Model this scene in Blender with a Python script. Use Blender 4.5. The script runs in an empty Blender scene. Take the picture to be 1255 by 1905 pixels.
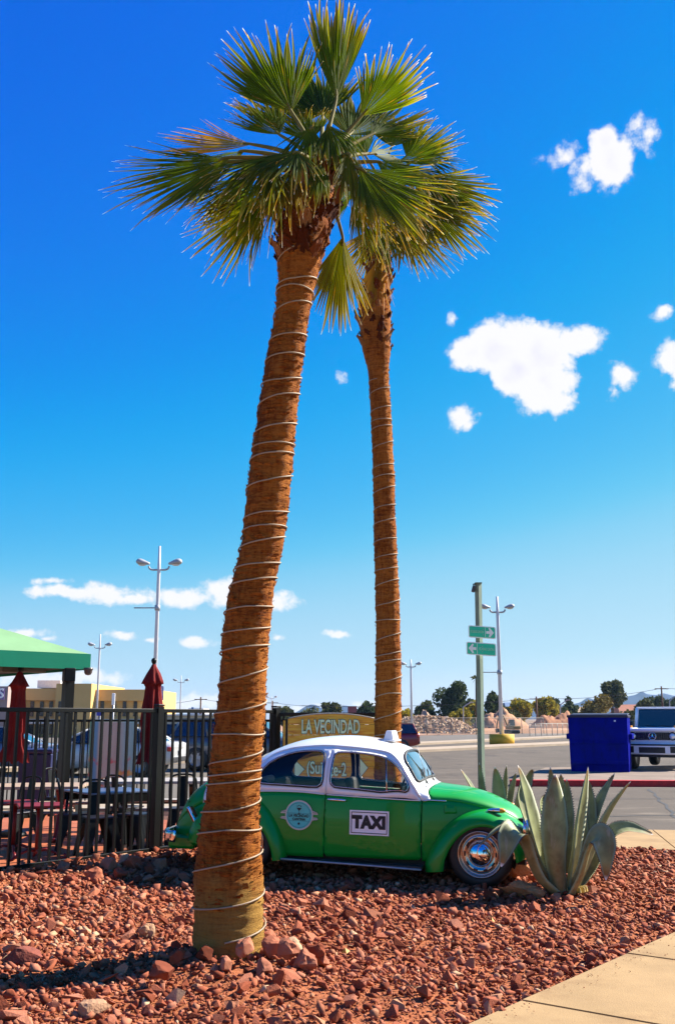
import bpy, bmesh, math, random
import numpy as np
from mathutils import Vector, Matrix, noise
from mathutils.geometry import delaunay_2d_cdt
R = math.radians
random.seed(7)
rng = np.random.default_rng(11)
C = bpy.context.scene.collection
scene = bpy.context.scene

# ------------------------------------------------------------------ camera, sky, sun, exposure
FPX, HOR, EYE = 1830.0, 1337.0, 1.58
PITCH = math.atan((HOR - 952.5) / FPX)
cam = bpy.data.cameras.new('camera')
cam_ob = bpy.data.objects.new('camera', cam); C.objects.link(cam_ob)
cam_ob.location = (0, 0, EYE)
cam_ob.rotation_euler = (math.pi / 2 + PITCH, 0, 0)
cam.sensor_fit = 'HORIZONTAL'; cam.sensor_width = 36.0
cam.lens = FPX / 1255.0 * 36.0
cam.clip_start = 0.05; cam.clip_end = 9000
scene.camera = cam_ob
SUN_AZ, SUN_EL = 64.0, 38.0                     # azimuth from +Y towards +X
world = bpy.data.worlds.new('World'); scene.world = world; world.use_nodes = True
SKY_STRENGTH = 0.095
scene.view_settings.view_transform = 'Standard'
scene.view_settings.look = 'None'
scene.view_settings.gamma = 1.0
scene.view_settings.use_curve_mapping = False
EXPO = 1.55
scene.view_settings.exposure = EXPO
sun = bpy.data.lights.new('sun', 'SUN'); sun.energy = 4.7; sun.angle = R(0.5); sun.color = (1.0, 0.93, 0.82)
sun_ob = bpy.data.objects.new('sun', sun); C.objects.link(sun_ob)
sd = Vector((math.sin(R(SUN_AZ)) * math.cos(R(SUN_EL)), math.cos(R(SUN_AZ)) * math.cos(R(SUN_EL)), math.sin(R(SUN_EL))))
sun_ob.rotation_euler = sd.to_track_quat('Z', 'Y').to_euler()
sun_ob.location = (20, 10, 30)
scene.cycles.max_bounces = 8
scene.cycles.transparent_max_bounces = 24
scene.cycles.use_denoising = True

cP, sP = math.cos(PITCH), math.sin(PITCH)
def ray(u, v):
    x = (u - 627.5) / FPX; y = -(v - 952.5) / FPX
    return Vector((x, cP - y * sP, sP + y * cP))
def at(u, v, Y):                                 # a point of the place at depth Y seen along a direction
    r = ray(u, v); return Vector((0, 0, EYE)) + r * (Y / r.y)
def gp(u, v, z=0.0):
    r = ray(u, v); return Vector((0, 0, EYE)) + r * ((z - EYE) / r.z)
def azel(u, v):
    r = ray(u, v); return math.atan2(r.x, r.y), math.atan2(r.z, math.hypot(r.x, r.y))

def build_world():
    nt = world.node_tree; N = nt.nodes; L = nt.links
    N.clear()
    out = N.new('ShaderNodeOutputWorld'); bg = N.new('ShaderNodeBackground')
    bg.inputs['Strength'].default_value = SKY_STRENGTH
    L.new(bg.outputs[0], out.inputs[0])
    sky = N.new('ShaderNodeTexSky'); sky.sky_type = 'NISHITA'; sky.sun_disc = False
    sky.sun_elevation = R(SUN_EL); sky.sun_rotation = R(SUN_AZ)
    sky.altitude = 1200; sky.air_density = 1.0; sky.dust_density = 0.35; sky.ozone_density = 2.2
    # clear desert sky: the physical sky graded per channel to the photograph's deep blue
    sc1 = N.new('ShaderNodeVectorMath'); sc1.operation = 'SCALE'; sc1.inputs['Scale'].default_value = 0.095; L.new(sky.outputs[0], sc1.inputs[0])
    hs = N.new('ShaderNodeRGBCurve'); L.new(sc1.outputs[0], hs.inputs['Color'])
    for ci, pts_ in enumerate((((0, 0), (.10, 0), (.15, .0), (.18, .025), (.235, .10), (.29, .25), (.35, .36), (.43, .44), (.53, .51), (.66, .66), (1, .85)),
                               ((0, 0), (.14, .135), (.17, .18), (.21, .255), (.27, .385), (.335, .47), (.457, .64), (.55, .70), (.66, .745), (.80, .82), (1, .88)),
                               ((0, .22), (.16, .42), (.22, .62), (.27, .80), (.37, .87), (.5, .885), (1, .90)))):
        cv = hs.mapping.curves[ci]
        cv.points[0].location = pts_[0]; cv.points[1].location = pts_[-1]
        for q in pts_[1:-1]: cv.points.new(*q)
    hs.mapping.update()
    sc2 = N.new('ShaderNodeVectorMath'); sc2.operation = 'SCALE'; sc2.inputs['Scale'].default_value = 1 / (SKY_STRENGTH * 2 ** EXPO); L.new(hs.outputs[0], sc2.inputs[0]); hs = sc2
    # clouds, laid out by direction
    tc = N.new('ShaderNodeTexCoord'); sp = N.new('ShaderNodeSeparateXYZ'); L.new(tc.outputs['Generated'], sp.inputs[0])
    def M(op, a, b=None, c=None):
        n = N.new('ShaderNodeMath'); n.operation = op
        for i, q in enumerate((a, b, c)):
            if q is None: continue
            if isinstance(q, (int, float)): n.inputs[i].default_value = q
            else: L.new(q, n.inputs[i])
        return n.outputs[0]
    az = M('ARCTAN2', sp.outputs[0], sp.outputs[1])
    el = M('ARCSINE', sp.outputs[2])
    cb = N.new('ShaderNodeCombineXYZ'); L.new(az, cb.inputs[0]); L.new(el, cb.inputs[1])
    def noise_tex(scale, detail, rough, dist=0.0, src=None):
        n = N.new('ShaderNodeTexNoise'); n.inputs['Scale'].default_value = scale; n.inputs['Detail'].default_value = detail
        n.inputs['Roughness'].default_value = rough; n.inputs['Distortion'].default_value = dist
        L.new(src or cb.outputs[0], n.inputs['Vector']); return n
    warp = noise_tex(26, 4, 0.6)
    def VM(op, a, b):
        n = N.new('ShaderNodeVectorMath'); n.operation = op
        for i, q in enumerate((a, b)):
            if isinstance(q, tuple): n.inputs[i].default_value = q
            elif q is not None: L.new(q, n.inputs[i])
        return n
    w = VM('SUBTRACT', warp.outputs['Color'], (0.5, 0.5, 0.5)).outputs[0]
    w = VM('MULTIPLY', w, (0.022, 0.016, 0.0)).outputs[0]
    p = VM('ADD', cb.outputs[0], w).outputs[0]
    best = None
    for (u, v, ru, rv, k) in CLOUDS:
        a0, e0 = azel(u, v); a1, _ = azel(u + ru, v); _, e1 = azel(u, v - rv)
        ra, re = max(abs(a1 - a0), 1e-4), max(abs(e1 - e0), 1e-4)
        d = VM('SUBTRACT', p, (a0, e0, 0.0)).outputs[0]
        d = VM('MULTIPLY', d, (1 / ra, 1 / re, 0.0)).outputs[0]
        ln = VM('LENGTH', d, None).outputs['Value']
        f = M('MULTIPLY', M('SUBTRACT', 1.0, ln), k)
        best = f if best is None else M('MAXIMUM', best, f)
    fine = noise_tex(58, 9, 0.60)
    fbm = M('MULTIPLY', M('SUBTRACT', fine.outputs['Fac'], 0.5), 1.45)
    dens = M('ADD', best, fbm)
    mr = N.new('ShaderNodeMapRange'); mr.interpolation_type = 'SMOOTHSTEP'
    mr.inputs['From Min'].default_value = -0.02; mr.inputs['From Max'].default_value = 0.50
    L.new(dens, mr.inputs['Value'])
    # thicker inside of a cloud is a little greyer and more violet
    tone = noise_tex(22, 3, 0.5)
    t2 = M('MULTIPLY', M('SUBTRACT', dens, 0.35), M('SUBTRACT', tone.outputs['Fac'], 0.30))
    mr2 = N.new('ShaderNodeMapRange'); mr2.inputs['From Min'].default_value = 0.12; mr2.inputs['From Max'].default_value = 0.5
    L.new(t2, mr2.inputs['Value'])
    cc = N.new('ShaderNodeMix'); cc.data_type = 'RGBA'
    k = 1.0 / (SKY_STRENGTH * 2 ** EXPO)
    cc.inputs['A'].default_value = (1.02 * k, 1.0 * k, 1.0 * k, 1); cc.inputs['B'].default_value = (0.86 * k, 0.84 * k, 0.98 * k, 1)
    L.new(mr2.outputs[0], cc.inputs['Factor'])
    mix = N.new('ShaderNodeMix'); mix.data_type = 'RGBA'
    L.new(M('MULTIPLY', mr.outputs[0], 0.97), mix.inputs['Factor']); L.new(hs.outputs[0], mix.inputs['A']); L.new(cc.outputs['Result'], mix.inputs['B'])
    L.new(mix.outputs['Result'], bg.inputs['Color'])

CLOUDS = [  # u, v, ru, rv, weight
    (930, 645, 88, 58, 1.6), (1000, 660, 78, 68, 1.7), (1010, 715, 66, 66, 1.6), (965, 690, 66, 60, 1.6), (880, 655, 54, 42, 1.3), (1075, 633, 62, 32, 1.2), (1030, 745, 48, 36, 1.1),
    (1135, 300, 52, 62, 1.5), (1125, 265, 36, 40, 1.2), (1090, 310, 36, 34, .6), (1050, 290, 40, 26, .45), (1080, 345, 22, 26, .35), (1155, 310, 30, 36, .9),
    (1200, 245, 34, 38, .38), (1180, 225, 22, 16, .36), (1215, 230, 16, 20, .36),
    (1155, 695, 34, 32, .8), (1140, 730, 14, 16, .45), (1228, 580, 28, 16, .7), (1250, 665, 40, 44, .85), (1265, 700, 30, 30, .8),
    (860, 775, 34, 26, .7), (875, 790, 20, 16, .6), (838, 594, 12, 14, .45), (631, 704, 16, 16, .42),
    (120, 1102, 90, 15, .85), (195, 1103, 66, 24, .75), (330, 1110, 90, 22, .75), (415, 1105, 54, 34, .8), (240, 1112, 60, 14, .85), (510, 1117, 52, 22, .75), (450, 1115, 60, 20, .85),
    (365, 1195, 50, 12, .62), (222, 1182, 36, 10, .6), (282, 1187, 20, 6, .5), (626, 1181, 36, 9, .62), (515, 1185, 18, 8, .55), (50, 1178, 44, 12, .6), (85, 1188, 24, 7, .5),
    (140, 1262, 110, 20, .7), (60, 1270, 80, 22, .7), (380, 1306, 60, 18, .7), (345, 1312, 60, 14, .6), (560, 1318, 80, 10, .55), (455, 1312, 40, 10, .5), (680, 1308, 36, 10, .6),
    (90, 1080, 40, 8, .38), (480, 1078, 30, 8, .25), (40, 1240, 80, 14, .5),
    # beyond the frame the same fair weather clouds go on
    (1600, 500, 160, 60, .9), (2000, 800, 200, 60, .8), (-500, 900, 160, 40, .7), (-900, 600, 150, 60, .8), (-300, 1150, 150, 24, .7), (1500, 1100, 120, 24, .6), (300, -500, 160, 80, .7), (1500, -300, 150, 80, .7)]
build_world()

# ------------------------------------------------------------------ materials
MATS = {}
def mat(name, color, rough=0.6, metal=0.0, var=0.12, scale=6.0, bump=0.0, bscale=60.0, coat=0.0, spec=0.5, stretch=None, dirt=None, trans=0.0, island=0.0):
    if name in MATS: return MATS[name]
    m = bpy.data.materials.new(name); m.use_nodes = True
    nt = m.node_tree; N = nt.nodes; L = nt.links; b = N['Principled BSDF']
    b.inputs['Roughness'].default_value = rough; b.inputs['Metallic'].default_value = metal
    b.inputs['Specular IOR Level'].default_value = spec
    if coat: b.inputs['Coat Weight'].default_value = coat; b.inputs['Coat Roughness'].default_value = 0.03
    tc = N.new('ShaderNodeTexCoord'); mp = N.new('ShaderNodeMapping'); L.new(tc.outputs['Object'], mp.inputs[0])
    if stretch: mp.inputs['Scale'].default_value = stretch
    nz = N.new('ShaderNodeTexNoise'); nz.inputs['Scale'].default_value = scale; nz.inputs['Detail'].default_value = 6; nz.inputs['Roughness'].default_value = .62
    L.new(mp.outputs[0], nz.inputs['Vector'])
    rp = N.new('ShaderNodeValToRGB')
    c = Vector(color[:3]) * (1 if any(q in name for q in ('white', 'mint', 'placard', 'chrome', 'emblem', 'glass', 'lens', 'sign', 'dumpster', 'green car')) else .8); lo = c * (1 - var); hi = c * (1 + var)
    if dirt: lo = Vector(dirt)
    rp.color_ramp.elements[0].position = .3; rp.color_ramp.elements[1].position = .7
    rp.color_ramp.elements[0].color = (*lo, 1); rp.color_ramp.elements[1].color = (*[min(1, x) for x in hi], 1)
    L.new(nz.outputs['Fac'], rp.inputs[0])
    L.new(rp.outputs[0], b.inputs['Base Color'])
    if bump:
        n2 = N.new('ShaderNodeTexNoise'); n2.inputs['Scale'].default_value = bscale; n2.inputs['Detail'].default_value = 5
        L.new(mp.outputs[0], n2.inputs['Vector'])
        bp = N.new('ShaderNodeBump'); bp.inputs['Strength'].default_value = bump; bp.inputs['Distance'].default_value = .02
        L.new(n2.outputs['Fac'], bp.inputs['Height']); L.new(bp.outputs[0], b.inputs['Normal'])
    MATS[name] = m
    return m

def ramp_mat(name, stops, source, rough=.9, bump=.4, bscale=40, spec=.10, trans=0.0):
    """colour from a ramp; source 'attr:NAME' or 'object' (one value per piece) plus a fine mottling"""
    m = bpy.data.materials.new(name); m.use_nodes = True
    nt = m.node_tree; N = nt.nodes; L = nt.links; b = N['Principled BSDF']
    b.inputs['Roughness'].default_value = rough; b.inputs['Specular IOR Level'].default_value = spec
    if source == 'object':
        s = N.new('ShaderNodeObjectInfo').outputs['Random']
    else:
        a = N.new('ShaderNodeAttribute'); a.attribute_name = source[5:]; s = a.outputs['Fac']
    rp = N.new('ShaderNodeValToRGB'); cr = rp.color_ramp
    while len(cr.elements) < len(stops): cr.elements.new(.5)
    for e, (p, col) in zip(cr.elements, stops): e.position = p; e.color = (*[q * .8 for q in col], 1)
    L.new(s, rp.inputs[0])
    tc = N.new('ShaderNodeTexCoord'); nz = N.new('ShaderNodeTexNoise'); nz.inputs['Scale'].default_value = bscale; nz.inputs['Detail'].default_value = 4
    L.new(tc.outputs['Object'], nz.inputs['Vector'])
    mx = N.new('ShaderNodeMix'); mx.data_type = 'RGBA'; mx.blend_type = 'MULTIPLY'; mx.inputs['Factor'].default_value = .55
    r2 = N.new('ShaderNodeValToRGB'); r2.color_ramp.elements[0].position = .3; r2.color_ramp.elements[0].color = (.55, .5, .48, 1); r2.color_ramp.elements[1].position = .65; r2.color_ramp.elements[1].color = (1.25, 1.2, 1.15, 1)
    L.new(nz.outputs['Fac'], r2.inputs[0]); L.new(rp.outputs[0], mx.inputs['A']); L.new(r2.outputs[0], mx.inputs['B'])
    L.new(mx.outputs['Result'], b.inputs['Base Color'])
    if bump:
        bp = N.new('ShaderNodeBump'); bp.inputs['Strength'].default_value = bump; bp.inputs['Distance'].default_value = .01
        L.new(nz.outputs['Fac'], bp.inputs['Height']); L.new(bp.outputs[0], b.inputs['Normal'])
    if trans:
        tr = N.new('ShaderNodeBsdfTranslucent'); L.new(mx.outputs['Result'], tr.inputs['Color'])
        ms = N.new('ShaderNodeMixShader'); ms.inputs[0].default_value = trans
        L.new(b.outputs[0], ms.inputs[1]); L.new(tr.outputs[0], ms.inputs[2]); L.new(ms.outputs[0], N['Material Output'].inputs[0])
    MATS[name] = m
    return m

def glass_mat(name, tint, refl=1.0, alpha=.9):
    m = bpy.data.materials.new(name); m.use_nodes = True
    nt = m.node_tree; N = nt.nodes; L = nt.links; N.remove(N['Principled BSDF'])
    tr = N.new('ShaderNodeBsdfTransparent'); tr.inputs[0].default_value = (*[t * alpha for t in tint], 1)
    gl = N.new('ShaderNodeBsdfGlossy'); gl.inputs['Roughness'].default_value = .02; gl.inputs[0].default_value = (.9, .95, 1, 1)
    fr = N.new('ShaderNodeFresnel'); fr.inputs[0].default_value = 1.5
    mu = N.new('ShaderNodeMath'); mu.operation = 'MULTIPLY'; mu.inputs[1].default_value = refl; L.new(fr.outputs[0], mu.inputs[0])
    ms = N.new('ShaderNodeMixShader'); L.new(mu.outputs[0], ms.inputs[0]); L.new(tr.outputs[0], ms.inputs[1]); L.new(gl.outputs[0], ms.inputs[2])
    L.new(ms.outputs[0], N['Material Output'].inputs[0]); MATS[name] = m
    return m

# ------------------------------------------------------------------ builders
class MB:
    def __init__(s): s.v = []; s.f = []; s.m = []; s.sm = []
    def add(s, vs, fs, mi=0, smooth=False):
        o = len(s.v); s.v += [tuple(x) for x in vs]; s.f += [tuple(i + o for i in f) for f in fs]
        s.m += [mi] * len(fs); s.sm += [smooth] * len(fs); return s
    def box(s, c, size, rz=0.0, mi=0, taper=None, rx=0.0, ry=0.0, bev=0.0):
        hx, hy, hz = [q / 2 for q in size]
        tx, ty = taper or (1, 1)
        if bev > 0:
            bev = min(bev, .45 * min(size))
            bm = bmesh.new(); bmesh.ops.create_cube(bm, size=1)
            for q in bm.verts: q.co = Vector((q.co.x * size[0], q.co.y * size[1], q.co.z * size[2]))
            bmesh.ops.bevel(bm, geom=bm.edges[:], offset=bev, segments=2, affect='EDGES', profile=.5)
            vs = [q.co.copy() for q in bm.verts]; bm.verts.index_update()
            for q in vs:
                k = (q.z + hz) / (2 * hz); q.x *= 1 + (tx - 1) * k; q.y *= 1 + (ty - 1) * k
            fs = [[x.index for x in f.verts] for f in bm.faces]; bm.free()
        else:
            vs = [Vector(q) for q in ((-hx, -hy, -hz), (hx, -hy, -hz), (hx, hy, -hz), (-hx, hy, -hz), (-hx * tx, -hy * ty, hz), (hx * tx, -hy * ty, hz), (hx * tx, hy * ty, hz), (-hx * tx, hy * ty, hz))]
            fs = [(3, 2, 1, 0), (4, 5, 6, 7), (0, 1, 5, 4), (1, 2, 6, 5), (2, 3, 7, 6), (3, 0, 4, 7)]
        m = Matrix.Translation(Vector(c)) @ Matrix.Rotation(rz, 4, 'Z') @ Matrix.Rotation(ry, 4, 'Y') @ Matrix.Rotation(rx, 4, 'X')
        return s.add([m @ q for q in vs], fs, mi)
    def tube(s, pts, r, n=8, mi=0, closed=False, caps=True, smooth=True, squash=None):
        pts = [Vector(p) for p in pts]; k = len(pts)
        rs = r if isinstance(r, (list, tuple)) else [r] * k
        vs = []; prev = None
        for i, p in enumerate(pts):
            a = pts[(i - 1) % k] if (closed or i > 0) else p
            b = pts[(i + 1) % k] if (closed or i < k - 1) else p
            t = (b - a)
            if t.length < 1e-9: t = Vector((0, 0, 1))
            t.normalize()
            if prev is None:
                ref = Vector((0, 0, 1)) if abs(t.z) < .9 else Vector((1, 0, 0))
                x = t.cross(ref).normalized()
            else:
                x = (prev - t * prev.dot(t))
                x = x.normalized() if x.length > 1e-6 else t.orthogonal().normalized()
            prev = x; y = t.cross(x)
            for j in range(n):
                th = 2 * math.pi * j / n
                vs.append(p + (x * math.cos(th) + y * math.sin(th)) * rs[i])
        fs = []
        for i in range(k if closed else k - 1):
            i2 = (i + 1) % k
            for j in range(n):
                j2 = (j + 1) % n
                fs.append((i * n + j, i * n + j2, i2 * n + j2, i2 * n + j))
        if caps and not closed:
            fs.append(tuple(range(n - 1, -1, -1))); fs.append(tuple((k - 1) * n + j for j in range(n)))
        return s.add(vs, fs, mi, smooth)
    def cyl(s, p0, p1, r0, r1=None, n=12, mi=0, smooth=True):
        return s.tube([p0, p1], [r0, r0 if r1 is None else r1], n, mi, smooth=smooth)
    def lathe(s, prof, n=32, axis='Z', c=(0, 0, 0), mi=0, smooth=True):
        vs = []; c = Vector(c)
        for (r, h) in prof:
            for j in range(n):
                t = 2 * math.pi * j / n
                q = (r * math.cos(t), r * math.sin(t), h)
                if axis == 'Y': q = (q[0], h, q[1])
                if axis == 'X': q = (h, q[0], q[1])
                vs.append(c + Vector(q))
        k = len(prof)
        fs = [(i * n + j, i * n + (j + 1) % n, (i + 1) * n + (j + 1) % n, (i + 1) * n + j) for i in range(k - 1) for j in range(n)]
        return s.add(vs, fs, mi, smooth)
    def prism(s, poly, z0, z1, mi=0):
        n = len(poly)
        vs = [(p[0], p[1], z0) for p in poly] + [(p[0], p[1], z1) for p in poly]
        fs = [tuple(range(n - 1, -1, -1)), tuple(range(n, 2 * n))] + [(i, (i + 1) % n, n + (i + 1) % n, n + i) for i in range(n)]
        return s.add(vs, fs, mi)
    def xform(s, m):
        s.v = [tuple(m @ Vector(q)) for q in s.v]; return s
    def mesh(s, name, mats):
        me = bpy.data.meshes.new(name); me.from_pydata(s.v, [], s.f)
        for m in (mats if isinstance(mats, (list, tuple)) else [mats]): me.materials.append(m)
        me.polygons.foreach_set('material_index', s.m)
        me.polygons.foreach_set('use_smooth', s.sm)
        me.update()
        bm = bmesh.new(); bm.from_mesh(me); bmesh.ops.recalc_face_normals(bm, faces=bm.faces); bm.to_mesh(me); bm.free()
        return me
    def build(s, name, mats, parent=None, loc=(0, 0, 0), rz=0.0, **props):
        return link(name, s.mesh(name, mats), parent, loc, rz, **props)

def link(name, me, parent=None, loc=(0, 0, 0), rz=0.0, **props):
    o = bpy.data.objects.new(name, me); C.objects.link(o)
    o.location = loc; o.rotation_euler = (0, 0, rz)
    if parent is not None: o.parent = parent
    for k, v in props.items(): o[k] = v
    return o
def thing(name, label, cat, loc=(0, 0, 0), rz=0.0, group=None):
    o = bpy.data.objects.new(name, None); C.objects.link(o); o.empty_display_size = .1
    o.location = loc; o.rotation_euler = (0, 0, rz); o['label'] = label; o['category'] = cat
    if group: o['group'] = group
    return o
def tag(o, label, cat, group=None):
    o['label'] = label; o['category'] = cat
    if group: o['group'] = group
    return o
def copy_tree(o, parent=None):
    c = o.copy(); C.objects.link(c)
    if parent is not None: c.parent = parent
    for ch in [q for q in o.children]: copy_tree(ch, c)
    return c
def text_mesh(txt, size, extrude=.002, offset=0.0, sx=1.0, align='CENTER', spacing=1.0):
    cu = bpy.data.curves.new('lettering', 'FONT'); cu.body = txt; cu.size = size; cu.extrude = extrude; cu.offset = offset
    cu.align_x = align; cu.align_y = 'CENTER'; cu.space_character = spacing; cu.resolution_u = 4
    o = bpy.data.objects.new('lettering', cu); C.objects.link(o)
    dg = bpy.context.evaluated_depsgraph_get(); me = bpy.data.meshes.new_from_object(o.evaluated_get(dg))
    bpy.data.objects.remove(o); bpy.data.curves.remove(cu)
    for v in me.vertices: v.co.x *= sx
    return me
def text(name, txt, size, m, parent, M, extrude=.002, offset=0.0, sx=1.0, align='CENTER', spacing=1.0):
    """flat text in the XY plane moved by matrix M"""
    me = text_mesh(txt, size, extrude, offset, sx, align, spacing); me.transform(M); me.materials.clear(); me.materials.append(m)
    return link(name, me, parent)
FACE = Matrix.Rotation(math.pi / 2, 4, 'X')      # stands text up facing -Y
def lerp_knots(knots, x):
    xs = [k[0] for k in knots]
    return float(np.interp(x, xs, [k[1] for k in knots]))
def smooth_knots(knots, n=4):
    """Catmull-Rom resampling of a polyline of tuples"""
    out = []; P = [Vector(k) for k in knots]
    for i in range(len(P) - 1):
        p0 = P[max(i - 1, 0)]; p1 = P[i]; p2 = P[i + 1]; p3 = P[min(i + 2, len(P) - 1)]
        for j in range(n):
            t = j / n
            out.append(.5 * ((2 * p1) + (p2 - p0) * t + (2 * p0 - 5 * p1 + 4 * p2 - p3) * t * t + (3 * p1 - p0 - 3 * p2 + p3) * t ** 3))
    out.append(P[-1]); return out

# palette
black_metal = mat('black powder coat', (.006, .0065, .006), .40, spec=.22, var=.25, scale=30)
asphalt_m = mat('asphalt', (.125, .102, .080), .92, var=.14, scale=.35, bump=.35, bscale=120, spec=.2)
concrete_m = mat('tan concrete', (.42, .275, .130), .9, var=.13, scale=2.4, bump=.2, bscale=110, spec=.2)
concrete_pale = mat('pale concrete', (.40, .33, .25), .9, var=.1, scale=2.0, bump=.15, bscale=60, spec=.2)
soil_m = mat('red soil', (.40, .135, .058), .97, var=.35, scale=5, bump=.7, bscale=55, spec=.1)
chrome = mat('chrome', (.78, .78, .80), .06, 1.0, var=.02)
rubber = mat('black rubber', (.012, .012, .012), .55, var=.2)
white_paint = mat('white paint', (.80, .80, .80), .4, var=.03)
dark_in = mat('dark interior trim', (.022, .018, .016), .75, var=.3)
steel = mat('galvanised steel', (.50, .50, .52), .45, .6, var=.12, scale=14)
grey_paint = mat('grey lamp paint', (.42, .43, .46), .5, var=.08)

exec_parts = []

# ------------------------------------------------------------------ ground, roads, pavements
ROAD_Z = -.06
def add_wear(m, col, scale, stretch, lo=.52, hi=.66, rot=.6):
    """streaks and stains of a second colour over a plain material"""
    nt = m.node_tree; N = nt.nodes; L = nt.links; b = N['Principled BSDF']; src = b.inputs['Base Color'].links[0].from_socket
    tc = N.new('ShaderNodeTexCoord'); mp = N.new('ShaderNodeMapping'); mp.inputs['Scale'].default_value = stretch; mp.inputs['Rotation'].default_value = (0, 0, rot); L.new(tc.outputs['Object'], mp.inputs[0])
    nz = N.new('ShaderNodeTexNoise'); nz.inputs['Scale'].default_value = scale; nz.inputs['Detail'].default_value = 7; nz.inputs['Roughness'].default_value = .68; L.new(mp.outputs[0], nz.inputs['Vector'])
    mr = N.new('ShaderNodeMapRange'); mr.inputs['From Min'].default_value = lo; mr.inputs['From Max'].default_value = hi; L.new(nz.outputs['Fac'], mr.inputs['Value'])
    mx = N.new('ShaderNodeMix'); mx.data_type = 'RGBA'; mx.inputs['B'].default_value = (*col, 1); L.new(mr.outputs[0], mx.inputs['Factor']); L.new(src, mx.inputs['A']); L.new(mx.outputs['Result'], b.inputs['Base Color'])
concrete_m; add_wear(asphalt_m, (.055, .046, .040), .5, (1, .25, 1), .54, .72)
add_wear(asphalt_m, (.20, .165, .125), 1.1, (.5, 1.6, 1), .55, .75, -.3)
add_wear(concrete_m, (.22, .13, .06), 2.2, (1, 1, 1), .52, .78)
add_wear(concrete_m, (.13, .075, .035), 40.0, (1, 1, 1), .70, .74)
def sheet(name, poly, z, m, kind='structure', depth=None):
    b = MB()
    if depth: b.prism(poly, z - depth, z)
    else: b.add([(x, y, z) for x, y in poly], [tuple(range(len(poly)))])
    o = b.build(name, m); o['kind'] = kind; return o
ground_m = mat('dry desert ground', (.30, .20, .13), .95, var=.25, scale=.05, bump=.2, bscale=8, spec=.1)
sheet('ground', [(-3500, -400), (3500, -400), (3500, 4200), (-3500, 4200)], -.30, ground_m)
sheet('road', [(-60, 6.0), (-60, 62), (3.0, 60.0), (40, 140), (90, 140), (90, 6.0)], ROAD_Z, asphalt_m)
# pale concrete gutters and sandy medians that run off to the right
tan_m = mat('sandy concrete kerb', (.42, .33, .24), .9, var=.15, scale=.8, spec=.2)
def strip(name, a, b, w, z, h, m):
    a = Vector(a); b = Vector(b); d = (b - a).normalized(); n = Vector((-d.y, d.x)) * w / 2
    o = MB().prism([(a - n)[:], (b - n)[:], (b + n)[:], (a + n)[:]], z - .1, z + h).build(name, m); o['kind'] = 'structure'; return o
def g2(u, v): p = gp(u, v, ROAD_Z); return (p.x, p.y)
def ext(a, b, k0, k1):
    a = Vector(a); b = Vector(b); return (a + (b - a) * k0)[:], (a + (b - a) * k1)[:]
k1 = ext(g2(745, 1399), g2(1050, 1385), -3.0, 3.2); strip('kerb_median', *k1, 2.4, ROAD_Z, .12, tan_m)
k2 = ext(g2(760, 1386), g2(1050, 1372), -2.0, 1.8); strip('kerb_strip', *k2, 2.0, ROAD_Z, .12, tan_m)
far_road = sheet('far_road', [(k2[0][0], k2[0][1] + 2), (k2[1][0], k2[1][1] + 2), (95, 210), (-40, 210)], ROAD_Z - .012, mat('old asphalt', (.17, .15, .13), .95, var=.15, scale=.2, spec=.15))
# oily darker lane patches and tar seams on the drive
tar = mat('tar seam', (.035, .033, .032), .7, var=.2)
for i, (x0_, y0_, x1_, y1_) in enumerate(((2.5, 17.2, 16, 18.6), (-1, 21.0, 16, 21.6), (5.2, 15.2, 7.4, 24.2), (2, 33, 7.0, 36), (-2, 29.5, 6.6, 30.5))):
    pts_ = []; n_ = 26
    for k_ in range(n_ + 1):
        f_ = k_ / n_; pts_.append(Vector((x0_ + (x1_ - x0_) * f_ + .12 * noise.noise(Vector((f_ * 9, i, 0))), y0_ + (y1_ - y0_) * f_ + .25 * noise.noise(Vector((f_ * 7, i, 4))), ROAD_Z + .004)))
    d_ = (pts_[-1] - pts_[0]).normalized(); n2 = Vector((-d_.y, d_.x, 0)); vs_ = []
    for k_, p_ in enumerate(pts_): w_ = .03 + .02 * noise.noise(Vector((k_ * .7, i, 2))); vs_ += [p_ - n2 * w_, p_ + n2 * w_]
    o = MB().add(vs_, [(2 * k_, 2 * k_ + 2, 2 * k_ + 3, 2 * k_ + 1) for k_ in range(n_)]).build('road_tar_seam', tar); o['kind'] = 'structure'
# red kerb and its island
isl = [g2(948, 1463), g2(1800, 1466), (40, 37), (14, 34.2), g2(1015, 1436.5)]
island_m = mat('worn island paving', (.27, .21, .165), .93, var=.18, scale=1.2, bump=.2, bscale=50, spec=.15)
o = MB().prism([(p[0], p[1]) for p in isl], ROAD_Z - .1, ROAD_Z + .135).build('island_paving', island_m); o['kind'] = 'structure'
red_m = mat('red kerb paint', (.72, .010, .012), .6, var=.3, scale=9)
a, b = Vector(isl[0]), Vector(isl[1]); d = (b - a).normalized(); nn = Vector((-d.y, d.x))
mbs = MB()
L_ = (b - a).length; k = 0
kerb = bpy.data.objects.new('kerb', None); C.objects.link(kerb); kerb['kind'] = 'structure'
seg = 2.4
while k * seg < 16:
    p0 = a + d * (k * seg + .012); p1 = a + d * ((k + 1) * seg - .012)
    MB().prism([(p0 - nn * .09)[:], (p1 - nn * .09)[:], (p1 + nn * .12)[:], (p0 + nn * .12)[:]], ROAD_Z - .08, ROAD_Z + .15).build('kerb_stone', red_m, kerb)
    k += 1
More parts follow.
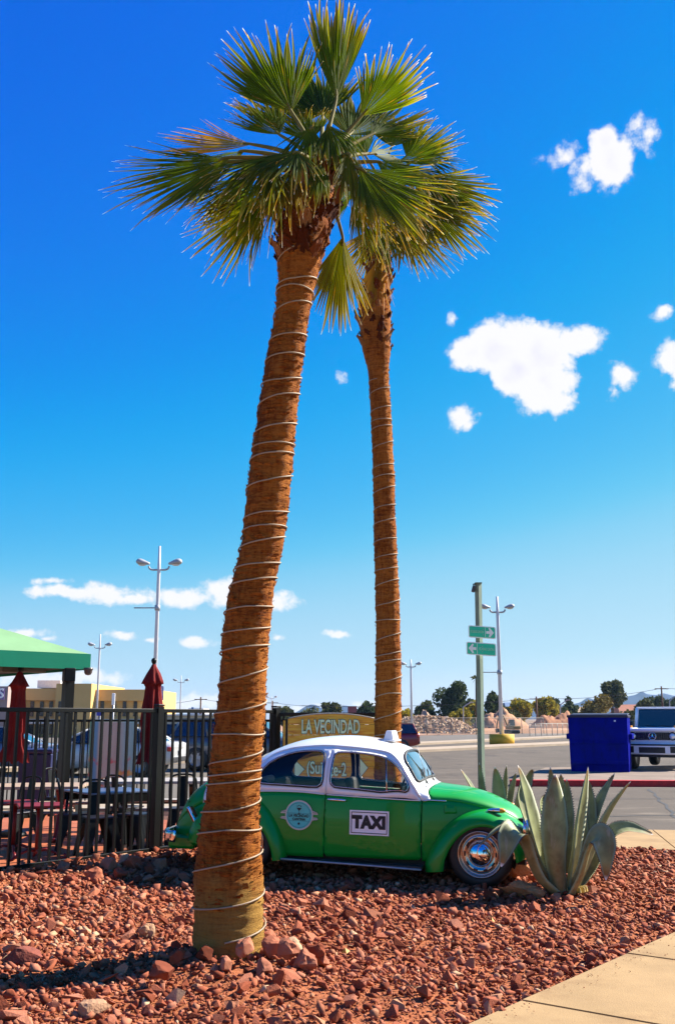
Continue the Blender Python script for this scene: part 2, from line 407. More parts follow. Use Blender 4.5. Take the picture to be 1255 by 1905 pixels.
# near sidewalk, bottom right: slabs with open joints
swd = Vector((.634, .774)).normalized(); swn = Vector((swd.y, -swd.x)); e0 = Vector((0.72, 5.65))
sw = bpy.data.objects.new('sidewalk', None); C.objects.link(sw); sw['kind'] = 'structure'
j1 = .52; SL = 1.46; W = 2.6; sk = Vector((.06, .10))
for i in range(-4, 6):
    t0 = j1 + i * SL + .009; t1 = j1 + (i + 1) * SL - .009
    q = [e0 + swd * t0, e0 + swd * t1, e0 + swd * (t1 + .16) + swn * W, e0 + swd * (t0 + .16) + swn * W]
    q.reverse()
    MB().prism([p[:] for p in q], -.12, .012 + .004 * math.sin(i * 2.1)).build('slab', concrete_m, sw)
sheet('sidewalk_joint_bed', [(e0 + swd * -6 + swn * .01)[:], (e0 + swd * 9 + swn * .01)[:], (e0 + swd * 9 + swn * W)[:], (e0 + swd * -6 + swn * W)[:]], -.03, mat('joint dirt', (.05, .035, .025), .95))
# far sidewalk between gravel and drive
fs = bpy.data.objects.new('far_sidewalk', None); C.objects.link(fs); fs['kind'] = 'structure'
fa = Vector((1.2, 13.15)); fb = Vector((4.2, 12.62)); fd = (fb - fa).normalized(); fn = Vector((-fd.y, fd.x))
for i in range(-1, 9):
    t0 = i * 1.5 + .008; t1 = (i + 1) * 1.5 - .008
    MB().prism([(fa + fd * t0)[:], (fa + fd * t1)[:], (fa + fd * t1 + fn * 2.25)[:], (fa + fd * t0 + fn * 2.25)[:]], -.2, .008).build('slab', concrete_m, fs)

# gravel bed: uneven red soil
FC = Vector((-.82, 13.45))                        # corner post of the railing
FA = Vector((-2.11, 11.90)); FDIR = (FC - FA).normalized()
F0 = FC - FDIR * 6.2                               # railing start, outside the frame to the left
def soil_z(x, y):
    z = .035 * noise.noise(Vector((x * .9, y * .9, 0))) + .02 * noise.noise(Vector((x * 2.7, y * 2.7, 3)))
    # rubble banked up along the railing and round the palm foot
    df = abs((Vector((x, y)) - FC).dot(Vector((-FDIR.y, FDIR.x))))
    if y < 13.4: z += .10 * math.exp(-(df / .55) ** 2)
    z += .09 * math.exp(-(((x + .72) / .55) ** 2 + ((y - 6.85) / .40) ** 2))
    ds = (Vector((x, y)) - e0).dot(swn)            # settle to the sidewalk edge
    if ds > -.5: z = z * max(0, min(1, -ds / .5)) - .02 * max(0, min(1, 1 + ds / .5))
    return z
def in_bed(x, y, pad=0.0):
    p = Vector((x, y))
    if (p - e0).dot(swn) > -.01 - pad: return False
    if (p - fa).dot(fn) > -.02 - pad: return False
    if (p - FC).dot(Vector((-FDIR.y, FDIR.x))) > -.07 and x < FC.x + .1: return False
    if y > 13.35: return False
    return True
xs = np.arange(-7.5, 8.01, .14); ys = np.arange(2.2, 13.6, .14)
b = MB(); idx = {}
for i, x in enumerate(xs):
    for j, y in enumerate(ys):
        z = soil_z(x, y) - .015
        if not in_bed(x, y, -.12): z = -.16
        idx[i, j] = len(b.v); b.v.append((x, y, z))
for i in range(len(xs) - 1):
    for j in range(len(ys) - 1):
        q = (idx[i, j], idx[i + 1, j], idx[i + 1, j + 1], idx[i, j + 1])
        if all(b.v[w][2] < -.15 for w in q): continue
        b.f.append(q); b.m.append(0); b.sm.append(True)
bed = b.build('gravel_bed', soil_m); bed['kind'] = 'structure'

# stones: angular convex chunks
def rock_shape(seed, n=15, flat=.62):
    r = random.Random(seed); bm = bmesh.new()
    for _ in range(n):
        v = Vector((r.gauss(0, 1), r.gauss(0, 1), r.gauss(0, 1))).normalized()
        v *= r.uniform(.78, 1.08)
        bm.verts.new((v.x * r.uniform(.9, 1.0), v.y * .78, v.z * flat))
    res = bmesh.ops.convex_hull(bm, input=bm.verts)
    bmesh.ops.delete(bm, geom=[g for g in res['geom_interior'] if isinstance(g, bmesh.types.BMVert)], context='VERTS')
    bmesh.ops.triangulate(bm, faces=bm.faces)
    bm.verts.ensure_lookup_table(); bm.verts.index_update()
    vs = np.array([v.co[:] for v in bm.verts]); fs = np.array([[q.index for q in f.verts] for f in bm.faces]); bm.free()
    return vs, fs
SHAPES = [rock_shape(i, 9 + i % 5, .42 + .08 * (i % 5)) for i in range(24)]
STOPS = [(0, (.15, .036, .017)), (.22, (.31, .085, .042)), (.45, (.42, .135, .072)), (.68, (.50, .205, .122)), (.86, (.24, .056, .030)), (.975, (.55, .27, .15)), (.997, (.58, .39, .24))]
rock_part_m = ramp_mat('red lava stone', STOPS, 'object', bscale=9)
rock_mass_m = ramp_mat('red lava gravel', STOPS, 'attr:tone', bscale=26)
def rot_np(a, bb, c):
    m = Matrix.Rotation(a, 3, 'Z') @ Matrix.Rotation(bb, 3, 'X') @ Matrix.Rotation(c, 3, 'Y'); return np.array(m)
pts = []
tries = 0
def bare(x, y):
    q = math.exp(-(((x + .25) / .75) ** 2 + ((y - 6.15) / .28) ** 2)) + .9 * math.exp(-(((x - .3) / .6) ** 2 + ((y - 5.75) / .35) ** 2)) + .75 * math.exp(-(((x + 1.3) / .5) ** 2 + ((y - 5.7) / .25) ** 2))
    return min(.9, q)
cells = {}
while tries < 80000 and len(pts) < 12000:
    tries += 1
    y = 4.9 + 8.6 * random.random() ** 1.25; x = random.uniform(-.40 * y - .4, .40 * y + .5)
    if not in_bed(x, y): continue
    if random.random() < bare(x, y): continue
    r = min(.10, max(.018, random.lognormvariate(math.log(.033), .45)))
    if y > 9: r *= 1.12
    key = (int(x / .06), int(y / .06)); okk = True
    for dx in (-1, 0, 1):
        for dy in (-1, 0, 1):
            for (qx, qy, qr) in cells.get((key[0] + dx, key[1] + dy), ()):
                if (qx - x) ** 2 + (qy - y) ** 2 < (.62 * (r + qr)) ** 2: okk = False; break
            if not okk: break
        if not okk: break
    if not okk: continue
    cells.setdefault(key, []).append((x, y, r)); pts.append((x, y, r))
CAR_KEEP = []
score = sorted(range(len(pts)), key=lambda i: -pts[i][2] / pts[i][1])
single = set(score[:285])
rock_meshes = []
for i, (vs, fs) in enumerate(SHAPES):
    me = bpy.data.meshes.new('rock'); me.from_pydata([tuple(v) for v in vs], [], [tuple(int(q) for q in f) for f in fs]); me.materials.append(rock_part_m); rock_meshes.append(me)
V = []; Fc = []; T = []; off = 0
def pale_spot(x, y): return math.exp(-(((x + 2.3) / .55) ** 2 + ((y - 7.6) / .45) ** 2))
for i, (x, y, r) in enumerate(pts):
    k = random.randrange(24); ang = random.random() * 6.28; t1 = random.gauss(0, .5); t2 = random.gauss(0, .5)
    z = soil_z(x, y) + r * .18
    if i in single:
        o = bpy.data.objects.new('rock', rock_meshes[k]); C.objects.link(o); o.parent = bed
        o.location = (x, y, z); o.scale = (r * random.uniform(.85, 1.4), r * random.uniform(.75, 1.1), r * random.uniform(.65, 1.1)); o.rotation_euler = (t1, t2, ang)
    else:
        vs, fs = SHAPES[k]; w = (vs * np.array([r * random.uniform(.85, 1.45), r * random.uniform(.75, 1.15), r * random.uniform(.65, 1.15)])) @ rot_np(ang, t1, t2).T + np.array([x, y, z])
        V.append(w); Fc.append(fs + off); off += len(vs)
        tone = random.random()
        if random.random() < .55 * pale_spot(x, y): tone = random.uniform(.955, 1)
        T.append(np.full(len(vs), tone))
nbig = len(T)
chips = 0
SM = [rock_shape(100 + i, 8, .55) for i in range(8)]
for _ in range(170):                               # grit kicked on to the sidewalk
    q = e0 + swd * random.uniform(-.5, 5) + swn * (.02 + abs(random.gauss(0, .10))); r = random.uniform(.003, .008); vs, fs = random.choice(SM)
    V.append((vs * r) @ rot_np(random.random() * 6.28, 0, 0).T + np.array([q.x, q.y, .016 + r * .4])); Fc.append(fs + off); off += len(vs); T.append(np.full(len(vs), random.random() * .92))
while chips < 22000:
    y = 4.9 + 7.5 * random.random() ** 1.5; x = random.uniform(-.40 * y - .3, .40 * y + .3)
    if not in_bed(x, y): continue
    r = random.uniform(.005, .017); vs, fs = random.choice(SM)
    w = (vs * r) @ rot_np(random.random() * 6.28, random.gauss(0, .5), random.gauss(0, .5)).T + np.array([x, y, soil_z(x, y) - .006 + r * .3])
    V.append(w); Fc.append(fs + off); off += len(vs); T.append(np.full(len(vs), random.random() * .92)); chips += 1
V = np.concatenate(V); Fc = np.concatenate(Fc); T = np.concatenate(T)
me = bpy.data.meshes.new('gravel'); me.vertices.add(len(V)); me.vertices.foreach_set('co', V.astype('f').ravel())
me.loops.add(len(Fc) * 3); me.loops.foreach_set('vertex_index', Fc.astype('i').ravel())
me.polygons.add(len(Fc)); me.polygons.foreach_set('loop_start', np.arange(0, len(Fc) * 3, 3, dtype='i'))
me.update(calc_edges=True)
at_ = me.attributes.new('tone', 'FLOAT', 'POINT'); at_.data.foreach_set('value', T.astype('f'))
me.materials.append(rock_mass_m)
gravel = link('gravel', me); gravel['kind'] = 'stuff'

# stones that stand out from the gravel
def stone(name, label, x, y, r, sq, seed, color_stops, rz=0, group=None, zoff=0.0):
    r_ = random.Random(seed); bm = bmesh.new()
    bmesh.ops.create_icosphere(bm, subdivisions=3, radius=1)
    for v in bm.verts:
        n = noise.noise(v.co * 1.3 + Vector((seed, 0, 0))) * .45 + noise.noise(v.co * 3.5 + Vector((0, seed, 0))) * .14
        v.co = Vector((v.co.x * sq[0], v.co.y * sq[1], v.co.z * sq[2])) * r * (1 + n)
    for k in range(7):                             # cleave flat faces
        nrm = Vector((r_.gauss(0, 1), r_.gauss(0, 1), r_.gauss(0, .8))).normalized()
        dd = r * min(sq) * r_.uniform(.72, .95)
        for v in bm.verts:
            q = v.co.dot(nrm)
            if q > dd: v.co -= nrm * (q - dd) * .92
    me = bpy.data.meshes.new(name); bm.to_mesh(me); bm.free()
    me.materials.append(color_stops)
    o = link(name, me, None, (x, y, soil_z(x, y) + r * sq[2] * .45 + zoff), rz); tag(o, label, 'rock', group); return o
tan_rock = mat('tan sandstone', (.52, .26, .11), .93, var=.25, scale=14, bump=.8, bscale=40, dirt=(.36, .15, .06), spec=.15)
pale_rock = mat('pale limestone', (.46, .26, .15), .93, var=.2, scale=14, bump=.6, bscale=40, spec=.15)
g_ = gp(956, 1632); stone('rock', 'tan boulder with a flat top behind the pitted one, left of the large agave', g_.x + .03, g_.y + .02, .20, (1.0, .75, .50), 3, tan_rock, .2, zoff=.03)
g_ = gp(982, 1668); stone('rock', 'pitted tan sandstone boulder at the left foot of the large agave', g_.x, g_.y, .21, (1.15, .6, .42), 8, tan_rock, -.1)
g_ = gp(955, 1672); stone('rock', 'small low reddish stone in front of the tan boulders by the front tyre', g_.x - .22, g_.y, .10, (1.3, .8, .5), 12, rock_part_m)
g_ = gp(272, 1742); stone('rock', 'pale cream stone standing in the gravel left of the near palm', g_.x, g_.y, .085, (.8, .7, 1.0), 21, pale_rock)
g_ = gp(160, 1900); stone('rock', 'pale grey pink stone at the lower left corner of the gravel', g_.x, g_.y + .05, .09, (1.2, .8, .55), 25, pale_rock, .5)
g_ = gp(42, 1793); stone('rock', 'dark red stone at the left edge beside the palm shadow', g_.x, g_.y, .13, (1.1, .8, .6), 26, mat('dark red stone', (.23, .055, .03), .95, var=.3, scale=12, bump=.6, bscale=30), .3)
foot = [(300, 1840, .10), (330, 1812, .085), (405, 1800, .10), (435, 1775, .10), (478, 1790, .12), (505, 1800, .12), (530, 1812, .10), (565, 1815, .11), (545, 1790, .11), (520, 1775, .10), (455, 1812, .10), (590, 1805, .08), (490, 1825, .09), (420, 1822, .075), (380, 1812, .08), (500, 1772, .09)]
ORD = ['leftmost', 'second', 'third', 'fourth', 'fifth', 'sixth', 'seventh', 'eighth', 'ninth', 'tenth', 'eleventh', 'twelfth', 'thirteenth', 'fourteenth', 'fifteenth']
def ordinal(k, n): return 'leftmost' if k == 0 else 'rightmost' if k == n - 1 else ORD[k] + ' from the left'
foot.sort()
for i, (u, v, r) in enumerate(foot):
    g_ = gp(u, v); stone('rock', 'angular red stone heaped round the near palm foot, ' + ordinal(i, len(foot)) + ' of the heap', g_.x, g_.y, r * .78, (1.0, .75, .72), 40 + i, rock_part_m, i * 1.3, group='red stones heaped round the near palm foot', zoff=.02 + .05 * (i % 3 == 0))
fence_stones = [(205, 1605), (235, 1598), (250, 1602), (280, 1606), (180, 1617), (135, 1625), (300, 1600), (225, 1615)]
fence_stones.sort()
for i, (u, v) in enumerate(fence_stones):
    g_ = gp(u, v, .1); stone('rock', 'pale red stone along the railing foot, ' + ordinal(i, len(fence_stones)) + ' of its row', g_.x, g_.y - .05, .085 + .02 * (i % 3), (1.0, .75, .7), 70 + i, rock_part_m, i, group='stones along the foot of the railing')
tw_m = mat('dry twig', (.30, .19, .10), .9, var=.4, scale=20)
b = MB()
for i in range(60):
    y = random.uniform(5.2, 10); x = random.uniform(-.36 * y, .36 * y)
    if not in_bed(x, y): continue
    z = soil_z(x, y) + .035; a = random.random() * 6.28; l_ = random.uniform(.03, .12); q = Vector((math.cos(a), math.sin(a), random.uniform(-.1, .3)))
    p0 = Vector((x, y, z)); b.tube([p0, p0 + q * l_ * .5 + Vector((0, 0, .006)), p0 + q * l_], [.0022, .002, .001], 4)
link('plant_litter', b.mesh('plant_litter', tw_m))['kind'] = 'stuff'
leaf_m = mat('yellow dry leaf', (.75, .33, .02), .6, var=.2)
for i, (u, v, lb) in enumerate(((642, 1768, 'yellow dry leaf lying on the gravel right of the near palm'), (915, 1715, 'orange dry leaf lying on the gravel before the large agave'))):
    g_ = gp(u, v, .05); b = MB()
    b.add([(-.03, 0, 0), (0, -.02, .012), (.035, 0, .004), (0, .022, .014)], [(0, 1, 3), (1, 2, 3)])
    o = b.build('leaf', leaf_m, None, (g_.x, g_.y, soil_z(g_.x, g_.y) + .05), i * 1.1 + .4); o.rotation_euler.x = .9; tag(o, lb, 'leaf')

# ------------------------------------------------------------------ green and white beetle taxi
green_paint = mat('green car paint', (.0008, .27, .024), .4, var=.05, scale=3, coat=.45, spec=.2)
cream_paint = mat('white car paint', (.86, .85, .84), .3, var=.02, scale=3, coat=.8)
car_glass = glass_mat('car glass', (.98, 1.0, .99), .8, .98)
shield_glass = glass_mat('windscreen glass', (.62, .78, .80), 2.2, .60)
vinyl = mat('pale vinyl seat', (.42, .40, .37), .5, var=.1)
amber = mat('amber lens', (.85, .33, .01), .2, var=.05, coat=.6)
red_lens = mat('red lens', (.40, .01, .01), .2, var=.1, coat=.6)
clear_lens = mat('clear lens', (.75, .78, .80), .08, .4, var=.03, coat=1)

PSI, PIT = R(14), R(1.3)
fxv = Vector((math.cos(PSI) * math.cos(PIT), -math.sin(PSI) * math.cos(PIT), -math.sin(PIT)))
lyv = Vector((math.sin(PSI), math.cos(PSI), 0)); uzv = fxv.cross(lyv)
CARM = Matrix((fxv, lyv, uzv)).transposed()
car = thing('taxi_car', 'green and white beetle taxi parked on the red gravel', 'car', (1.540, 10.636, -.010))
car.rotation_euler = CARM.to_euler()

def dense(knots):
    q = smooth_knots([(a, b_, 0) for a, b_ in knots], 8); return [(p.x, p.y) for p in q]
ZT = dense([(-3.36, .36), (-3.34, .40), (-3.29, .56), (-3.19, .736), (-3.0, .88), (-2.75, .99), (-2.48, 1.085), (-2.395, 1.14), (-2.27, 1.213), (-2.12, 1.275), (-1.94, 1.327), (-1.725, 1.361), (-1.48, 1.379), (-1.24, 1.368), (-1.065, 1.339), (-.92, 1.298), (-.847, 1.267), (-.80, 1.235), (-.72, 1.125), (-.66, 1.02), (-.61, .95), (-.56, .917), (-.51, .907), (-.41, .899), (-.21, .88), (0, .833), (.156, .77), (.27, .715), (.36, .64), (.42, .55), (.455, .46), (.47, .42)])
WB = dense([(-3.36, .22), (-3.29, .32), (-3.15, .42), (-3.0, .48), (-2.7, .56), (-2.4, .62), (-2.0, .655), (-1.5, .672), (-.8, .668), (-.6, .655), (-.5, .63), (-.3, .56), (0, .47), (.2, .40), (.35, .32), (.42, .26), (.47, .20)])
ZB = dense([(-3.36, .34), (-3.2, .50), (-3.0, .62), (-2.7, .74), (-2.28, .80), (-1.85, .814), (-1.55, .80), (-1.04, .787), (-.586, .779), (-.5, .785), (-.25, .772), (-.1, .745), (.07, .703), (.217, .66), (.32, .60), (.40, .51), (.45, .43), (.47, .40)])
NN = [(-3.4, 2.2), (-2.5, 2.4), (-1.0, 2.6), (-.85, 3.2), (-.72, 3.6), (-.60, 3.2), (-.5, 2.5), (.5, 2.2)]
ZL = [(-3.4, .26), (-3.0, .20), (-2.0, .185), (-.57, .205), (.0, .24), (.47, .30)]
zt = lambda s: lerp_knots(ZT, s); wb = lambda s: lerp_knots(WB, s); zb = lambda s: lerp_knots(ZB, s); en = lambda s: lerp_knots(NN, s); zl = lambda s: lerp_knots(ZL, s)
def up(s, q):                                    # upper body, q 0 near belt .. 1 centre .. 2 far belt
    f = q * math.pi / 2; n = en(s); cc = math.cos(f); h = max(zt(s) - zb(s), .005)
    return Vector((s, -wb(s) * math.copysign(abs(cc) ** (2 / n), cc), zb(s) + h * abs(math.sin(f)) ** (2 / n)))
def low(s, t, side=-1):
    bulge = 1 + .05 * math.sin(min(1, max(0, t)) * math.pi) - .02 * (1 - t)
    return Vector((s, side * wb(s) * bulge, zl(s) + (zb(s) - zl(s)) * t))
def sz_up(p, far=False):                         # a side point (s, z) above the belt -> domain
    s, z = p; h = max(zt(s) - zb(s), .005); k = min(1, max(0, (z - zb(s)) / h)); q = math.asin(k ** (en(s) / 2)) / (math.pi / 2)
    return (s, 2 - q if far else q)
def sy_up(p):
    s, y = p; f = math.acos(min(1, (abs(y) / wb(s)) ** (en(s) / 2))) / (math.pi / 2); return (s, f if y <= 0 else 2 - f)
def sz_low(p): s, z = p; return (s, (z - zl(s)) / (zb(s) - zl(s)))
def inside(p, poly):
    x, y = p; c = False; n = len(poly); j = n - 1
    for i in range(n):
        xi, yi = poly[i]; xj, yj = poly[j]
        if (yi > y) != (yj > y) and x < (xj - xi) * (y - yi) / (yj - yi) + xi: c = not c
        j = i
    return c
def densify(poly, step, sv):
    out = []
    for i in range(len(poly)):
        a = poly[i]; b_ = poly[(i + 1) % len(poly)]
        k = max(1, int(math.hypot(b_[0] - a[0], (b_[1] - a[1]) * sv) / step))
        out += [(a[0] + (b_[0] - a[0]) * j / k, a[1] + (b_[1] - a[1]) * j / k) for j in range(k)]
    return out
def inset(poly, d):
    """move a polygon inwards by d (its own plane units)"""
    n = len(poly); ar = sum(poly[i][0] * poly[(i + 1) % n][1] - poly[(i + 1) % n][0] * poly[i][1] for i in range(n))
    sg = 1 if ar > 0 else -1; out = []
    for i in range(n):
        a = Vector(poly[i - 1]); p = Vector(poly[i]); c = Vector(poly[(i + 1) % n])
        t = (p - a).normalized() + (c - p).normalized()
        if t.length < 1e-6: out.append(poly[i]); continue
        t.normalize(); nrm = Vector((-t.y, t.x)) * sg; q = p + nrm * d; out.append((q.x, q.y))
    return out
def panel(outer, holes, fn, step=.038, sv=.62):
    polys = [densify(outer, step, sv)] + [densify(h, step * .8, sv) for h in holes]
    pts = []; edges = []
    for P_ in polys:
        o_ = len(pts); pts += [Vector((p[0], p[1] * sv)) for p in P_]; edges += [(o_ + i, o_ + (i + 1) % len(P_)) for i in range(len(P_))]
    bd = np.array([p[:] for p in pts])
    x0, y0 = bd.min(0); x1, y1 = bd.max(0); yy = y0; row = 0
    while yy < y1:
        xx = x0 + (step / 2 if row % 2 else 0)
        while xx < x1:
            if np.min((bd[:, 0] - xx) ** 2 + (bd[:, 1] - yy) ** 2) > (step * .45) ** 2: pts.append(Vector((xx, yy)))
            xx += step
        yy += step; row += 1
    vs, es, fs, *_ = delaunay_2d_cdt(pts, edges, [], 0, 1e-6)
    SP = [[(p[0], p[1] * sv) for p in q] for q in polys]
    keep = []
    for f in fs:
        c = sum((vs[i] for i in f), Vector((0, 0))) / len(f)
        if inside(c, SP[0]) and not any(inside(c, h) for h in SP[1:]): keep.append(tuple(f))
    used_ = sorted({i for f in keep for i in f}); rm = {o_: i for i, o_ in enumerate(used_)}
    V3 = [fn(vs[i].x, vs[i].y / sv) for i in used_]; F3 = [tuple(rm[i] for i in f) for f in keep]
    # wind faces outwards
    out = []
    for f in F3:
        a, b_, c = (V3[i] for i in f[:3]); n = (b_ - a).cross(c - a); ctr = (a + b_ + c) / 3
        outw = Vector((0, ctr.y, (ctr.z - .45) * .6)) + Vector((.4 if ctr.x > -.85 else (-.4 if ctr.x < -2.4 else 0), 0, 0)) * abs(ctr.z > .8)
        out.append(f if n.dot(outw) > 0 else f[::-1])
    return V3, out
def panel_mesh(name, pieces, mats, parent, thick=.012, moff=1, **props):
    b = MB()
    for (V3, F3, mi) in pieces: b.add(V3, F3, mi, True)
    me = bpy.data.meshes.new(name); me.from_pydata(b.v, [], b.f)
    for m in mats: me.materials.append(m)
    me.polygons.foreach_set('material_index', b.m); me.polygons.foreach_set('use_smooth', b.sm); me.update()
    o = link(name, me, parent, **props)
    if thick:
        sd_ = o.modifiers.new('thickness', 'SOLIDIFY'); sd_.thickness = thick; sd_.offset = -1; sd_.material_offset = moff; sd_.material_offset_rim = 0
    return o

DOORTOP = [(-.589, .795), (-.640, .855), (-.690, .928), (-.771, 1.035), (-.815, 1.09), (-.860, 1.135), (-.92, 1.172), (-.99, 1.200), (-1.10, 1.219), (-1.23, 1.231), (-1.40, 1.240), (-1.548, 1.245)]
QWIN = [(-2.305, .945), (-2.275, 1.015), (-2.212, 1.085), (-2.13, 1.135), (-2.05, 1.168), (-1.93, 1.202), (-1.832, 1.216), (-1.70, 1.222), (-1.650, 1.218), (-1.612, 1.198), (-1.600, 1.16), (-1.598, .943), (-1.612, .895), (-1.650, .866), (-1.75, .863), (-1.953, .868), (-2.15, .872), (-2.26, .876), (-2.295, .895)]
DWIN = [(-1.502, 1.195), (-1.47, 1.212), (-1.388, 1.218), (-1.25, 1.213), (-1.145, 1.204), (-1.03, 1.188), (-.965, 1.171), (-.90, 1.142), (-.854, 1.110), (-.80, 1.055), (-.759, 1.0), (-.722, .935), (-.711, .900), (-.718, .868), (-.745, .852), (-.934, .847), (-1.217, .857), (-1.42, .868), (-1.477, .875), (-1.508, .900), (-1.520, .95), (-1.515, 1.05)]
DOORLOW = [(-1.561, .800), (-1.568, .50), (-1.572, .235), (-1.545, .200), (-.61, .212), (-.584, .235), (-.582, .50), (-.580, .782)]
def loop_sy(s0, s1, w0, w1, n=28, e=.38):
    out = []
    for i in range(n):
        t = 2 * math.pi * i / n; cu = math.copysign(abs(math.cos(t)) ** e, math.cos(t)); cv = math.copysign(abs(math.sin(t)) ** e, math.sin(t))
        v = (cv + 1) / 2; out.append((s0 + (s1 - s0) * v, cu * (w0 + (w1 - w0) * v)))
    return [sy_up(p) for p in out]
shield = loop_sy(-.622, -.806, .575, .515, 36); backlight = loop_sy(-2.72, -2.36, .34, .36)
doorup = [sz_up(p) for p in DOORTOP]
def mir(poly): return [(s, 2 - q) for s, q in poly]
dcut = [(-.585, 0.0)] + doorup + [(-1.5635, 0.0)]
qw = [sz_up(p) for p in QWIN]; dw = [sz_up(p) for p in DWIN]
# roof with pillars: its outline takes in the door openings on both sides
hood_edge = [(-.495, 0.0), (-.500, .06), (-.515, .16), (-.53, .3), (-.535, .5), (-.53, .8), (-.528, 1.0)]
hood_edge = hood_edge + [(s, 2 - q) for s, q in hood_edge[::-1][1:]]
roof_out = [(-2.95, 0.0)] + [(-1.5635, 0.0)] + doorup[::-1] + [(-.585, 0.0)] + hood_edge + [(-.585, 2.0)] + mir(doorup) + [(-1.5635, 2.0), (-2.95, 2.0)]
roof = panel_mesh('roof', [panel(roof_out, [qw, mir(qw), shield, backlight], up) + (0,)], [cream_paint, dark_in], car)
panel_mesh('hood', [panel([(s + .006, q) for s, q in hood_edge] + [(.468, 2.0), (.468, 0.0)], [], up, .034) + (0,)], [green_paint, dark_in], car)
panel_mesh('engine_lid', [panel([(-3.358, 0.0), (-2.956, 0.0), (-2.956, 2.0), (-3.358, 2.0)], [], up) + (0,)], [green_paint, dark_in], car)
def wheelhole(cx, r=.37):
    p = [(cx + r * math.cos(t), .31 + r * math.sin(t)) for t in np.linspace(0, 2 * math.pi, 26)[:-1]]
    return p
pcs = []
for side in (-1, 1):
    fn = lambda s, t, sd__=side: low(s, t, sd__)
    rear_o = [(-3.358, 0), (-2.74, 0), (-2.68, .3), (-2.55, .62), (-2.4, .70), (-2.25, .62), (-2.12, .3), (-2.06, 0), (-1.577, 0.0), (-1.572, .5), (-1.566, 1.0), (-3.358, 1.0)]
    front_o = [(-.577, 0.0), (-.34, 0.0), (-.28, .35), (-.15, .62), (0, .70), (.15, .62), (.28, .35), (.33, 0), (.468, 0.0), (.468, 1.0), (-.575, 1.0)]
    V3, F3 = panel(rear_o, [], fn); panel_mesh('rear_side_panel', [(V3, F3, 0)], [green_paint, dark_in], car)
    V3, F3 = panel(front_o, [], fn); panel_mesh('front_side_panel', [(V3, F3, 0)], [green_paint, dark_in], car)
MB().box((-.05 - .0, 0, .40), (.9, .62, .44)).box((-2.5, 0, .42), (1.3, .80, .46)).box((-1.3, 0, .19), (2.0, 1.16, .05)).box((-1.3, 0, .13), (2.6, .5, .08)).build('floor_pan', dark_in, car)

def seal(name, poly, fn, r, m, parent, lift=.004):
    pts = [fn(*p) for p in densify(poly, .03, .62)]
    pts = [p + Vector((0, math.copysign(lift, p.y), lift * .4)) for p in pts]
    return MB().tube(pts, r, 6, closed=True).build(name, m, parent)
for far in (False, True):
    mm = (lambda q: mir(q)) if far else (lambda q: q); side = 1 if far else -1
    # door: green below, white window frame above
    up_o = inset(mm(dcut), .004); lo_o = inset([sz_low(p) for p in DOORLOW], .004)
    V1, F1 = panel(lo_o, [], lambda s, t: low(s, t, side)); V2, F2 = panel(up_o, [mm(dw)], up)
    door = panel_mesh('door', [(V1, F1, 0), (V2, F2, 1)], [green_paint, cream_paint, dark_in, dark_in], car, moff=2)
    V2, F2 = panel(inset(mm(dw), .002), [], up); g = panel_mesh('window', [([p - Vector((0, side * .006, 0)) for p in V2], F2, 0)], [car_glass], door, thick=0)
    seal('window_seal', mm(dw), up, .008, rubber, door)
    seal('window_trim', mm(inset(dw, .006)), up, .0035, chrome, door, .009)
    a_ = up(*mm([sz_up((-.965, 1.171))])[0]); b_ = up(*mm([sz_up((-.930, .847))])[0])
    MB().tube([a_ + Vector((0, side * .006, 0)), a_.lerp(b_, .5) + Vector((0, side * .012, 0)), b_ + Vector((0, side * .006, 0))], .008, 6).build('window_divider', chrome, door)
    hy = side * .705
    MB().tube([(-1.530, hy - side * .012, .757), (-1.52, hy + side * .02, .757), (-1.44, hy + side * .026, .757), (-1.35, hy + side * .02, .753), (-1.335, hy - side * .012, .752)], [.010, .013, .013, .011, .006], 8).build('door_handle', chrome, door)
    V2, F2 = panel(inset(mm(qw), .002), [], up); g = panel_mesh('quarter_window', [([p - Vector((0, side * .006, 0)) for p in V2], F2, 0)], [car_glass], car, thick=0)
    seal('window_seal', mm(qw), up, .009, rubber, g); seal('window_trim', mm(inset(qw, .007)), up, .0035, chrome, g, .009)
    # drip rail and belt moulding
    DR = [(-2.36, 1.03), (-2.313, 1.075), (-2.24, 1.14), (-2.164, 1.188), (-2.05, 1.225), (-1.93, 1.25), (-1.646, 1.277), (-1.4, 1.272), (-1.233, 1.262), (-1.1, 1.25), (-.974, 1.230), (-.90, 1.20), (-.835, 1.15), (-.77, 1.07), (-.70, .965), (-.64, .88), (-.60, .82)]
    pts = [up(*(sz_up(p, far))) + Vector((0, side * .006, .002)) for p in DR]
    MB().tube(smooth_knots([p[:] for p in pts], 3), .0075, 6).build('drip_rail', cream_paint, car)
    for (s0, s1) in ((-2.9, -1.575), (-1.553, -.592), (-.572, -.35)):
        pts = [up(s, 0 if not far else 2) + Vector((0, side * .005, 0)) for s in np.linspace(s0, s1, 24)]
        MB().tube(pts, .0055, 6).build('belt_trim', chrome if s0 > -.58 else cream_paint, car)
    # running board
    MB().box((-1.27, side * .705, .158), (1.43, .13, .030), bev=.008).build('running_board', rubber, car)
    pts = [(-1.985, side * .775, .168), (-1.6, side * .776, .162), (-1.0, side * .776, .152), (-.565, side * .775, .142)]
    MB().tube(pts, .0105, 6).build('running_board_trim', steel, car)
MB().tube([up(*p) + Vector((.006, 0, .004)) for p in densify(shield, .03, .62)], .012, 6, closed=True).build('windscreen_seal', rubber, car)
MB().tube([up(*p) + Vector((.012, 0, .007)) for p in densify(inset(shield, .008), .03, .62)], .0035, 6, closed=True).build('windscreen_trim', chrome, car)
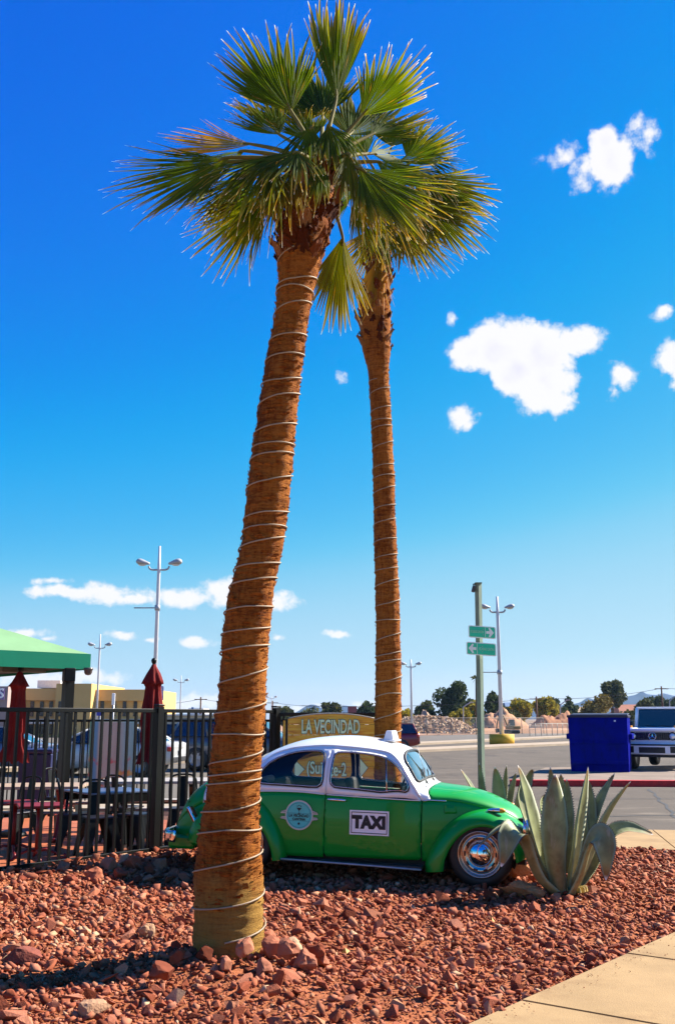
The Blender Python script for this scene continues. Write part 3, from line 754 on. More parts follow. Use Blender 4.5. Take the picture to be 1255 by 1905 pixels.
V2, F2 = panel(inset(shield, .002), [], up, .03); panel_mesh('windscreen', [(V2, F2, 0)], [shield_glass], car, thick=0)
V2, F2 = panel(inset(backlight, .002), [], up, .03); panel_mesh('rear_window', [(V2, F2, 0)], [car_glass], car, thick=0)
seal('rear_window_seal', backlight, up, .011, rubber, car)

def resample(knots, n):
    P_ = smooth_knots([(a, b_, 0) for a, b_ in knots], 6); d_ = [0]
    for i in range(1, len(P_)): d_.append(d_[-1] + (P_[i] - P_[i - 1]).length)
    t = np.linspace(0, d_[-1], n); return list(zip(np.interp(t, d_, [p.x for p in P_]), np.interp(t, d_, [p.y for p in P_])))
FO = [(-.548, .112), (-.551, .198), (-.499, .331), (-.414, .466), (-.321, .572), (-.229, .640), (-.134, .682), (-.024, .708), (.085, .712), (.2, .683), (.31, .625), (.40, .56), (.46, .47), (.475, .38), (.46, .30)]
FL = [(-.362, .135), (-.355, .20), (-.338, .262), (-.285, .370), (-.203, .468), (-.109, .534), (0, .570), (.108, .566), (.20, .525), (.27, .46), (.315, .38), (.335, .31), (.345, .25)]
RO = [(-1.962, .150), (-1.972, .25), (-1.996, .350), (-2.053, .491), (-2.156, .637), (-2.269, .722), (-2.42, .765), (-2.6, .750), (-2.8, .675), (-2.96, .56), (-3.06, .42), (-3.10, .27)]
RL = [(-2.078, .140), (-2.085, .21), (-2.106, .285), (-2.165, .400), (-2.243, .472), (-2.36, .518), (-2.5, .51), (-2.62, .46), (-2.70, .37), (-2.735, .25)]
def fender(O_, L_, yb0, yb1, yo, side):
    n = 44; O_ = resample(O_, n); L_ = resample(L_, n); m_ = 12; V3 = []; F3 = []
    for i in range(n):
        k = i / (n - 1); ybd = yb0 + (yb1 - yb0) * k
        yo_i = yo - .03 * max(0, (k - .75) / .25) ** 2 - .012 * max(0, (.12 - k) / .12)
        for j in range(m_ + 3):
            if j <= m_:
                f = j / m_ * math.pi / 2; a = math.cos(f) ** .82; s_ = L_[i][0] + (O_[i][0] - L_[i][0]) * a; z_ = L_[i][1] + (O_[i][1] - L_[i][1]) * a; y_ = ybd + (yo_i - ybd) * math.sin(f) ** .82
            else:                                 # rolled lip and inner wall
                q = j - m_; s_ = L_[i][0] + (O_[i][0] - L_[i][0]) * (-.04 if q == 1 else .02); z_ = L_[i][1] + (O_[i][1] - L_[i][1]) * (-.04 if q == 1 else .02); y_ = yo_i - (.012 if q == 1 else .30)
            V3.append(Vector((s_, side * y_, z_)))
    w_ = m_ + 3
    mi = []
    for i in range(n - 1):
        for j in range(w_ - 1): F3.append((i * w_ + j, i * w_ + j + 1, (i + 1) * w_ + j + 1, (i + 1) * w_ + j)); mi.append(1 if j >= m_ + 1 else 0)
    b = MB(); b.add(V3, F3, 0, True); b.m = mi
    return b
for side in (-1, 1):
    ff = fender(FO, FL, .60, .28, .765, side).build('front_fender', [green_paint, dark_in], car)
    fender(RO, RL, .62, .42, .775, side).build('rear_fender', [green_paint, dark_in], car)
    # wheel arch shadows are real: an inner tub closes each arch
    for cx in (0, -2.4):
        MB().add([(cx + .345 * math.cos(t), side * yy, .31 + .345 * math.sin(t)) for t in np.linspace(-.5, math.pi + .5, 20) for yy in (.40, .70)], [(2 * i, 2 * i + 1, 2 * i + 3, 2 * i + 2) for i in range(19)]).add([(cx, side * .40, .31)] + [(cx + .345 * math.cos(t), side * .40, .31 + .345 * math.sin(t)) for t in np.linspace(-.5, math.pi + .5, 20)], [(0, i, i + 1) for i in range(1, 20)]).build('wheel_tub', dark_in, car)
    # headlight, turn signal, tail light
    hl = MB(); hl.lathe([(.001, .016), (.05, .012), (.082, 0), (.09, -.012), (.096, -.03)], 20, 'X', (.455, side * .56, .545)); hl.build('headlight', clear_lens, car)
    MB().lathe([(.088, .004), (.100, -.004), (.104, -.03), (.098, -.05)], 20, 'X', (.455, side * .56, .545)).build('headlight_ring', chrome, car)
    tsb = MB().lathe([(.001, -.085), (.014, -.07), (.026, -.03), (.030, .02), (.030, .045)], 14, 'X', (.135, side * .60, .712)); tsb.v = [(x, y + (.06 if side > 0 else 0), .712 + (z - .712) * .8 - (.045 if side > 0 else 0)) for x, y, z in tsb.v]
    ts = tsb.build('turn_signal', chrome, car)
    l2 = MB().lathe([(.030, .045), (.031, .062), (.026, .085), (.012, .098), (.001, .10)], 14, 'X', (.135, side * .60, .712)); l2.v = [(x, y + (.06 if side > 0 else 0), .712 + (z - .712) * .8 - (.045 if side > 0 else 0)) for x, y, z in l2.v]; l2.build('amber_lens', amber, ts)
    tl = MB().box((-3.035, side * .56, .535), (.05, .11, .17), ry=R(-32), bev=.02).build('tail_light', red_lens, car)
    MB().box((-3.028, side * .56, .530), (.04, .125, .19), ry=R(-32), bev=.018).build('tail_light_frame', chrome, tl)

# wheels
def wheel_tree():
    t = MB().lathe([(.20, .015), (.222, .004), (.25, -.004), (.285, .002), (.305, .018), (.315, .04), (.316, .075), (.315, .115), (.303, .145), (.28, .158), (.22, .15)], 40, 'Y')
    w = t.build('wheel', rubber, car)
    rim = MB().lathe([(.218, .006), (.219, -.004), (.212, -.008), (.204, -.004), (.200, .006), (.196, .022), (.180, .030), (.172, .022), (.160, .018), (.140, .022), (.128, .028), (.10, .03), (.02, .03)], 40, 'Y').build('rim', mat('worn chrome rim', (.34, .33, .33), .13, 1.0, var=.1), w)
    sl = MB()
    for k in range(10):
        a = 2 * math.pi * k / 10; sl.box((.150 * math.cos(a), .0185, .150 * math.sin(a)), (.016, .004, .042), ry=-a)
    sl.build('rim_slots', dark_in, rim)['kind'] = 'stuff'
    MB().lathe([(.001, -.048), (.03, -.046), (.06, -.038), (.09, -.022), (.108, -.004), (.116, .010), (.122, .024), (.118, .03)], 40, 'Y').build('hubcap', chrome, w)
    return w
w0 = wheel_tree(); w0.location = (0, -.735, .31)
w1 = copy_tree(w0, car); w1.location = (-2.4, -.735, .31)
for cx in (0, -2.4):
    w = copy_tree(w0, car); w.location = (cx, .735, .31); w.rotation_euler = (0, 0, math.pi)

# bumpers: bowed chrome blades
def bumper(s, sgn, zc):
    pts = [(s - sgn * .20, -.70, zc), (s - sgn * .10, -.66, zc), (s - sgn * .02, -.50, zc), (s, -.25, zc), (s + sgn * .01, 0, zc), (s, .25, zc), (s - sgn * .02, .5, zc), (s - sgn * .10, .66, zc), (s - sgn * .2, .70, zc)]
    pts = smooth_knots(pts, 3); V3 = []; n = len(pts); prof = [(.0, -.058), (.022, -.05), (.030, -.02), (.024, 0), (.030, .02), (.022, .05), (0, .058), (-.01, 0)]
    for p in pts:
        for (o_, h) in prof: V3.append((p.x + sgn * o_, p.y, p.z + h))
    w_ = len(prof); F3 = [(i * w_ + j, i * w_ + (j + 1) % w_, (i + 1) * w_ + (j + 1) % w_, (i + 1) * w_ + j) for i in range(n - 1) for j in range(w_)]
    F3 += [tuple(range(w_)), tuple((n - 1) * w_ + j for j in range(w_ - 1, -1, -1))]
    b_ = MB().add(V3, F3, 0, True).build('bumper', chrome, car)
    return b_
bumper(-3.36, -1, .315); bumper(.50, 1, .33)
MB().box((-3.2, 0, .23), (.3, .9, .14), bev=.03).build('rear_apron', green_paint, car)
MB().tube([(-3.2, -.12, .16), (-3.42, -.12, .15)], .018, 10).tube([(-3.2, .12, .16), (-3.42, .12, .15)], .018, 10).build('exhaust_pipes', chrome, car)
# taxi roof lamp
rl = MB().box((-1.02, 0, 1.388), (.115, .34, .105), taper=(.55, .8), bev=.014).build('roof_lamp', cream_paint, car)
MB().box((-1.02, 0, 1.338), (.15, .36, .018), bev=.006).build('lamp_base', cream_paint, rl)
# wipers, antenna, fuel flap
for y in (-.30, .16):
    MB().tube([(-.585, y, .925), (-.60, y + .02, .962), (-.655, y + .20, 1.045)], .006, 6).tube([(-.612, y + .04, .985), (-.668, y + .35, 1.06)], .005, 6).cyl((-.578, y, .905), (-.59, y, .945), .013, n=8).build('wiper', rubber, car)
MB().cyl((-.565, -.46, .86), (-.562, -.46, .905), .012, n=8).tube([(-.563, -.46, .90), (-.60, -.47, 1.10), (-.66, -.48, 1.30)], [.004, .003, .002], 5).build('antenna', steel, car)
fo = [(-.372, .742), (-.245, .735), (-.24, .66), (-.365, .655)]
V2, F2 = panel(inset([sz_low(p) for p in fo], .006), [], low, .03); panel_mesh('fuel_flap', [([p - Vector((0, .006, 0)) for p in V2], F2, 0)], [green_paint, dark_in], car, thick=.005)
# interior
for y in (-.30, .30):
    MB().box((-1.28, y, .42), (.46, .46, .16), bev=.04).box((-1.50, y, .66), (.12, .46, .52), ry=R(-14), bev=.04).build('seat', dark_in, car)
MB().box((-2.05, 0, .44), (.46, 1.05, .16), bev=.04).box((-2.27, 0, .68), (.12, 1.05, .44), ry=R(-16), bev=.04).build('rear_seat', dark_in, car)
MB().box((-2.30, -.30, .90), (.09, .26, .08), ry=R(-16), bev=.03).build('rear_headrest', vinyl, car)
MB().box((-.70, 0, .80), (.16, 1.20, .16), bev=.03).build('dashboard', dark_in, car)
st = MB().tube([(-.93 + .06 * math.sin(t), .30 + .19 * math.cos(t), .83 + .17 * math.sin(t)) for t in np.linspace(0, 2 * math.pi, 24)[:-1]], .012, 6, closed=True)
st.tube([(-.72, .30, .76), (-.93, .30, .83)], .02, 8).box((-.93, .30, .83), (.02, .36, .03)).build('steering_wheel', rubber, car)

# door placard and round emblem
def side_mat(s, z, y, tilt=0.0): return Matrix.Translation((s, y, z)) @ FACE
white_pl = mat('placard white', (.90, .88, .86), .55, var=.03); ink = mat('black print', (.012, .012, .014), .6, var=.1)
def frame_rect(b, cx, cz, w, h, t, y0, y1, mi=0):
    b.box((cx, (y0 + y1) / 2, cz + h / 2 - t / 2), (w, abs(y1 - y0), t), mi=mi).box((cx, (y0 + y1) / 2, cz - h / 2 + t / 2), (w, abs(y1 - y0), t), mi=mi)
    b.box((cx - w / 2 + t / 2, (y0 + y1) / 2, cz), (t, abs(y1 - y0), h - 2 * t), mi=mi).box((cx + w / 2 - t / 2, (y0 + y1) / 2, cz), (t, abs(y1 - y0), h - 2 * t), mi=mi)
pl = MB().box((-1.098, -.712, .548), (.398, .008, .234)).build('taxi_placard', white_pl, car)
b = MB(); frame_rect(b, -1.098, .548, .366, .204, .007, -.7155, -.719); b.build('placard_border', ink, pl)
text('taxi_lettering', 'TAXI', 0.155, ink, pl, side_mat(-1.098, .548, -.7165), .0012, .0125, .92, spacing=1.06)
teal = mat('teal emblem', (.05, .52, .48), .5, var=.18, scale=7, dirt=(.12, .52, .42)); cream = mat('cream emblem edge', (.62, .56, .46), .55, var=.05); teal_d = mat('dark teal line', (.01, .12, .13), .5)
def disc(b, cx, cz, r, y0, y1, n=40, mi=0, squash=1.0):
    vs = [(cx + r * math.cos(t), y, cz + squash * r * math.sin(t)) for y in (y0, y1) for t in np.linspace(0, 2 * math.pi, n + 1)[:-1]]
    b.add(vs, [tuple(range(n)), tuple(range(2 * n - 1, n - 1, -1))] + [(i, (i + 1) % n, n + (i + 1) % n, n + i) for i in range(n)], mi)
bx, bz, by = -1.825, .590, -.706
em = MB(); disc(em, bx, bz, .146, by + .004, by - .004)
for sg in (-1, 1):
    em.prism([(0, 0), (1, 0), (1, 1)], 0, 0.001) if False else None
    for (z0, z1, w_) in ((.012, .052, .198), (-.058, -.018, .198)):
        flip = 1 if z0 > 0 else -1
        q = [(.10, z0), (w_, z0 if flip > 0 else z0 + .022), (w_ - .012, z1 - .018 if flip > 0 else z1), (.125, z1 if flip > 0 else z1)]
        vs = [(bx + sg * a, y, bz + c_) for y in (by - .0045, by + .003) for a, c_ in q]
        em.add(vs, [(0, 1, 2, 3), (7, 6, 5, 4), (0, 4, 5, 1), (1, 5, 6, 2), (2, 6, 7, 3), (3, 7, 4, 0)])
em = em.build('cantina_emblem', cream, car)
b = MB(); disc(b, bx, bz, .133, by - .003, by - .007); b.build('emblem_face', teal, em)
pts = [(bx + .120 * math.cos(t), by - .0075, bz + .120 * math.sin(t)) for t in np.linspace(0, 2 * math.pi, 40)[:-1]]
b = MB().tube(pts, .0016, 4, closed=True); b.box((bx, by - .0075, bz + .018), (.262, .002, .0025)); b.box((bx, by - .0075, bz - .056), (.22, .002, .002))
for sg in (-1, 1):
    for zz in (.026, .036, -.028, -.042): b.box((bx + sg * .166, by - .006, bz + zz), (.05, .002, .003))
b.build('emblem_lines', teal_d, em)
b = MB()                                           # cocktail glass with garnish
def tri(b, pts2, y): b.add([(bx + a, y, bz + c_) for a, c_ in pts2] + [(bx + a, y - .002, bz + c_) for a, c_ in pts2], [tuple(range(len(pts2))), tuple(range(2 * len(pts2) - 1, len(pts2) - 1, -1))] + [(i, (i + 1) % len(pts2), len(pts2) + (i + 1) % len(pts2), len(pts2) + i) for i in range(len(pts2))])
tri(b, [(-.028, .072), (.028, .072), (.004, .044), (-.004, .044)], by - .0072); tri(b, [(-.002, .044), (.002, .044), (.002, .018), (-.002, .018)], by - .0072); tri(b, [(-.014, .013), (.014, .013), (.004, .022), (-.004, .022)], by - .0072)
for i in range(3): disc(b, bx - .018 + .018 * i, bz + .088 + .006 * (i == 1), .006, by - .0072, by - .009, 8)
disc(b, bx, bz - .082, .012, by - .0072, by - .009, 10)
b.build('cocktail_glass_mark', ink, em)
text('emblem_lettering', 'LA VECINDAD', .040, ink, em, side_mat(bx, bz - .006, by - .0085), .001, .0012, .82)
text('emblem_lettering', 'CANTINA', .034, ink, em, side_mat(bx, bz - .040, by - .0085), .001, .0012, .9)

# ------------------------------------------------------------------ palms
def bark_mat():
    m = bpy.data.materials.new('palm bark'); m.use_nodes = True
    nt = m.node_tree; N = nt.nodes; L = nt.links; b = N['Principled BSDF']; b.inputs['Roughness'].default_value = .9; b.inputs['Specular IOR Level'].default_value = .12
    tc = N.new('ShaderNodeTexCoord')
    def nz(scale, sx, sy, sz, det=6, rough=.65):
        mp = N.new('ShaderNodeMapping'); mp.inputs['Scale'].default_value = (sx, sy, sz); L.new(tc.outputs['Object'], mp.inputs[0])
        n = N.new('ShaderNodeTexNoise'); n.inputs['Scale'].default_value = scale; n.inputs['Detail'].default_value = det; n.inputs['Roughness'].default_value = rough; L.new(mp.outputs[0], n.inputs['Vector']); return n.outputs['Fac']
    rings = nz(6, .9, .9, 9, 7, .8); fib = nz(34, 1, 1, .22, 5, .75); blot = nz(2.2, 1, 1, .8, 4); hair = nz(34, 1, 1, 5, 4, .7)
    def M(op, a, c): 
        n = N.new('ShaderNodeMath'); n.operation = op
        for i, q in enumerate((a, c)):
            if isinstance(q, (int, float)): n.inputs[i].default_value = q
            else: L.new(q, n.inputs[i])
        return n.outputs[0]
    h = M('ADD', M('ADD', M('MULTIPLY', rings, .42), M('MULTIPLY', fib, .30)), M('ADD', M('MULTIPLY', blot, .26), M('MULTIPLY', hair, .22)))
    rp = N.new('ShaderNodeValToRGB'); cr = rp.color_ramp
    for p, c in ((.40, (.010, .0022, .0006)), (.47, (.085, .0175, .0030)), (.545, (.225, .057, .0075)), (.64, (.43, .145, .022))):
        e = cr.elements.new(p); e.color = (*c, 1)
    cr.elements.remove(cr.elements[0]); cr.elements.remove(cr.elements[-1])
    L.new(h, rp.inputs[0])
    # bare weathered foot: an attribute painted on the bark
    at_ = N.new('ShaderNodeAttribute'); at_.attribute_name = 'foot'
    mx = N.new('ShaderNodeMix'); mx.data_type = 'RGBA'; L.new(at_.outputs['Fac'], mx.inputs['Factor']); L.new(rp.outputs[0], mx.inputs['A'])
    r2 = N.new('ShaderNodeValToRGB'); r2.color_ramp.elements[0].position = .38; r2.color_ramp.elements[0].color = (.09, .034, .006, 1); r2.color_ramp.elements[1].position = .62; r2.color_ramp.elements[1].color = (.40, .22, .05, 1)
    L.new(h, r2.inputs[0]); L.new(r2.outputs[0], mx.inputs['B']); L.new(mx.outputs['Result'], b.inputs['Base Color'])
    bp = N.new('ShaderNodeBump'); bp.inputs['Strength'].default_value = 1.0; bp.inputs['Distance'].default_value = .06; L.new(h, bp.inputs['Height']); L.new(bp.outputs[0], b.inputs['Normal'])
    return m
bark_m = bark_mat()
boot_m = ramp_mat('split leaf base', [(0, (.06, .014, .006)), (.4, (.14, .036, .012)), (.75, (.24, .080, .026)), (1, (.40, .20, .09))], 'object', bscale=18, bump=.6)
def frond_mat():
    m = bpy.data.materials.new('palm frond'); m.use_nodes = True
    nt = m.node_tree; N = nt.nodes; L = nt.links; b = N['Principled BSDF']; b.inputs['Roughness'].default_value = .6; b.inputs['Specular IOR Level'].default_value = .10
    a = N.new('ShaderNodeAttribute'); a.attribute_name = 'blade'
    sp = N.new('ShaderNodeSeparateColor'); L.new(a.outputs['Color'], sp.inputs[0])
    rp = N.new('ShaderNodeValToRGB'); cr = rp.color_ramp
    for p, c in ((.0, (.17, .19, .020)), (.10, (.070, .108, .005)), (.62, (.046, .082, .003)), (.82, (.15, .155, .010)), (.95, (.30, .18, .03)), (1.0, (.34, .21, .07))):
        e = cr.elements.new(p); e.color = (*c, 1)
    cr.elements.remove(cr.elements[0]); cr.elements.remove(cr.elements[-1])
    L.new(sp.outputs[0], rp.inputs[0])
    br = N.new('ShaderNodeMix'); br.data_type = 'RGBA'; br.blend_type = 'MULTIPLY'; br.inputs['Factor'].default_value = 1
    mr = N.new('ShaderNodeMapRange'); mr.inputs['To Min'].default_value = .62; mr.inputs['To Max'].default_value = 1.4; L.new(sp.outputs[1], mr.inputs['Value'])
    L.new(rp.outputs[0], br.inputs['A']); L.new(mr.outputs[0], br.inputs['B'])
    old = N.new('ShaderNodeMix'); old.data_type = 'RGBA'; old.inputs['B'].default_value = (.48, .24, .035, 1)
    L.new(sp.outputs[2], old.inputs['Factor']); L.new(br.outputs['Result'], old.inputs['A']); L.new(old.outputs['Result'], b.inputs['Base Color'])
    tr = N.new('ShaderNodeBsdfTranslucent'); tm = N.new('ShaderNodeMix'); tm.data_type = 'RGBA'; tm.blend_type = 'MULTIPLY'; tm.inputs['Factor'].default_value = 1
    tm.inputs['B'].default_value = (2.3, 2.0, .35, 1); L.new(old.outputs['Result'], tm.inputs['A']); L.new(tm.outputs['Result'], tr.inputs[0])
    ms = N.new('ShaderNodeMixShader'); ms.inputs[0].default_value = .42; L.new(b.outputs[0], ms.inputs[1]); L.new(tr.outputs[0], ms.inputs[2]); L.new(ms.outputs[0], N['Material Output'].inputs[0])
    return m
frond_m = frond_mat()
petiole_m = mat('palm leaf stalk', (.19, .16, .035), .7, spec=.15, var=.3, scale=8)
rope_m = mat('pale rope light', (.40, .29, .18), .6, var=.2, scale=12)

def palm(label, pix, Y, rope_v, rope_r, group=None):
    """pix: (v, centre u, width in pixels, sleeve) from foot to crown along the stem"""
    foot = gp(pix[0][1], pix[0][0], 0) ; foot = Vector((foot.x, Y, 0))
    root = thing('palm_tree', label, 'palm tree', foot, 0)
    axis = []; rad = []
    for v, u, w in pix:
        p = at(u, v, Y); zc = p.y * cP + (p.z - EYE) * sP
        axis.append(p - foot); rad.append(w / 2 * zc / FPX)
    axis[0].z = -.12
    zs = [p.z for p in axis]
    n_r = 300; n_s = 40; top = zs[-1]
    def ax(z): return Vector((float(np.interp(z, zs, [p.x for p in axis])), float(np.interp(z, zs, [p.y for p in axis])), z))
    zsm = np.linspace(zs[0], top, 80); 
    kx = np.interp(zsm, zs, [p.x for p in axis]); kr = np.interp(zsm, zs, rad)
    for _ in range(3):
        kx[1:-1] = (kx[:-2] + 2 * kx[1:-1] + kx[2:]) / 4; kr[1:-1] = (kr[:-2] + 2 * kr[1:-1] + kr[2:]) / 4
    axx = lambda z: Vector((float(np.interp(z, zsm, kx)), 0, z)); rr = lambda z: float(np.interp(z, zsm, kr)) * (1 + .05 * noise.noise(Vector((z * 2.3, foot.x * 7, 1))) + .025 * noise.noise(Vector((z * 6.1, foot.x * 3, 5))))
    V3 = []; F3 = []; foots = []
    for i in range(n_r):
        z = zs[0] + (top - zs[0]) * i / (n_r - 1); c = axx(z); r0 = rr(z)
        for j in range(n_s):
            t = 2 * math.pi * j / n_s; d = Vector((math.cos(t), math.sin(t), 0))
            k = noise.noise(Vector((d.x * .7, d.y * .7, z * 16))) * .045 + noise.noise(Vector((d.x * 2.2, d.y * 2.2, z * 5))) * .055 + noise.noise(Vector((d.x * 6, d.y * 6, z * 40))) * .028
            step = ((z * 13.0 + .5 * noise.noise(Vector((d.x, d.y, z * 2)))) % 1.0) * .034
            V3.append(c + d * r0 * (1 + k + step - .01)); foots.append(max(0, min(1, (.62 + .12 * noise.noise(d * 2) - z) / .22)))
    F3 = [(i * n_s + j, i * n_s + (j + 1) % n_s, (i + 1) * n_s + (j + 1) % n_s, (i + 1) * n_s + j) for i in range(n_r - 1) for j in range(n_s)]
    F3.append(tuple((n_r - 1) * n_s + j for j in range(n_s)))
    o = MB().add(V3, F3, 0, True).build('trunk', bark_m, root)
    a = o.data.attributes.new('foot', 'FLOAT', 'POINT'); a.data.foreach_set('value', np.array(foots, dtype='f'))
    # ragged fibre flakes standing off the bark
    fv = []; ff = []; fa_ = []; rf = random.Random(int(foot.x * 1000) + 5)
    for _ in range(2600):
        z = rf.uniform(.35, top * .97); t = rf.random() * 6.283; c = axx(z); r0 = rr(z) * rf.uniform(1.0, 1.03); tn = Vector((-math.sin(t), math.cos(t), 0)); ou = Vector((math.cos(t), math.sin(t), 0))
        w_ = rf.uniform(.008, .035); h_ = rf.uniform(.006, .022); st_ = rf.uniform(.002, .014); p0 = c + ou * r0; o_ = len(fv)
        fv += [p0 - tn * w_, p0 + tn * w_, p0 + tn * w_ * .8 + ou * st_ + Vector((0, 0, h_)), p0 - tn * w_ * .7 + ou * st_ * .8 + Vector((0, 0, h_ * rf.uniform(.5, 1.2)))]; ff.append((o_, o_ + 1, o_ + 2, o_ + 3))
    MB().add(fv, ff).build('bark_fibre', bark_m, root)['kind'] = 'stuff'
    # rope light wound up the trunk
    hs = [at(float(np.interp(v, [q[0] for q in pix][::-1], [q[1] for q in pix][::-1])), v, Y).z for v in rope_v]
    pts = []; N_ = 26
    for k in range(len(hs) - 1):
        for j in range(N_):
            f = j / N_; z = hs[k] + (hs[k + 1] - hs[k]) * f
            z += .045 * noise.noise(Vector(((k + f) * 1.6, 3.3, 0))) + .12 * noise.noise(Vector(((k + f) * .53, 9, 0)))
            t = -math.pi / 2 + 2 * math.pi * f; c = axx(z); r0 = rr(z) * 1.035 + rope_r * .7
            tilt = -.10 if k % 5 == 3 else .0
            pts.append(foot + c + Vector((math.cos(t) * r0, math.sin(t) * r0, rope_r + tilt * math.cos(t) * r0)))
    rope = MB().tube(pts, rope_r, 6).build('rope_light', rope_m)
    return root, foot, axx, rr, rope

P1 = [(1800, 426, 140), (1770, 426, 134), (1735, 425, 130), (1680, 425, 128), (1600, 425, 122), (1560, 426, 116), (1500, 431, 100), (1450, 436, 95), (1394, 440, 91), (1300, 450, 87), (1170, 457, 86), (1090, 470, 80), (1000, 491, 78), (900, 501, 78), (800, 512, 73), (700, 525, 69), (600, 541, 62), (540, 549, 66), (500, 556, 74), (450, 562, 84), (400, 572, 88), (350, 585, 70), (300, 597, 44)]
R1 = [1740, 1668, 1607, 1548, 1510, 1468, 1437, 1408, 1362, 1318, 1275, 1211, 1170, 1129, 1090, 1058, 1020, 985, 945, 905, 868, 825, 785, 748, 710, 668, 628, 592, 555, 525, 470]
palm1, f1, ax1, rr1, rope1 = palm('thick leaning palm in the foreground with rope light wound round it', P1, 7.0, R1, .0060)
tag(rope1, 'pale rope light spiralling up the thick near palm trunk', 'rope light')
Y2 = 12.3
P2 = [(1655, 722, 50), (1370, 721, 48), (1300, 722, 48), (1200, 722, 44), (1100, 720, 43), (1000, 716, 40), (900, 714, 40), (800, 710, 38), (700, 704, 36), (678, 703, 38), (655, 700, 52), (600, 697, 58), (560, 698, 52), (500, 705, 42), (450, 707, 44), (400, 707, 40), (330, 708, 26)]
R2 = [1395, 1360, 1335, 1295, 1270, 1238, 1218, 1183, 1153, 1122, 1092, 1063, 1033, 1003, 975, 946, 917, 888, 860, 832, 806, 780, 754, 730, 706]
palm2, f2, ax2, rr2, rope2 = palm('slender upright palm standing behind the white car roof', P2, Y2, R2, .0058)
tag(rope2, 'thin pale rope light spiralling up the slender far palm trunk', 'rope light')

def boot_mesh(seed):
    r = random.Random(seed); b = MB(); n = 6; V3 = []; prof = [(1.0, .0), (.95, .25), (.75, .55), (.5, .8), (.34, 1.0)]
    for (w, h) in prof:
        out = .10 * h + .35 * h * h
        for j in range(5):
            t = -1 + j / 2; V3.append((t * w * .5, out + .10 * (1 - t * t) * w, h))
        for j in range(5):
            t = 1 - j / 2; V3.append((t * w * .46, out - .03 + .06 * (1 - t * t) * w, h))
    k = 10
    F3 = [(i * k + j, i * k + (j + 1) % k, (i + 1) * k + (j + 1) % k, (i + 1) * k + j) for i in range(4) for j in range(k)] + [tuple(range(k - 1, -1, -1)), tuple(4 * k + j for j in range(k))]
    V3 = [(x + .08 * r.gauss(0, 1) * z, y + .06 * r.gauss(0, 1), z + (.12 * r.gauss(0, 1) if z > .9 else 0)) for x, y, z in V3]
    return b.add(V3, F3, 0, False).mesh('leaf_base', boot_m)
BOOTS = [boot_mesh(i) for i in range(5)]
def boots(root, axx, rr, z0, z1, n, size, spread=1.0):
    for i in range(n):
        z = z0 + (z1 - z0) * i / n; t = i * 2.39996 + random.uniform(-.2, .2); c = axx(z); r0 = rr(z)
        s = size * random.uniform(.75, 1.25)
        o = link('leaf_base', BOOTS[i % 5], root); o.location = c + Vector((math.cos(t) * r0 * .86, math.sin(t) * r0 * .86, 0))
        o.rotation_euler = (random.uniform(-.25, .1) * spread, random.uniform(-.25, .25), t - math.pi / 2); o.scale = (s * .85, s, s * random.uniform(.8, 1.3))
zat = lambda u, v, Y: at(u, v, Y).z
boots(palm1, ax1, rr1, zat(560, 500, 7.0), zat(590, 335, 7.0), 84, .17)
boots(palm2, ax2, rr2, zat(700, 660, Y2), zat(705, 480, Y2), 60, .15, .5)

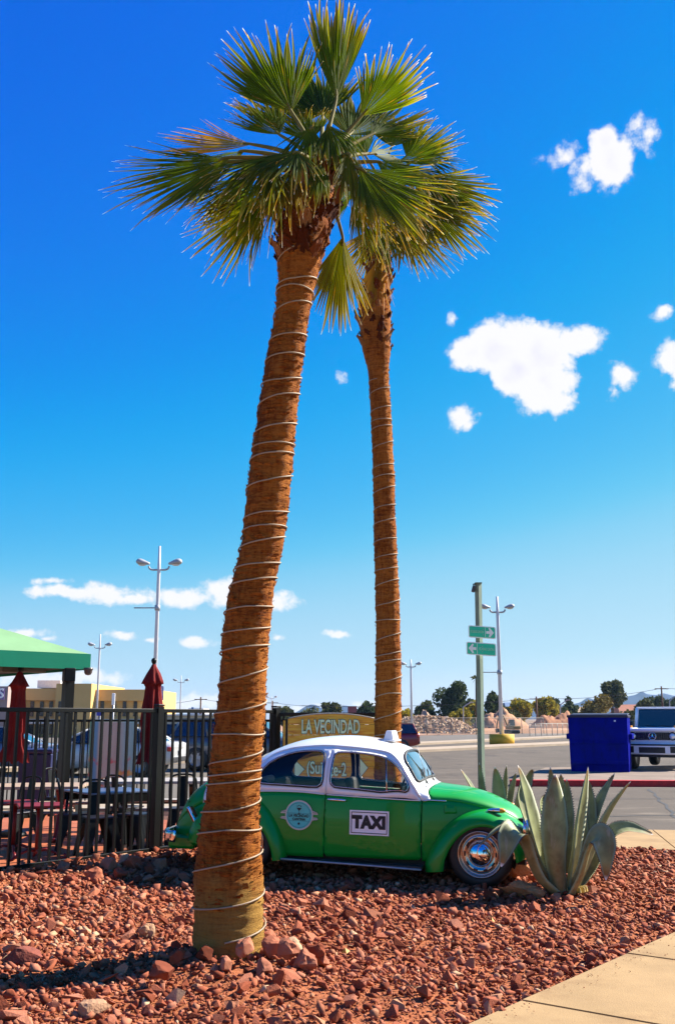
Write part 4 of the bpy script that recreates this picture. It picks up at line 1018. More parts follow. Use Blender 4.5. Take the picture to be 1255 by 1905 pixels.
def frond(root, foot, crown, hast, tip, spread, age=0.0, nseg=36, normal=None, droop=.22, seed=0, fuse=.5, hang=0.0, stalk=True):
    r = random.Random(seed); H_ = Vector(hast); T_ = Vector(tip); e1 = (T_ - H_); L0 = e1.length; e1.normalize()
    n0 = Vector(normal) if normal is not None else Vector((0, -1, .45)); n0 = n0 - e1 * n0.dot(e1)
    n0.normalize(); e2 = n0.cross(e1).normalized()
    V3 = []; F3 = []; col = []; A = R(spread); m_ = 9
    rows = []
    for i in range(nseg + 1): pass
    for i in range(nseg):
        f = (i + .5) / nseg * 2 - 1; a = f * A / 2
        Ls = L0 * (1.0 - .30 * abs(f) ** 1.6) * r.uniform(.80, 1.10)
        d = e1 * math.cos(a) + e2 * math.sin(a); lat = (-e1 * math.sin(a) + e2 * math.cos(a))
        da = A / nseg; sd1 = r.random(); tw = r.gauss(0, .35); fu = min(.85, (fuse + .10) * r.uniform(.85, 1.15)); dr = droop * r.uniform(.4, 1.6) + hang * (r.random() < .22) * .7
        side_w = r.gauss(0, .17); base = len(V3)
        for k in range(m_ + 1):
            t = k / m_; rad_ = .02 + Ls * t
            wid = (da * rad_ * .60) if t < fu else da * Ls * fu * .60 * max(.01, 1 - ((t - fu) / (1 - fu))) ** .75
            wid = max(wid, .0009)
            cup = .10 * L0 * (abs(f) ** 2) * t - .05 * L0 * math.sin(math.pi * t)
            sag = dr * Ls * max(0, t - .28) ** 2.0 * 1.35
            # leaves with a strong droop fold over and hang
            c = H_ + d * rad_ * (1 - .25 * sag / max(Ls, .01)) + n0 * cup + Vector((0, 0, -1)) * sag + lat * side_w * Ls * max(0, t - fu) ** 1.5
            ph = tw * max(0, t - fu) * 1.6; lt = lat * math.cos(ph) + n0 * math.sin(ph); up_ = n0 * math.cos(ph) - lat * math.sin(ph)
            fold = wid * (.62 if t < fu else .45)
            V3 += [c - lt * wid - up_ * fold * .5, c + up_ * fold * .5, c + lt * wid - up_ * fold * .5]
            tt = min(1, t * (1 + .10 * sd1) if t < .75 else t)
            for _ in range(3): col.append((tt, sd1, min(1, age * (.35 + .9 * t) * (.6 + .8 * abs(f)) + (.5 if r.random() < .02 else 0))))
        for k in range(m_):
            q = base + 3 * k; F3 += [(q, q + 1, q + 4, q + 3), (q + 1, q + 2, q + 5, q + 4)]
    V3 = [v - foot for v in V3]
    b = MB(); b.add(V3, F3, 0, False)
    me = bpy.data.meshes.new('frond'); me.from_pydata(b.v, [], b.f); me.materials.append(frond_m); me.update()
    ca = me.color_attributes.new('blade', 'FLOAT_COLOR', 'POINT'); ca.data.foreach_set('color', np.array([(a_, b_, c_, 1) for a_, b_, c_ in col], dtype='f').ravel())
    o = link('frond', me, root)
    if stalk:
        c0 = Vector(crown); mid = c0.lerp(H_, .5) + Vector((0, 0, .06 * (H_ - c0).length))
        pts = smooth_knots([(c0 - foot)[:], (mid - foot)[:], (H_ - foot)[:], (H_ + e1 * .10 * L0 - foot)[:]], 4)
        k = len(pts); MB().tube(pts, [.026 - .020 * i / (k - 1) for i in range(k)], 6).build('leaf_stalk', petiole_m, o)
    return o
def fr(root, foot, Y, crown, h, t, spread, **kw):
    return frond(root, foot, at(crown[0], crown[1], Y + crown[2]), at(h[0], h[1], Y + h[2]), at(t[0], t[1], Y + t[2]), spread, **kw)
c1 = (597, 318, 0)
F1 = [((625, 185, .15), (624, -8, .25), 42, dict(nseg=26, droop=.02, fuse=.72, normal=(.15, -1, .1))),
      ((542, 207, .15), (462, 42, .1), 105, dict(droop=.06, fuse=.5, normal=(.3, -1, -.2))),
      ((672, 215, .05), (786, 84, -.1), 100, dict(droop=.06, fuse=.55, normal=(-.3, -1, .3))),
      ((428, 292, -.2), (206, 362, -.45), 78, dict(droop=.12, fuse=.52, nseg=44, normal=(.2, -1, .5))),
      ((470, 268, .3), (292, 250, .5), 52, dict(age=.75, droop=.12, nseg=26)),
      ((420, 300, -.1), (262, 300, -.1), 70, dict(droop=.30, hang=.3)),
      ((492, 368, .1), (372, 488, .15), 84, dict(droop=.12, age=.1, normal=(.5, -1, .4))),
      ((552, 282, -.35), (478, 318, -.8), 100, dict(droop=.42, hang=.9, normal=(.1, -.6, .9))),
      ((668, 312, -.35), (812, 402, -.8), 76, dict(droop=.12, fuse=.6, normal=(-.1, -1, .35))),
      ((648, 285, -.3), (676, 385, -.55), 66, dict(droop=.3, hang=.9, normal=(.2, -1, .5), age=.1)),
      ((637, 440, .2), (620, 612, .2), 58, dict(age=.18, droop=.03, fuse=.6, normal=(.2, -1, 0), nseg=28)),
      ((596, 300, -.25), (590, 372, -.45), 44, dict(droop=.2, hang=.5, nseg=16, normal=(0, -1, .3))),
      ((505, 290, -.3), (425, 372, -.65), 90, dict(droop=.35, hang=.8, normal=(.2, -.9, .6))),
      ((560, 230, .6), (515, 140, 1.1), 110, dict(droop=.1)),
      ((650, 250, .6), (725, 165, 1.1), 110, dict(droop=.1)),
      ((600, 215, .6), (575, 110, 1.0), 90, dict(droop=.1)),
      ((485, 300, .5), (375, 400, .8), 90, dict(droop=.25, hang=.3)),
      ((690, 285, .5), (800, 300, .9), 100, dict(droop=.3, hang=.3)),
      ((700, 330, -.1), (770, 420, -.3), 100, dict(droop=.4, hang=.6, age=.15)),
      ((530, 290, .1), (452, 322, .2), 110, dict(droop=.45, hang=.5)),
      ((455, 330, .2), (345, 402, .1), 80, dict(droop=.2, hang=.3)),
      ((545, 320, -.2), (490, 392, -.4), 90, dict(droop=.4, hang=.5, age=.25))]
F1 += [((610, 232, -.2), (650, 300, -.4), 80, dict(droop=.5, hang=.9, nseg=24)), ((580, 236, -.15), (545, 300, -.35), 80, dict(droop=.5, hang=.9, nseg=24)),
       ((545, 392, -.1), (522, 462, -.15), 40, dict(age=1.0, droop=.05, nseg=12)),  ((525, 330, -.1), (498, 402, -.2), 40, dict(age=.9, droop=.1, nseg=14))]
F1 += [((520, 330, .0), (420, 432, -.1), 84, dict(droop=.22, hang=.4)), ((455, 280, .05), (330, 330, .0), 66, dict(droop=.3, hang=.4)), ((700, 300, -.1), (812, 330, -.3), 80, dict(droop=.25, hang=.4)),
       ((575, 262, .3), (545, 190, .5), 90, dict(droop=.15)), ((660, 360, .1), (720, 460, .1), 80, dict(droop=.2, hang=.5, age=.1)), ((520, 250, .3), (450, 180, .5), 90, dict(droop=.12)), ((690, 250, .3), (770, 215, .5), 90, dict(droop=.18, hang=.3))]
for i, (h, t, s_, kw) in enumerate(F1): fr(palm1, f1, 7.0, c1, h, t, s_, seed=i, **kw)
c2 = (708, 345, 0)
F2_ = [((755, 290, .3), (838, 225, .5), 105, dict(droop=.08)),
       ((728, 272, .3), (745, 205, .6), 105, dict(droop=.06)),
       ((792, 325, -.2), (918, 392, -.3), 92, dict(droop=.10, fuse=.6, normal=(.1, -1, .2), age=.05)),
       ((780, 365, -.4), (880, 468, -.5), 84, dict(droop=.08, fuse=.55, age=.08, normal=(.1, -1, .1))),
       ((748, 392, -.4), (790, 505, -.5), 84, dict(droop=.05, age=.12, normal=(0, -1, .1))),
       ((715, 400, -.6), (722, 505, -.8), 84, dict(droop=.05, age=.1, normal=(0, -1, .1))),
       ((712, 470, -.2), (688, 590, -.25), 46, dict(age=1.0, droop=.03, nseg=20, normal=(.3, -1, 0))),
       ((660, 350, .2), (560, 395, .3), 100, dict(droop=.3)),
       ((680, 290, .3), (620, 225, .5), 100, dict(droop=.15)),
       ((785, 292, .1), (870, 300, .1), 100, dict(droop=.35, hang=.7)),
       ((770, 340, .6), (850, 400, 1.1), 100, dict(droop=.2)),
       ((735, 345, -.4), (770, 440, -.7), 84, dict(droop=.2, hang=.6, normal=(0, -1, .3))),
       ((700, 420, .3), (650, 520, .4), 80, dict(droop=.1, age=.3)),
       ((765, 310, -.4), (850, 345, -.8), 90, dict(droop=.3, hang=.7, normal=(0, -.8, .6))),
       ((770, 330, -.1), (905, 440, -.1), 84, dict(droop=.14, fuse=.55, normal=(.1, -1, .2))),
       ((735, 390, .2), (840, 500, .3), 84, dict(droop=.06, age=.15)),
       ((745, 300, .0), (850, 262, -.1), 84, dict(droop=.12, normal=(-.2, -1, .4)))]
for i, (h, t, s_, kw) in enumerate(F2_): fr(palm2, f2, Y2, c2, h, t, s_, seed=50 + i, **kw)

# ------------------------------------------------------------------ agaves
def agave_mat():
    m = bpy.data.materials.new('agave leaf'); m.use_nodes = True
    nt = m.node_tree; N = nt.nodes; L = nt.links; b = N['Principled BSDF']; b.inputs['Roughness'].default_value = .55; b.inputs['Specular IOR Level'].default_value = .3
    a = N.new('ShaderNodeAttribute'); a.attribute_name = 'leaf'; sp = N.new('ShaderNodeSeparateColor'); L.new(a.outputs['Color'], sp.inputs[0])
    rp = N.new('ShaderNodeValToRGB'); cr = rp.color_ramp
    for p, c in ((0, (.34, .28, .12)), (.15, (.26, .25, .12)), (.5, (.215, .24, .115)), (.86, (.20, .225, .095)), (.95, (.28, .15, .04)), (1, (.09, .045, .02))):
        e = cr.elements.new(p); e.color = (*c, 1)
    cr.elements.remove(cr.elements[0]); cr.elements.remove(cr.elements[-1])
    L.new(sp.outputs[0], rp.inputs[0])
    tc = N.new('ShaderNodeTexCoord'); nz = N.new('ShaderNodeTexNoise'); nz.inputs['Scale'].default_value = 9; nz.inputs['Detail'].default_value = 6; L.new(tc.outputs['Object'], nz.inputs['Vector'])
    mx = N.new('ShaderNodeMix'); mx.data_type = 'RGBA'; mx.blend_type = 'MULTIPLY'; mx.inputs['Factor'].default_value = .8
    r2 = N.new('ShaderNodeValToRGB'); r2.color_ramp.elements[0].position = .32; r2.color_ramp.elements[0].color = (.62, .58, .50, 1); r2.color_ramp.elements[1].position = .6; r2.color_ramp.elements[1].color = (1.15, 1.12, 1.05, 1)
    L.new(nz.outputs['Fac'], r2.inputs[0]); L.new(rp.outputs[0], mx.inputs['A']); L.new(r2.outputs[0], mx.inputs['B'])
    ed = N.new('ShaderNodeMix'); ed.data_type = 'RGBA'; ed.inputs['B'].default_value = (.29, .31, .17, 1); L.new(sp.outputs[1], ed.inputs['Factor']); L.new(mx.outputs['Result'], ed.inputs['A'])
    L.new(ed.outputs['Result'], b.inputs['Base Color'])
    bp = N.new('ShaderNodeBump'); bp.inputs['Strength'].default_value = .25; bp.inputs['Distance'].default_value = .01; L.new(nz.outputs['Fac'], bp.inputs['Height']); L.new(bp.outputs[0], b.inputs['Normal'])
    return m
agave_m = agave_mat(); add_wear(agave_m, (.17, .10, .035), 5.0, (1, 1, .35), .60, .70); add_wear(agave_m, (.33, .33, .22), 16.0, (1, 1, .12), .56, .74)
spine_m = mat('agave spine', (.10, .045, .02), .5)
def agave_leaf(root, foot, pts, width, face, seed=0, name='leaf', thick=.022):
    """pts: spine of the leaf as world points; face: direction its hollow inner side looks"""
    sp_ = smooth_knots([(Vector(p) - foot)[:] for p in pts], 6); n = len(sp_); r = random.Random(seed)
    V3 = []; F3 = []; col = []; m_ = 8; edges = ([], [])
    face = Vector(face)
    for i, p in enumerate(sp_):
        t = i / (n - 1); tg = (sp_[min(i + 1, n - 1)] - sp_[max(i - 1, 0)]).normalized()
        nn_ = (face - tg * face.dot(tg)); nn_ = nn_.normalized() if nn_.length > 1e-4 else tg.orthogonal().normalized()
        # keep the inner side continuous along a leaf that folds over
        face = nn_ * .7 + face * .3
        lt = tg.cross(nn_).normalized()
        w = width * (np.interp(t, [0, .12, .3, .55, .75, .9, .97, 1], [.62, .60, .76, 1.0, .80, .37, .13, .02])) / 2
        gut = .42 * (1 - .35 * t); th = thick * np.interp(t, [0, .3, .8, 1], [2.2, 1.3, .6, .1])
        for side in (0, 1):
            for j in range(m_ + 1):
                f = j / m_ * 2 - 1; f = f if side == 0 else -f
                q = p + lt * w * f + nn_ * (w * gut * f * f) - nn_ * (th * (1 - f * f) if side else 0)
                V3.append(q); col.append((t, 1 if abs(f) > .93 else 0))
        edges[0].append(p - lt * w + nn_ * w * gut); edges[1].append(p + lt * w + nn_ * w * gut)
    k = 2 * (m_ + 1)
    F3 = [(i * k + j, i * k + (j + 1) % k, (i + 1) * k + (j + 1) % k, (i + 1) * k + j) for i in range(n - 1) for j in range(k)]
    o = MB().add(V3, F3, 0, True).build(name, agave_m, root)
    ca = o.data.color_attributes.new('leaf', 'FLOAT_COLOR', 'POINT'); ca.data.foreach_set('color', np.array([(a, e, 0, 1) for a, e in col], dtype='f').ravel())
    b = MB()
    for E_ in edges:
        for i in range(2, n - 2):
            for q in (.0, .5):
                p = E_[i].lerp(E_[i + 1], q); tg = (E_[i + 1] - E_[i]).normalized(); c = sp_[i]; ow = (p - c).normalized()
                b.add([p - tg * .006, p + tg * .006, p + ow * .015 + tg * .003], [(0, 1, 2)])
    b.build('spines', spine_m, o)['kind'] = 'stuff'; return o
AG = gp(1049, 1663)
def agave(root, foot, leaves, Y):
    for i, (px, w, face) in enumerate(leaves):
        w *= 1.14
        agave_leaf(root, foot, [at(930 + u / 4.183, 1410 + v / 4.183, Y + dy) for u, v, dy in px], w, face, i)
ag1 = thing('agave', 'large grey green agave in front of the car nose', 'agave', AG)
LV = [([(470, 1010, -.02), (330, 800, -.10), (245, 520, -.14), (190, 270, -.14), (137, 58, -.12)], .24, (1, -.55, .2)),
      ([(470, 1040, -.12), (440, 830, -.24), (432, 600, -.30), (428, 340, -.30), (430, 130, -.26)], .225, (0, 1, .1)),
      ([(545, 1000, -.05), (575, 780, -.14), (600, 540, -.16), (640, 300, -.16), (684, 72, -.12)], .18, (.8, -.7, .2)),
      ([(560, 980, .1), (640, 760, .16), (672, 520, .2), (682, 340, .22), (684, 170, .22)], .16, (-.2, -1, .2)),
      ([(580, 1000, .1), (680, 740, .14), (730, 500, .18), (800, 300, .22), (893, 118, .26)], .13, (-.9, -.5, .4)),
      ([(570, 1010, -.02), (690, 780, .0), (780, 560, .0), (880, 370, .0), (1015, 185, .02)], .14, (-.8, .5, .5)),
      ([(590, 1030, .05), (710, 880, .1), (800, 700, .12), (880, 580, .12), (980, 545, .12), (1090, 565, .1), (1190, 600, .08)], .13, (-.3, -.5, 1)),
      ([(540, 1050, -.12), (620, 900, -.30), (690, 690, -.42), (745, 610, -.48), (805, 640, -.54), (825, 780, -.58), (822, 955, -.58)], .20, (-.8, -.3, .7)),
      ([(430, 1045, -.1), (300, 920, -.24), (215, 740, -.34), (175, 620, -.38), (120, 570, -.44), (75, 620, -.48), (45, 730, -.5), (8, 850, -.5)], .21, (.6, -.1, 1)),
      ([(440, 1010, .02), (280, 830, -.05), (160, 640, -.14), (110, 560, -.2), (50, 530, -.24), (-60, 590, -.28), (-170, 700, -.3)], .10, (.2, .2, 1)),
      ([(500, 900, .25), (440, 600, .3), (410, 350, .32), (388, 70, .34)], .12, (.1, -1, .1)),
      ([(510, 900, .3), (500, 600, .36), (480, 350, .4), (470, 120, .42)], .12, (.1, -1, .1)),
      ([(520, 900, .2), (525, 600, .22), (520, 380, .25), (517, 165, .26)], .11, (.1, -1, .1)),
      ([(450, 950, .25), (260, 600, .35), (165, 330, .4), (205, 180, .42), (255, 85, .42)], .15, (.7, -.7, .2)),
      ([(480, 900, .3), (380, 560, .5), (330, 400, .55), (340, 330, .6), (372, 285, .62)], .10, (.5, -.5, .5)),
      ([(600, 1010, .2), (700, 820, .35), (760, 640, .4), (830, 480, .44)], .14, (-.8, -.3, .4)),
      ([(500, 1060, -.02), (545, 1020, -.05), (600, 800, -.02), (640, 560, .04), (660, 400, .06)], .14, (.6, -.6, .2))]
agave(ag1, AG, LV, AG.y)
stub_m = mat('dry agave stub', (.55, .40, .10), .7, var=.35, scale=12, dirt=(.16, .09, .03))
b = MB()
for i in range(9):
    a = -2.7 + i * .33; b.box((.15 * math.cos(a) + .02, .13 * math.sin(a), .03 + soil_z(AG.x, AG.y)), (.10, .035, .05), a, taper=(.8, .4), bev=.01)
b.build('dry_leaf_stubs', stub_m, ag1)
A2 = gp(915, 1600); A2 = Vector((at(915, 1600, 12.1).x, 12.1, .02))
ag2 = thing('agave', 'smaller grey green agave behind the car bonnet beside the sign post', 'agave', A2)
LV2 = [((915, 1600), (893, 1500), (877, 1465), (857, 1432), .09, (.8, -.5, .3), -.1), ((918, 1600), (903, 1510), (895, 1465), (891, 1419), .10, (.3, -1, .1), .15),
       ((920, 1600), (925, 1520), (926, 1475), (920, 1427), .19, (.2, -1, .1), -.2), ((924, 1600), (935, 1510), (940, 1470), (942, 1424), .12, (-.9, -.5, .1), -.1),
       ((928, 1600), (944, 1520), (952, 1475), (960, 1437), .12, (-.8, -.5, .2), .0), ((930, 1600), (955, 1530), (968, 1480), (973, 1440), .12, (-.8, -.5, .2), .2), ((910, 1600), (895, 1540), (880, 1510), (862, 1490), .12, (.8, -.4, .4), .1)]
for i, (p0, p1, p2, p3, w, fc, dy) in enumerate(LV2):
    agave_leaf(ag2, A2, [at(p0[0], p0[1], A2.y + dy * .3)] + [at(q[0], q[1], A2.y + dy) for q in (p1, p2, p3)], w, fc, 90 + i)

# ------------------------------------------------------------------ railings
def railing(label, a, b, top, bays, first_post=True, spacing=.117, zb_=.10, post=.085, pick=.026, stops=None):
    a = Vector(a); b = Vector(b); d = b - a; L_ = d.length; ang = math.atan2(d.y, d.x)
    root = thing('railing', label, 'railing', (a.x, a.y, 0), ang)
    bl = L_ / bays
    ps = stops or [i * bl for i in range(bays + 1)]
    bays = len(ps) - 1
    pm = MB().box((0, 0, (top + .03) / 2 - .05), (post, post, top + .13)).box((0, 0, top + .045), (post + .012, post + .012, .022), bev=.006).mesh('post', black_metal)
    for i in range(0 if first_post else 1, bays + 1): link('post', pm, root, (ps[i], 0, 0))
    km = MB().box((0, 0, (top - .02 + zb_) / 2), (pick, pick, top - .02 - zb_)).mesh('picket', black_metal)
    for i in range(bays):
        x0 = ps[i] + post / 2; x1 = ps[i + 1] - post / 2; k = int((x1 - x0) / spacing)
        MB().box(((x0 + x1) / 2, 0, top - .02), (x1 - x0 - .004, .042, .045), bev=.004).build('top_rail', black_metal, root)
        MB().box(((x0 + x1) / 2, 0, zb_), (x1 - x0 - .004, .042, .048), bev=.004).build('bottom_rail', black_metal, root)
        for j in range(k): link('picket', km, root, (x0 + (j + .5) * (x1 - x0) / k, 0, 0))
    return root
railing('near black picket railing along the gravel on the left', FC - FDIR * 7.2, FC, 1.69, 3, stops=[0, 2.59, 5.18, 7.2])
railing('black picket railing running behind the wooden sign board', (FC.x, FC.y, 0), (.57, 13.50, 0), 1.655, 1, first_post=False)
railing('far black picket railing on the other side of the patio', (-9.4, 18.2, 0), (.85, 18.57, 0), 1.56, 5, spacing=.125, pick=.02)

# ------------------------------------------------------------------ patio
patio_m = mat('terracotta stained concrete', (.46, .135, .055), .55, var=.18, scale=1.3, bump=.06, bscale=40, spec=.35)
patio = bpy.data.objects.new('patio_floor', None); C.objects.link(patio); patio['kind'] = 'structure'
pn = Vector((-FDIR.y, FDIR.x))
for i in range(8):
    for j in range(7):
        a = FC + pn * (-.02 + i * 1.05) - FDIR * (j * 1.25 - 1.2)
        c4 = [a + pn * .006 - FDIR * .006, a + pn * 1.044 - FDIR * .006, a + pn * 1.044 - FDIR * 1.244, a + pn * .006 - FDIR * 1.244]
        if c4[0].y > 18.3 or (c4[0].x > FC.x - .2 and c4[0].y < 13.6): continue
        c4.reverse()
        MB().prism([p[:] for p in c4], -.16, -.03).build('floor_slab', patio_m, patio)
sheet('patio_bed', [(FC - FDIR * 8)[:], (FC + FDIR * .1)[:], (1.6, 13.7), (1.6, 18.5), (-9.4, 18.1)], -.05, mat('slab joint', (.12, .04, .02), .9))
o = MB().prism([(-9.4, 18.25), (1.6, 18.65), (1.6, 20.4), (-9.4, 20.0)], -.16, .0).build('walkway', concrete_pale); o['kind'] = 'structure'
parking_m = mat('pale parking asphalt', (.17, .15, .125), .93, var=.12, scale=.5, spec=.15)  # the lot's own grey-beige surface, paler than the drive
sheet('parking_lot', [(-60, 20.1), (-.5, 20.5), (-3, 75), (-60, 75)], ROAD_Z + .008, parking_m)

def P(u, v, Y): return at(u, v, Y)
FZ = -.03
wood_grey = mat('sun bleached table top', (.42, .30, .22), .7, var=.2, scale=5, stretch=(1, 8, 8))
red_metal = mat('dark red painted metal', (.22, .010, .010), .45, var=.2)
def picnic_table(label, loc, rz, L_, top_m, leg_m, planks=4, z=.70):
    t = thing('picnic_table', label, 'picnic table', (loc[0], loc[1], FZ), rz)
    for i in range(planks): MB().box((0, -.33 + .22 * i * 3 / (planks - 1) if planks > 1 else 0, z), (L_, .19, .04), bev=.006).build('plank', top_m, t)
    for s in (-1, 1):
        for k in (0, 1): MB().box((0, s * (.62 + .14 * k), .42), (L_, .12, .035), bev=.006).build('bench_plank', top_m, t)
    for x in (-L_ * .33, L_ * .33):
        b = MB()
        for s in (-1, 1):
            b.tube(smooth_knots([(x, s * .30, z - .03), (x, s * .16, z - .16), (x, s * .14, .3), (x, s * .30, .06), (x, s * .42, .02)], 4), .035, 8)
        b.box((x, 0, .39), (.06, 1.5, .05)).box((x, 0, z - .04), (.06, .66, .04)); b.build('leg', leg_m, t)
    return t
p = P(62, 1455, 13.7); picnic_table('picnic table with pale plank top and dark red legs at far left of the patio', (p.x - .25, 14.0), R(4), 1.7, wood_grey, red_metal)
p = P(283, 1467, 14.2); picnic_table('long picnic table with curved black legs behind the railing post', (p.x, 14.5), R(5), 1.55, mat('pale grey table top', (.46, .42, .38), .6, var=.12, scale=5), black_metal, z=.74)
p = P(0, 1455, 14.0); MB()
def metal_table(label, loc, rz):
    t = thing('patio_table', label, 'table', (loc[0], loc[1], FZ), rz)
    tm = mat('blue grey metal table top', (.20, .24, .38), .28, .5, var=.1)
    MB().box((0, 0, .70), (.86, .86, .025), bev=.006).build('tabletop', tm, t)
    b = MB(); frame_rect(b, 0, 0, 1, 1, 0.01, 0, 0) if False else None
    for sx in (-1, 1):
        MB().box((0, sx * .415, .64), (.84, .02, .11)).build('apron', black_metal, t)
        for sy in (-1, 1): MB().tube([(sx * .38, sy * .38, .69), (sx * .42, sy * .42, 0)], [.022, .014], 8).build('leg', black_metal, t)
    return t
p = P(195, 1488, 12.9); metal_table('square metal table with bluish top between the dark chairs', (p.x, 13.1), R(38))
def metal_chair(label, loc, rz, back=True):
    t = thing('patio_chair', label, 'chair', (loc[0], loc[1], FZ), rz)
    MB().box((0, 0, .45), (.36, .36, .02), bev=.008).build('seat', mat('blue black chair metal', (.030, .033, .05), .3, .4, var=.1), t)
    for sx in (-1, 1):
        for sy in (-1, 1):
            MB().add([(sx * .03, sy * .17, .445), (sx * .17, sy * .03, .445), (sx * .17, sy * .17, .445), (sx * .185, sy * .235, 0), (sx * .235, sy * .185, 0), (sx * .235, sy * .235, 0)], [(0, 1, 4, 3), (1, 2, 5, 4), (2, 0, 3, 5), (3, 4, 5), (2, 1, 0)]).build('leg', black_metal, t)
        MB().box((sx * .16, 0, .41), (.012, .32, .06)).build('seat_rail', black_metal, t)
    if back:
        MB().tube(smooth_knots([(-.17, .16, .45), (-.18, .20, .70), (-.15, .23, .84), (0, .245, .87), (.15, .23, .84), (.18, .20, .70), (.17, .16, .45)], 4), .013, 8).build('back_frame', black_metal, t)
        MB().box((0, .205, .65), (.11, .012, .40), rx=R(-8)).build('backrest', black_metal, t)
    return t
p = P(165, 1600, 12.15); metal_chair('dark metal chair just behind the railing left of the square table', (p.x + .05, 12.35), R(30))
p = P(240, 1600, 12.4); metal_chair('dark metal chair behind the railing beside its end post', (p.x, 12.75), R(-20), back=False)
p = P(118, 1600, 12.1); metal_chair('dark metal chair turned sideways at the left of the square table', (p.x - .05, 12.75), R(105))
p = P(245, 1540, 14.0); metal_chair('dark metal chair on the far side of the square table', (p.x - .05, 13.75), R(150))
metal_chair('dark metal chair at the near side of the long picnic table', (P(330, 1580, 13.2).x, 13.55), R(10))
metal_chair('dark metal chair between the bin and the left picnic table', (P(110, 1560, 15.4).x, 15.4), R(70))
metal_chair('dark metal chair near the left edge behind the pedestal tables', (P(28, 1570, 13.0).x, 13.0), R(-30))
def pedestal_table(label, loc):
    t = thing('pedestal_table', label, 'table', (loc[0], loc[1], FZ))
    MB().box((0, 0, .62), (.50, .50, .03), R(20), bev=.008).build('tabletop', red_metal, t)
    MB().tube([(0, 0, .61), (0, 0, .10)], .032, 10).build('stem', red_metal, t)
    for k in range(4):
        a = k * math.pi / 2 + .4; c_, s_ = math.cos(a), math.sin(a)
        MB().tube([(r_ * c_, r_ * s_, z_) for r_, z_ in ((.02, .12), (.10, .13), (.20, .09), (.27, .03), (.31, .02), (.33, .045), (.30, .07))], .017, 6).build('foot', red_metal, t)
    return t
p = P(58, 1612, 11.7); pedestal_table('small dark red pedestal table with scrolled feet near the railing', (p.x, 11.9))
p = P(10, 1600, 11.7); pedestal_table('dark red pedestal table with scrolled feet cut by the left edge', (p.x - .12, 12.3))
# closed parasols
red_cloth = mat('dark red parasol cloth', (.21, .014, .012), .8, var=.18, scale=6, bump=.2, bscale=30, spec=.15)
def parasol(label, loc, ztop, zbot, prof):
    t = thing('closed_parasol', label, 'parasol', (loc[0], loc[1], FZ))
    V3 = []; F3 = []; n = 48; k = len(prof)
    for i, (f, r_) in enumerate(prof):
        z = ztop + (zbot - ztop) * f
        for j in range(n):
            a = 2 * math.pi * j / n; pl_ = 1 + .20 * math.sin(8 * a + .4 * math.sin(3 * f * 6)) * min(1, f * 4) + .06 * math.sin(3 * a + i)
            V3.append((r_ * pl_ * math.cos(a), r_ * pl_ * math.sin(a), z - .025 * (1 + math.sin(8 * a)) * (f > .93)))
    F3 = [(i * n + j, i * n + (j + 1) % n, (i + 1) * n + (j + 1) % n, (i + 1) * n + j) for i in range(k - 1) for j in range(n)]
    MB().add(V3, F3, 0, True).build('folded_canopy', red_cloth, t)
    MB().cyl((0, 0, 0), (0, 0, ztop), .02, n=10).build('pole', black_metal, t)
    MB().lathe([(.001, ztop + .085), (.028, ztop + .07), (.036, ztop + .045), (.028, ztop + .02), (.015, ztop), (.015, ztop - .02)], 14).build('finial', black_metal, t)
    MB().lathe([(.001, .08), (.06, .078), (.22, .05), (.25, .0), (.001, 0)], 20).build('base', black_metal, t)
PR = [(0, .022), (.03, .04), (.10, .085), (.17, .115), (.205, .125), (.21, .10), (.24, .085), (.32, .095), (.45, .115), (.6, .12), (.75, .11), (.86, .10), (.92, .12), (1, .16)]
p = P(286, 1236, 12.9); parasol('closed dark red parasol rising behind the railing post', (p.x, 12.9), p.z - FZ, P(286, 1416, 12.9).z - FZ, PR)
PR2 = [(0, .03), (.05, .06), (.12, .10), (.17, .135), (.175, .10), (.22, .085), (.35, .09), (.5, .105), (.68, .115), (.72, .095), (.84, .12), (.93, .17), (1, .18)]
p = P(37, 1250, 14.4); parasol('closed dark red parasol under the green canopy', (p.x, 14.4), p.z - FZ, P(37, 1414, 14.4).z - FZ, PR2)
# green canopy pavilion
canopy_top = mat('pale green canopy cloth', (.22, .40, .20), .85, var=.12, scale=1.2, spec=.15)
valance_m = mat('green valance cloth', (.003, .235, .130), .75, var=.10, scale=1.5, spec=.2)
CC = P(167, 1217, 14.7); ue = Vector((-.76, -.65, 0)).normalized(); ve = Vector((-.65, .76, 0)).normalized(); SZ = 4.2
gz = thing('canopy_pavilion', 'green hipped canopy pavilion on black posts at the left edge', 'pavilion', (CC.x, CC.y, FZ))
c_ = [Vector((0, 0, CC.z - FZ)), ue * SZ + Vector((0, 0, CC.z - FZ)), (ue + ve) * SZ + Vector((0, 0, CC.z - FZ)), ve * SZ + Vector((0, 0, CC.z - FZ))]
apx = (ue + ve) * SZ / 2; apx.z = P(-180, 1116, 14.9).z - FZ
b = MB()
for i in range(4): b.add([c_[i], c_[(i + 1) % 4], apx, c_[i] - Vector((0, 0, .03)), c_[(i + 1) % 4] - Vector((0, 0, .03)), apx - Vector((0, 0, .03))], [(0, 1, 2), (5, 4, 3)])
b.build('roof_cloth', canopy_top, gz)
vh = CC.z - P(167, 1246, 14.7).z
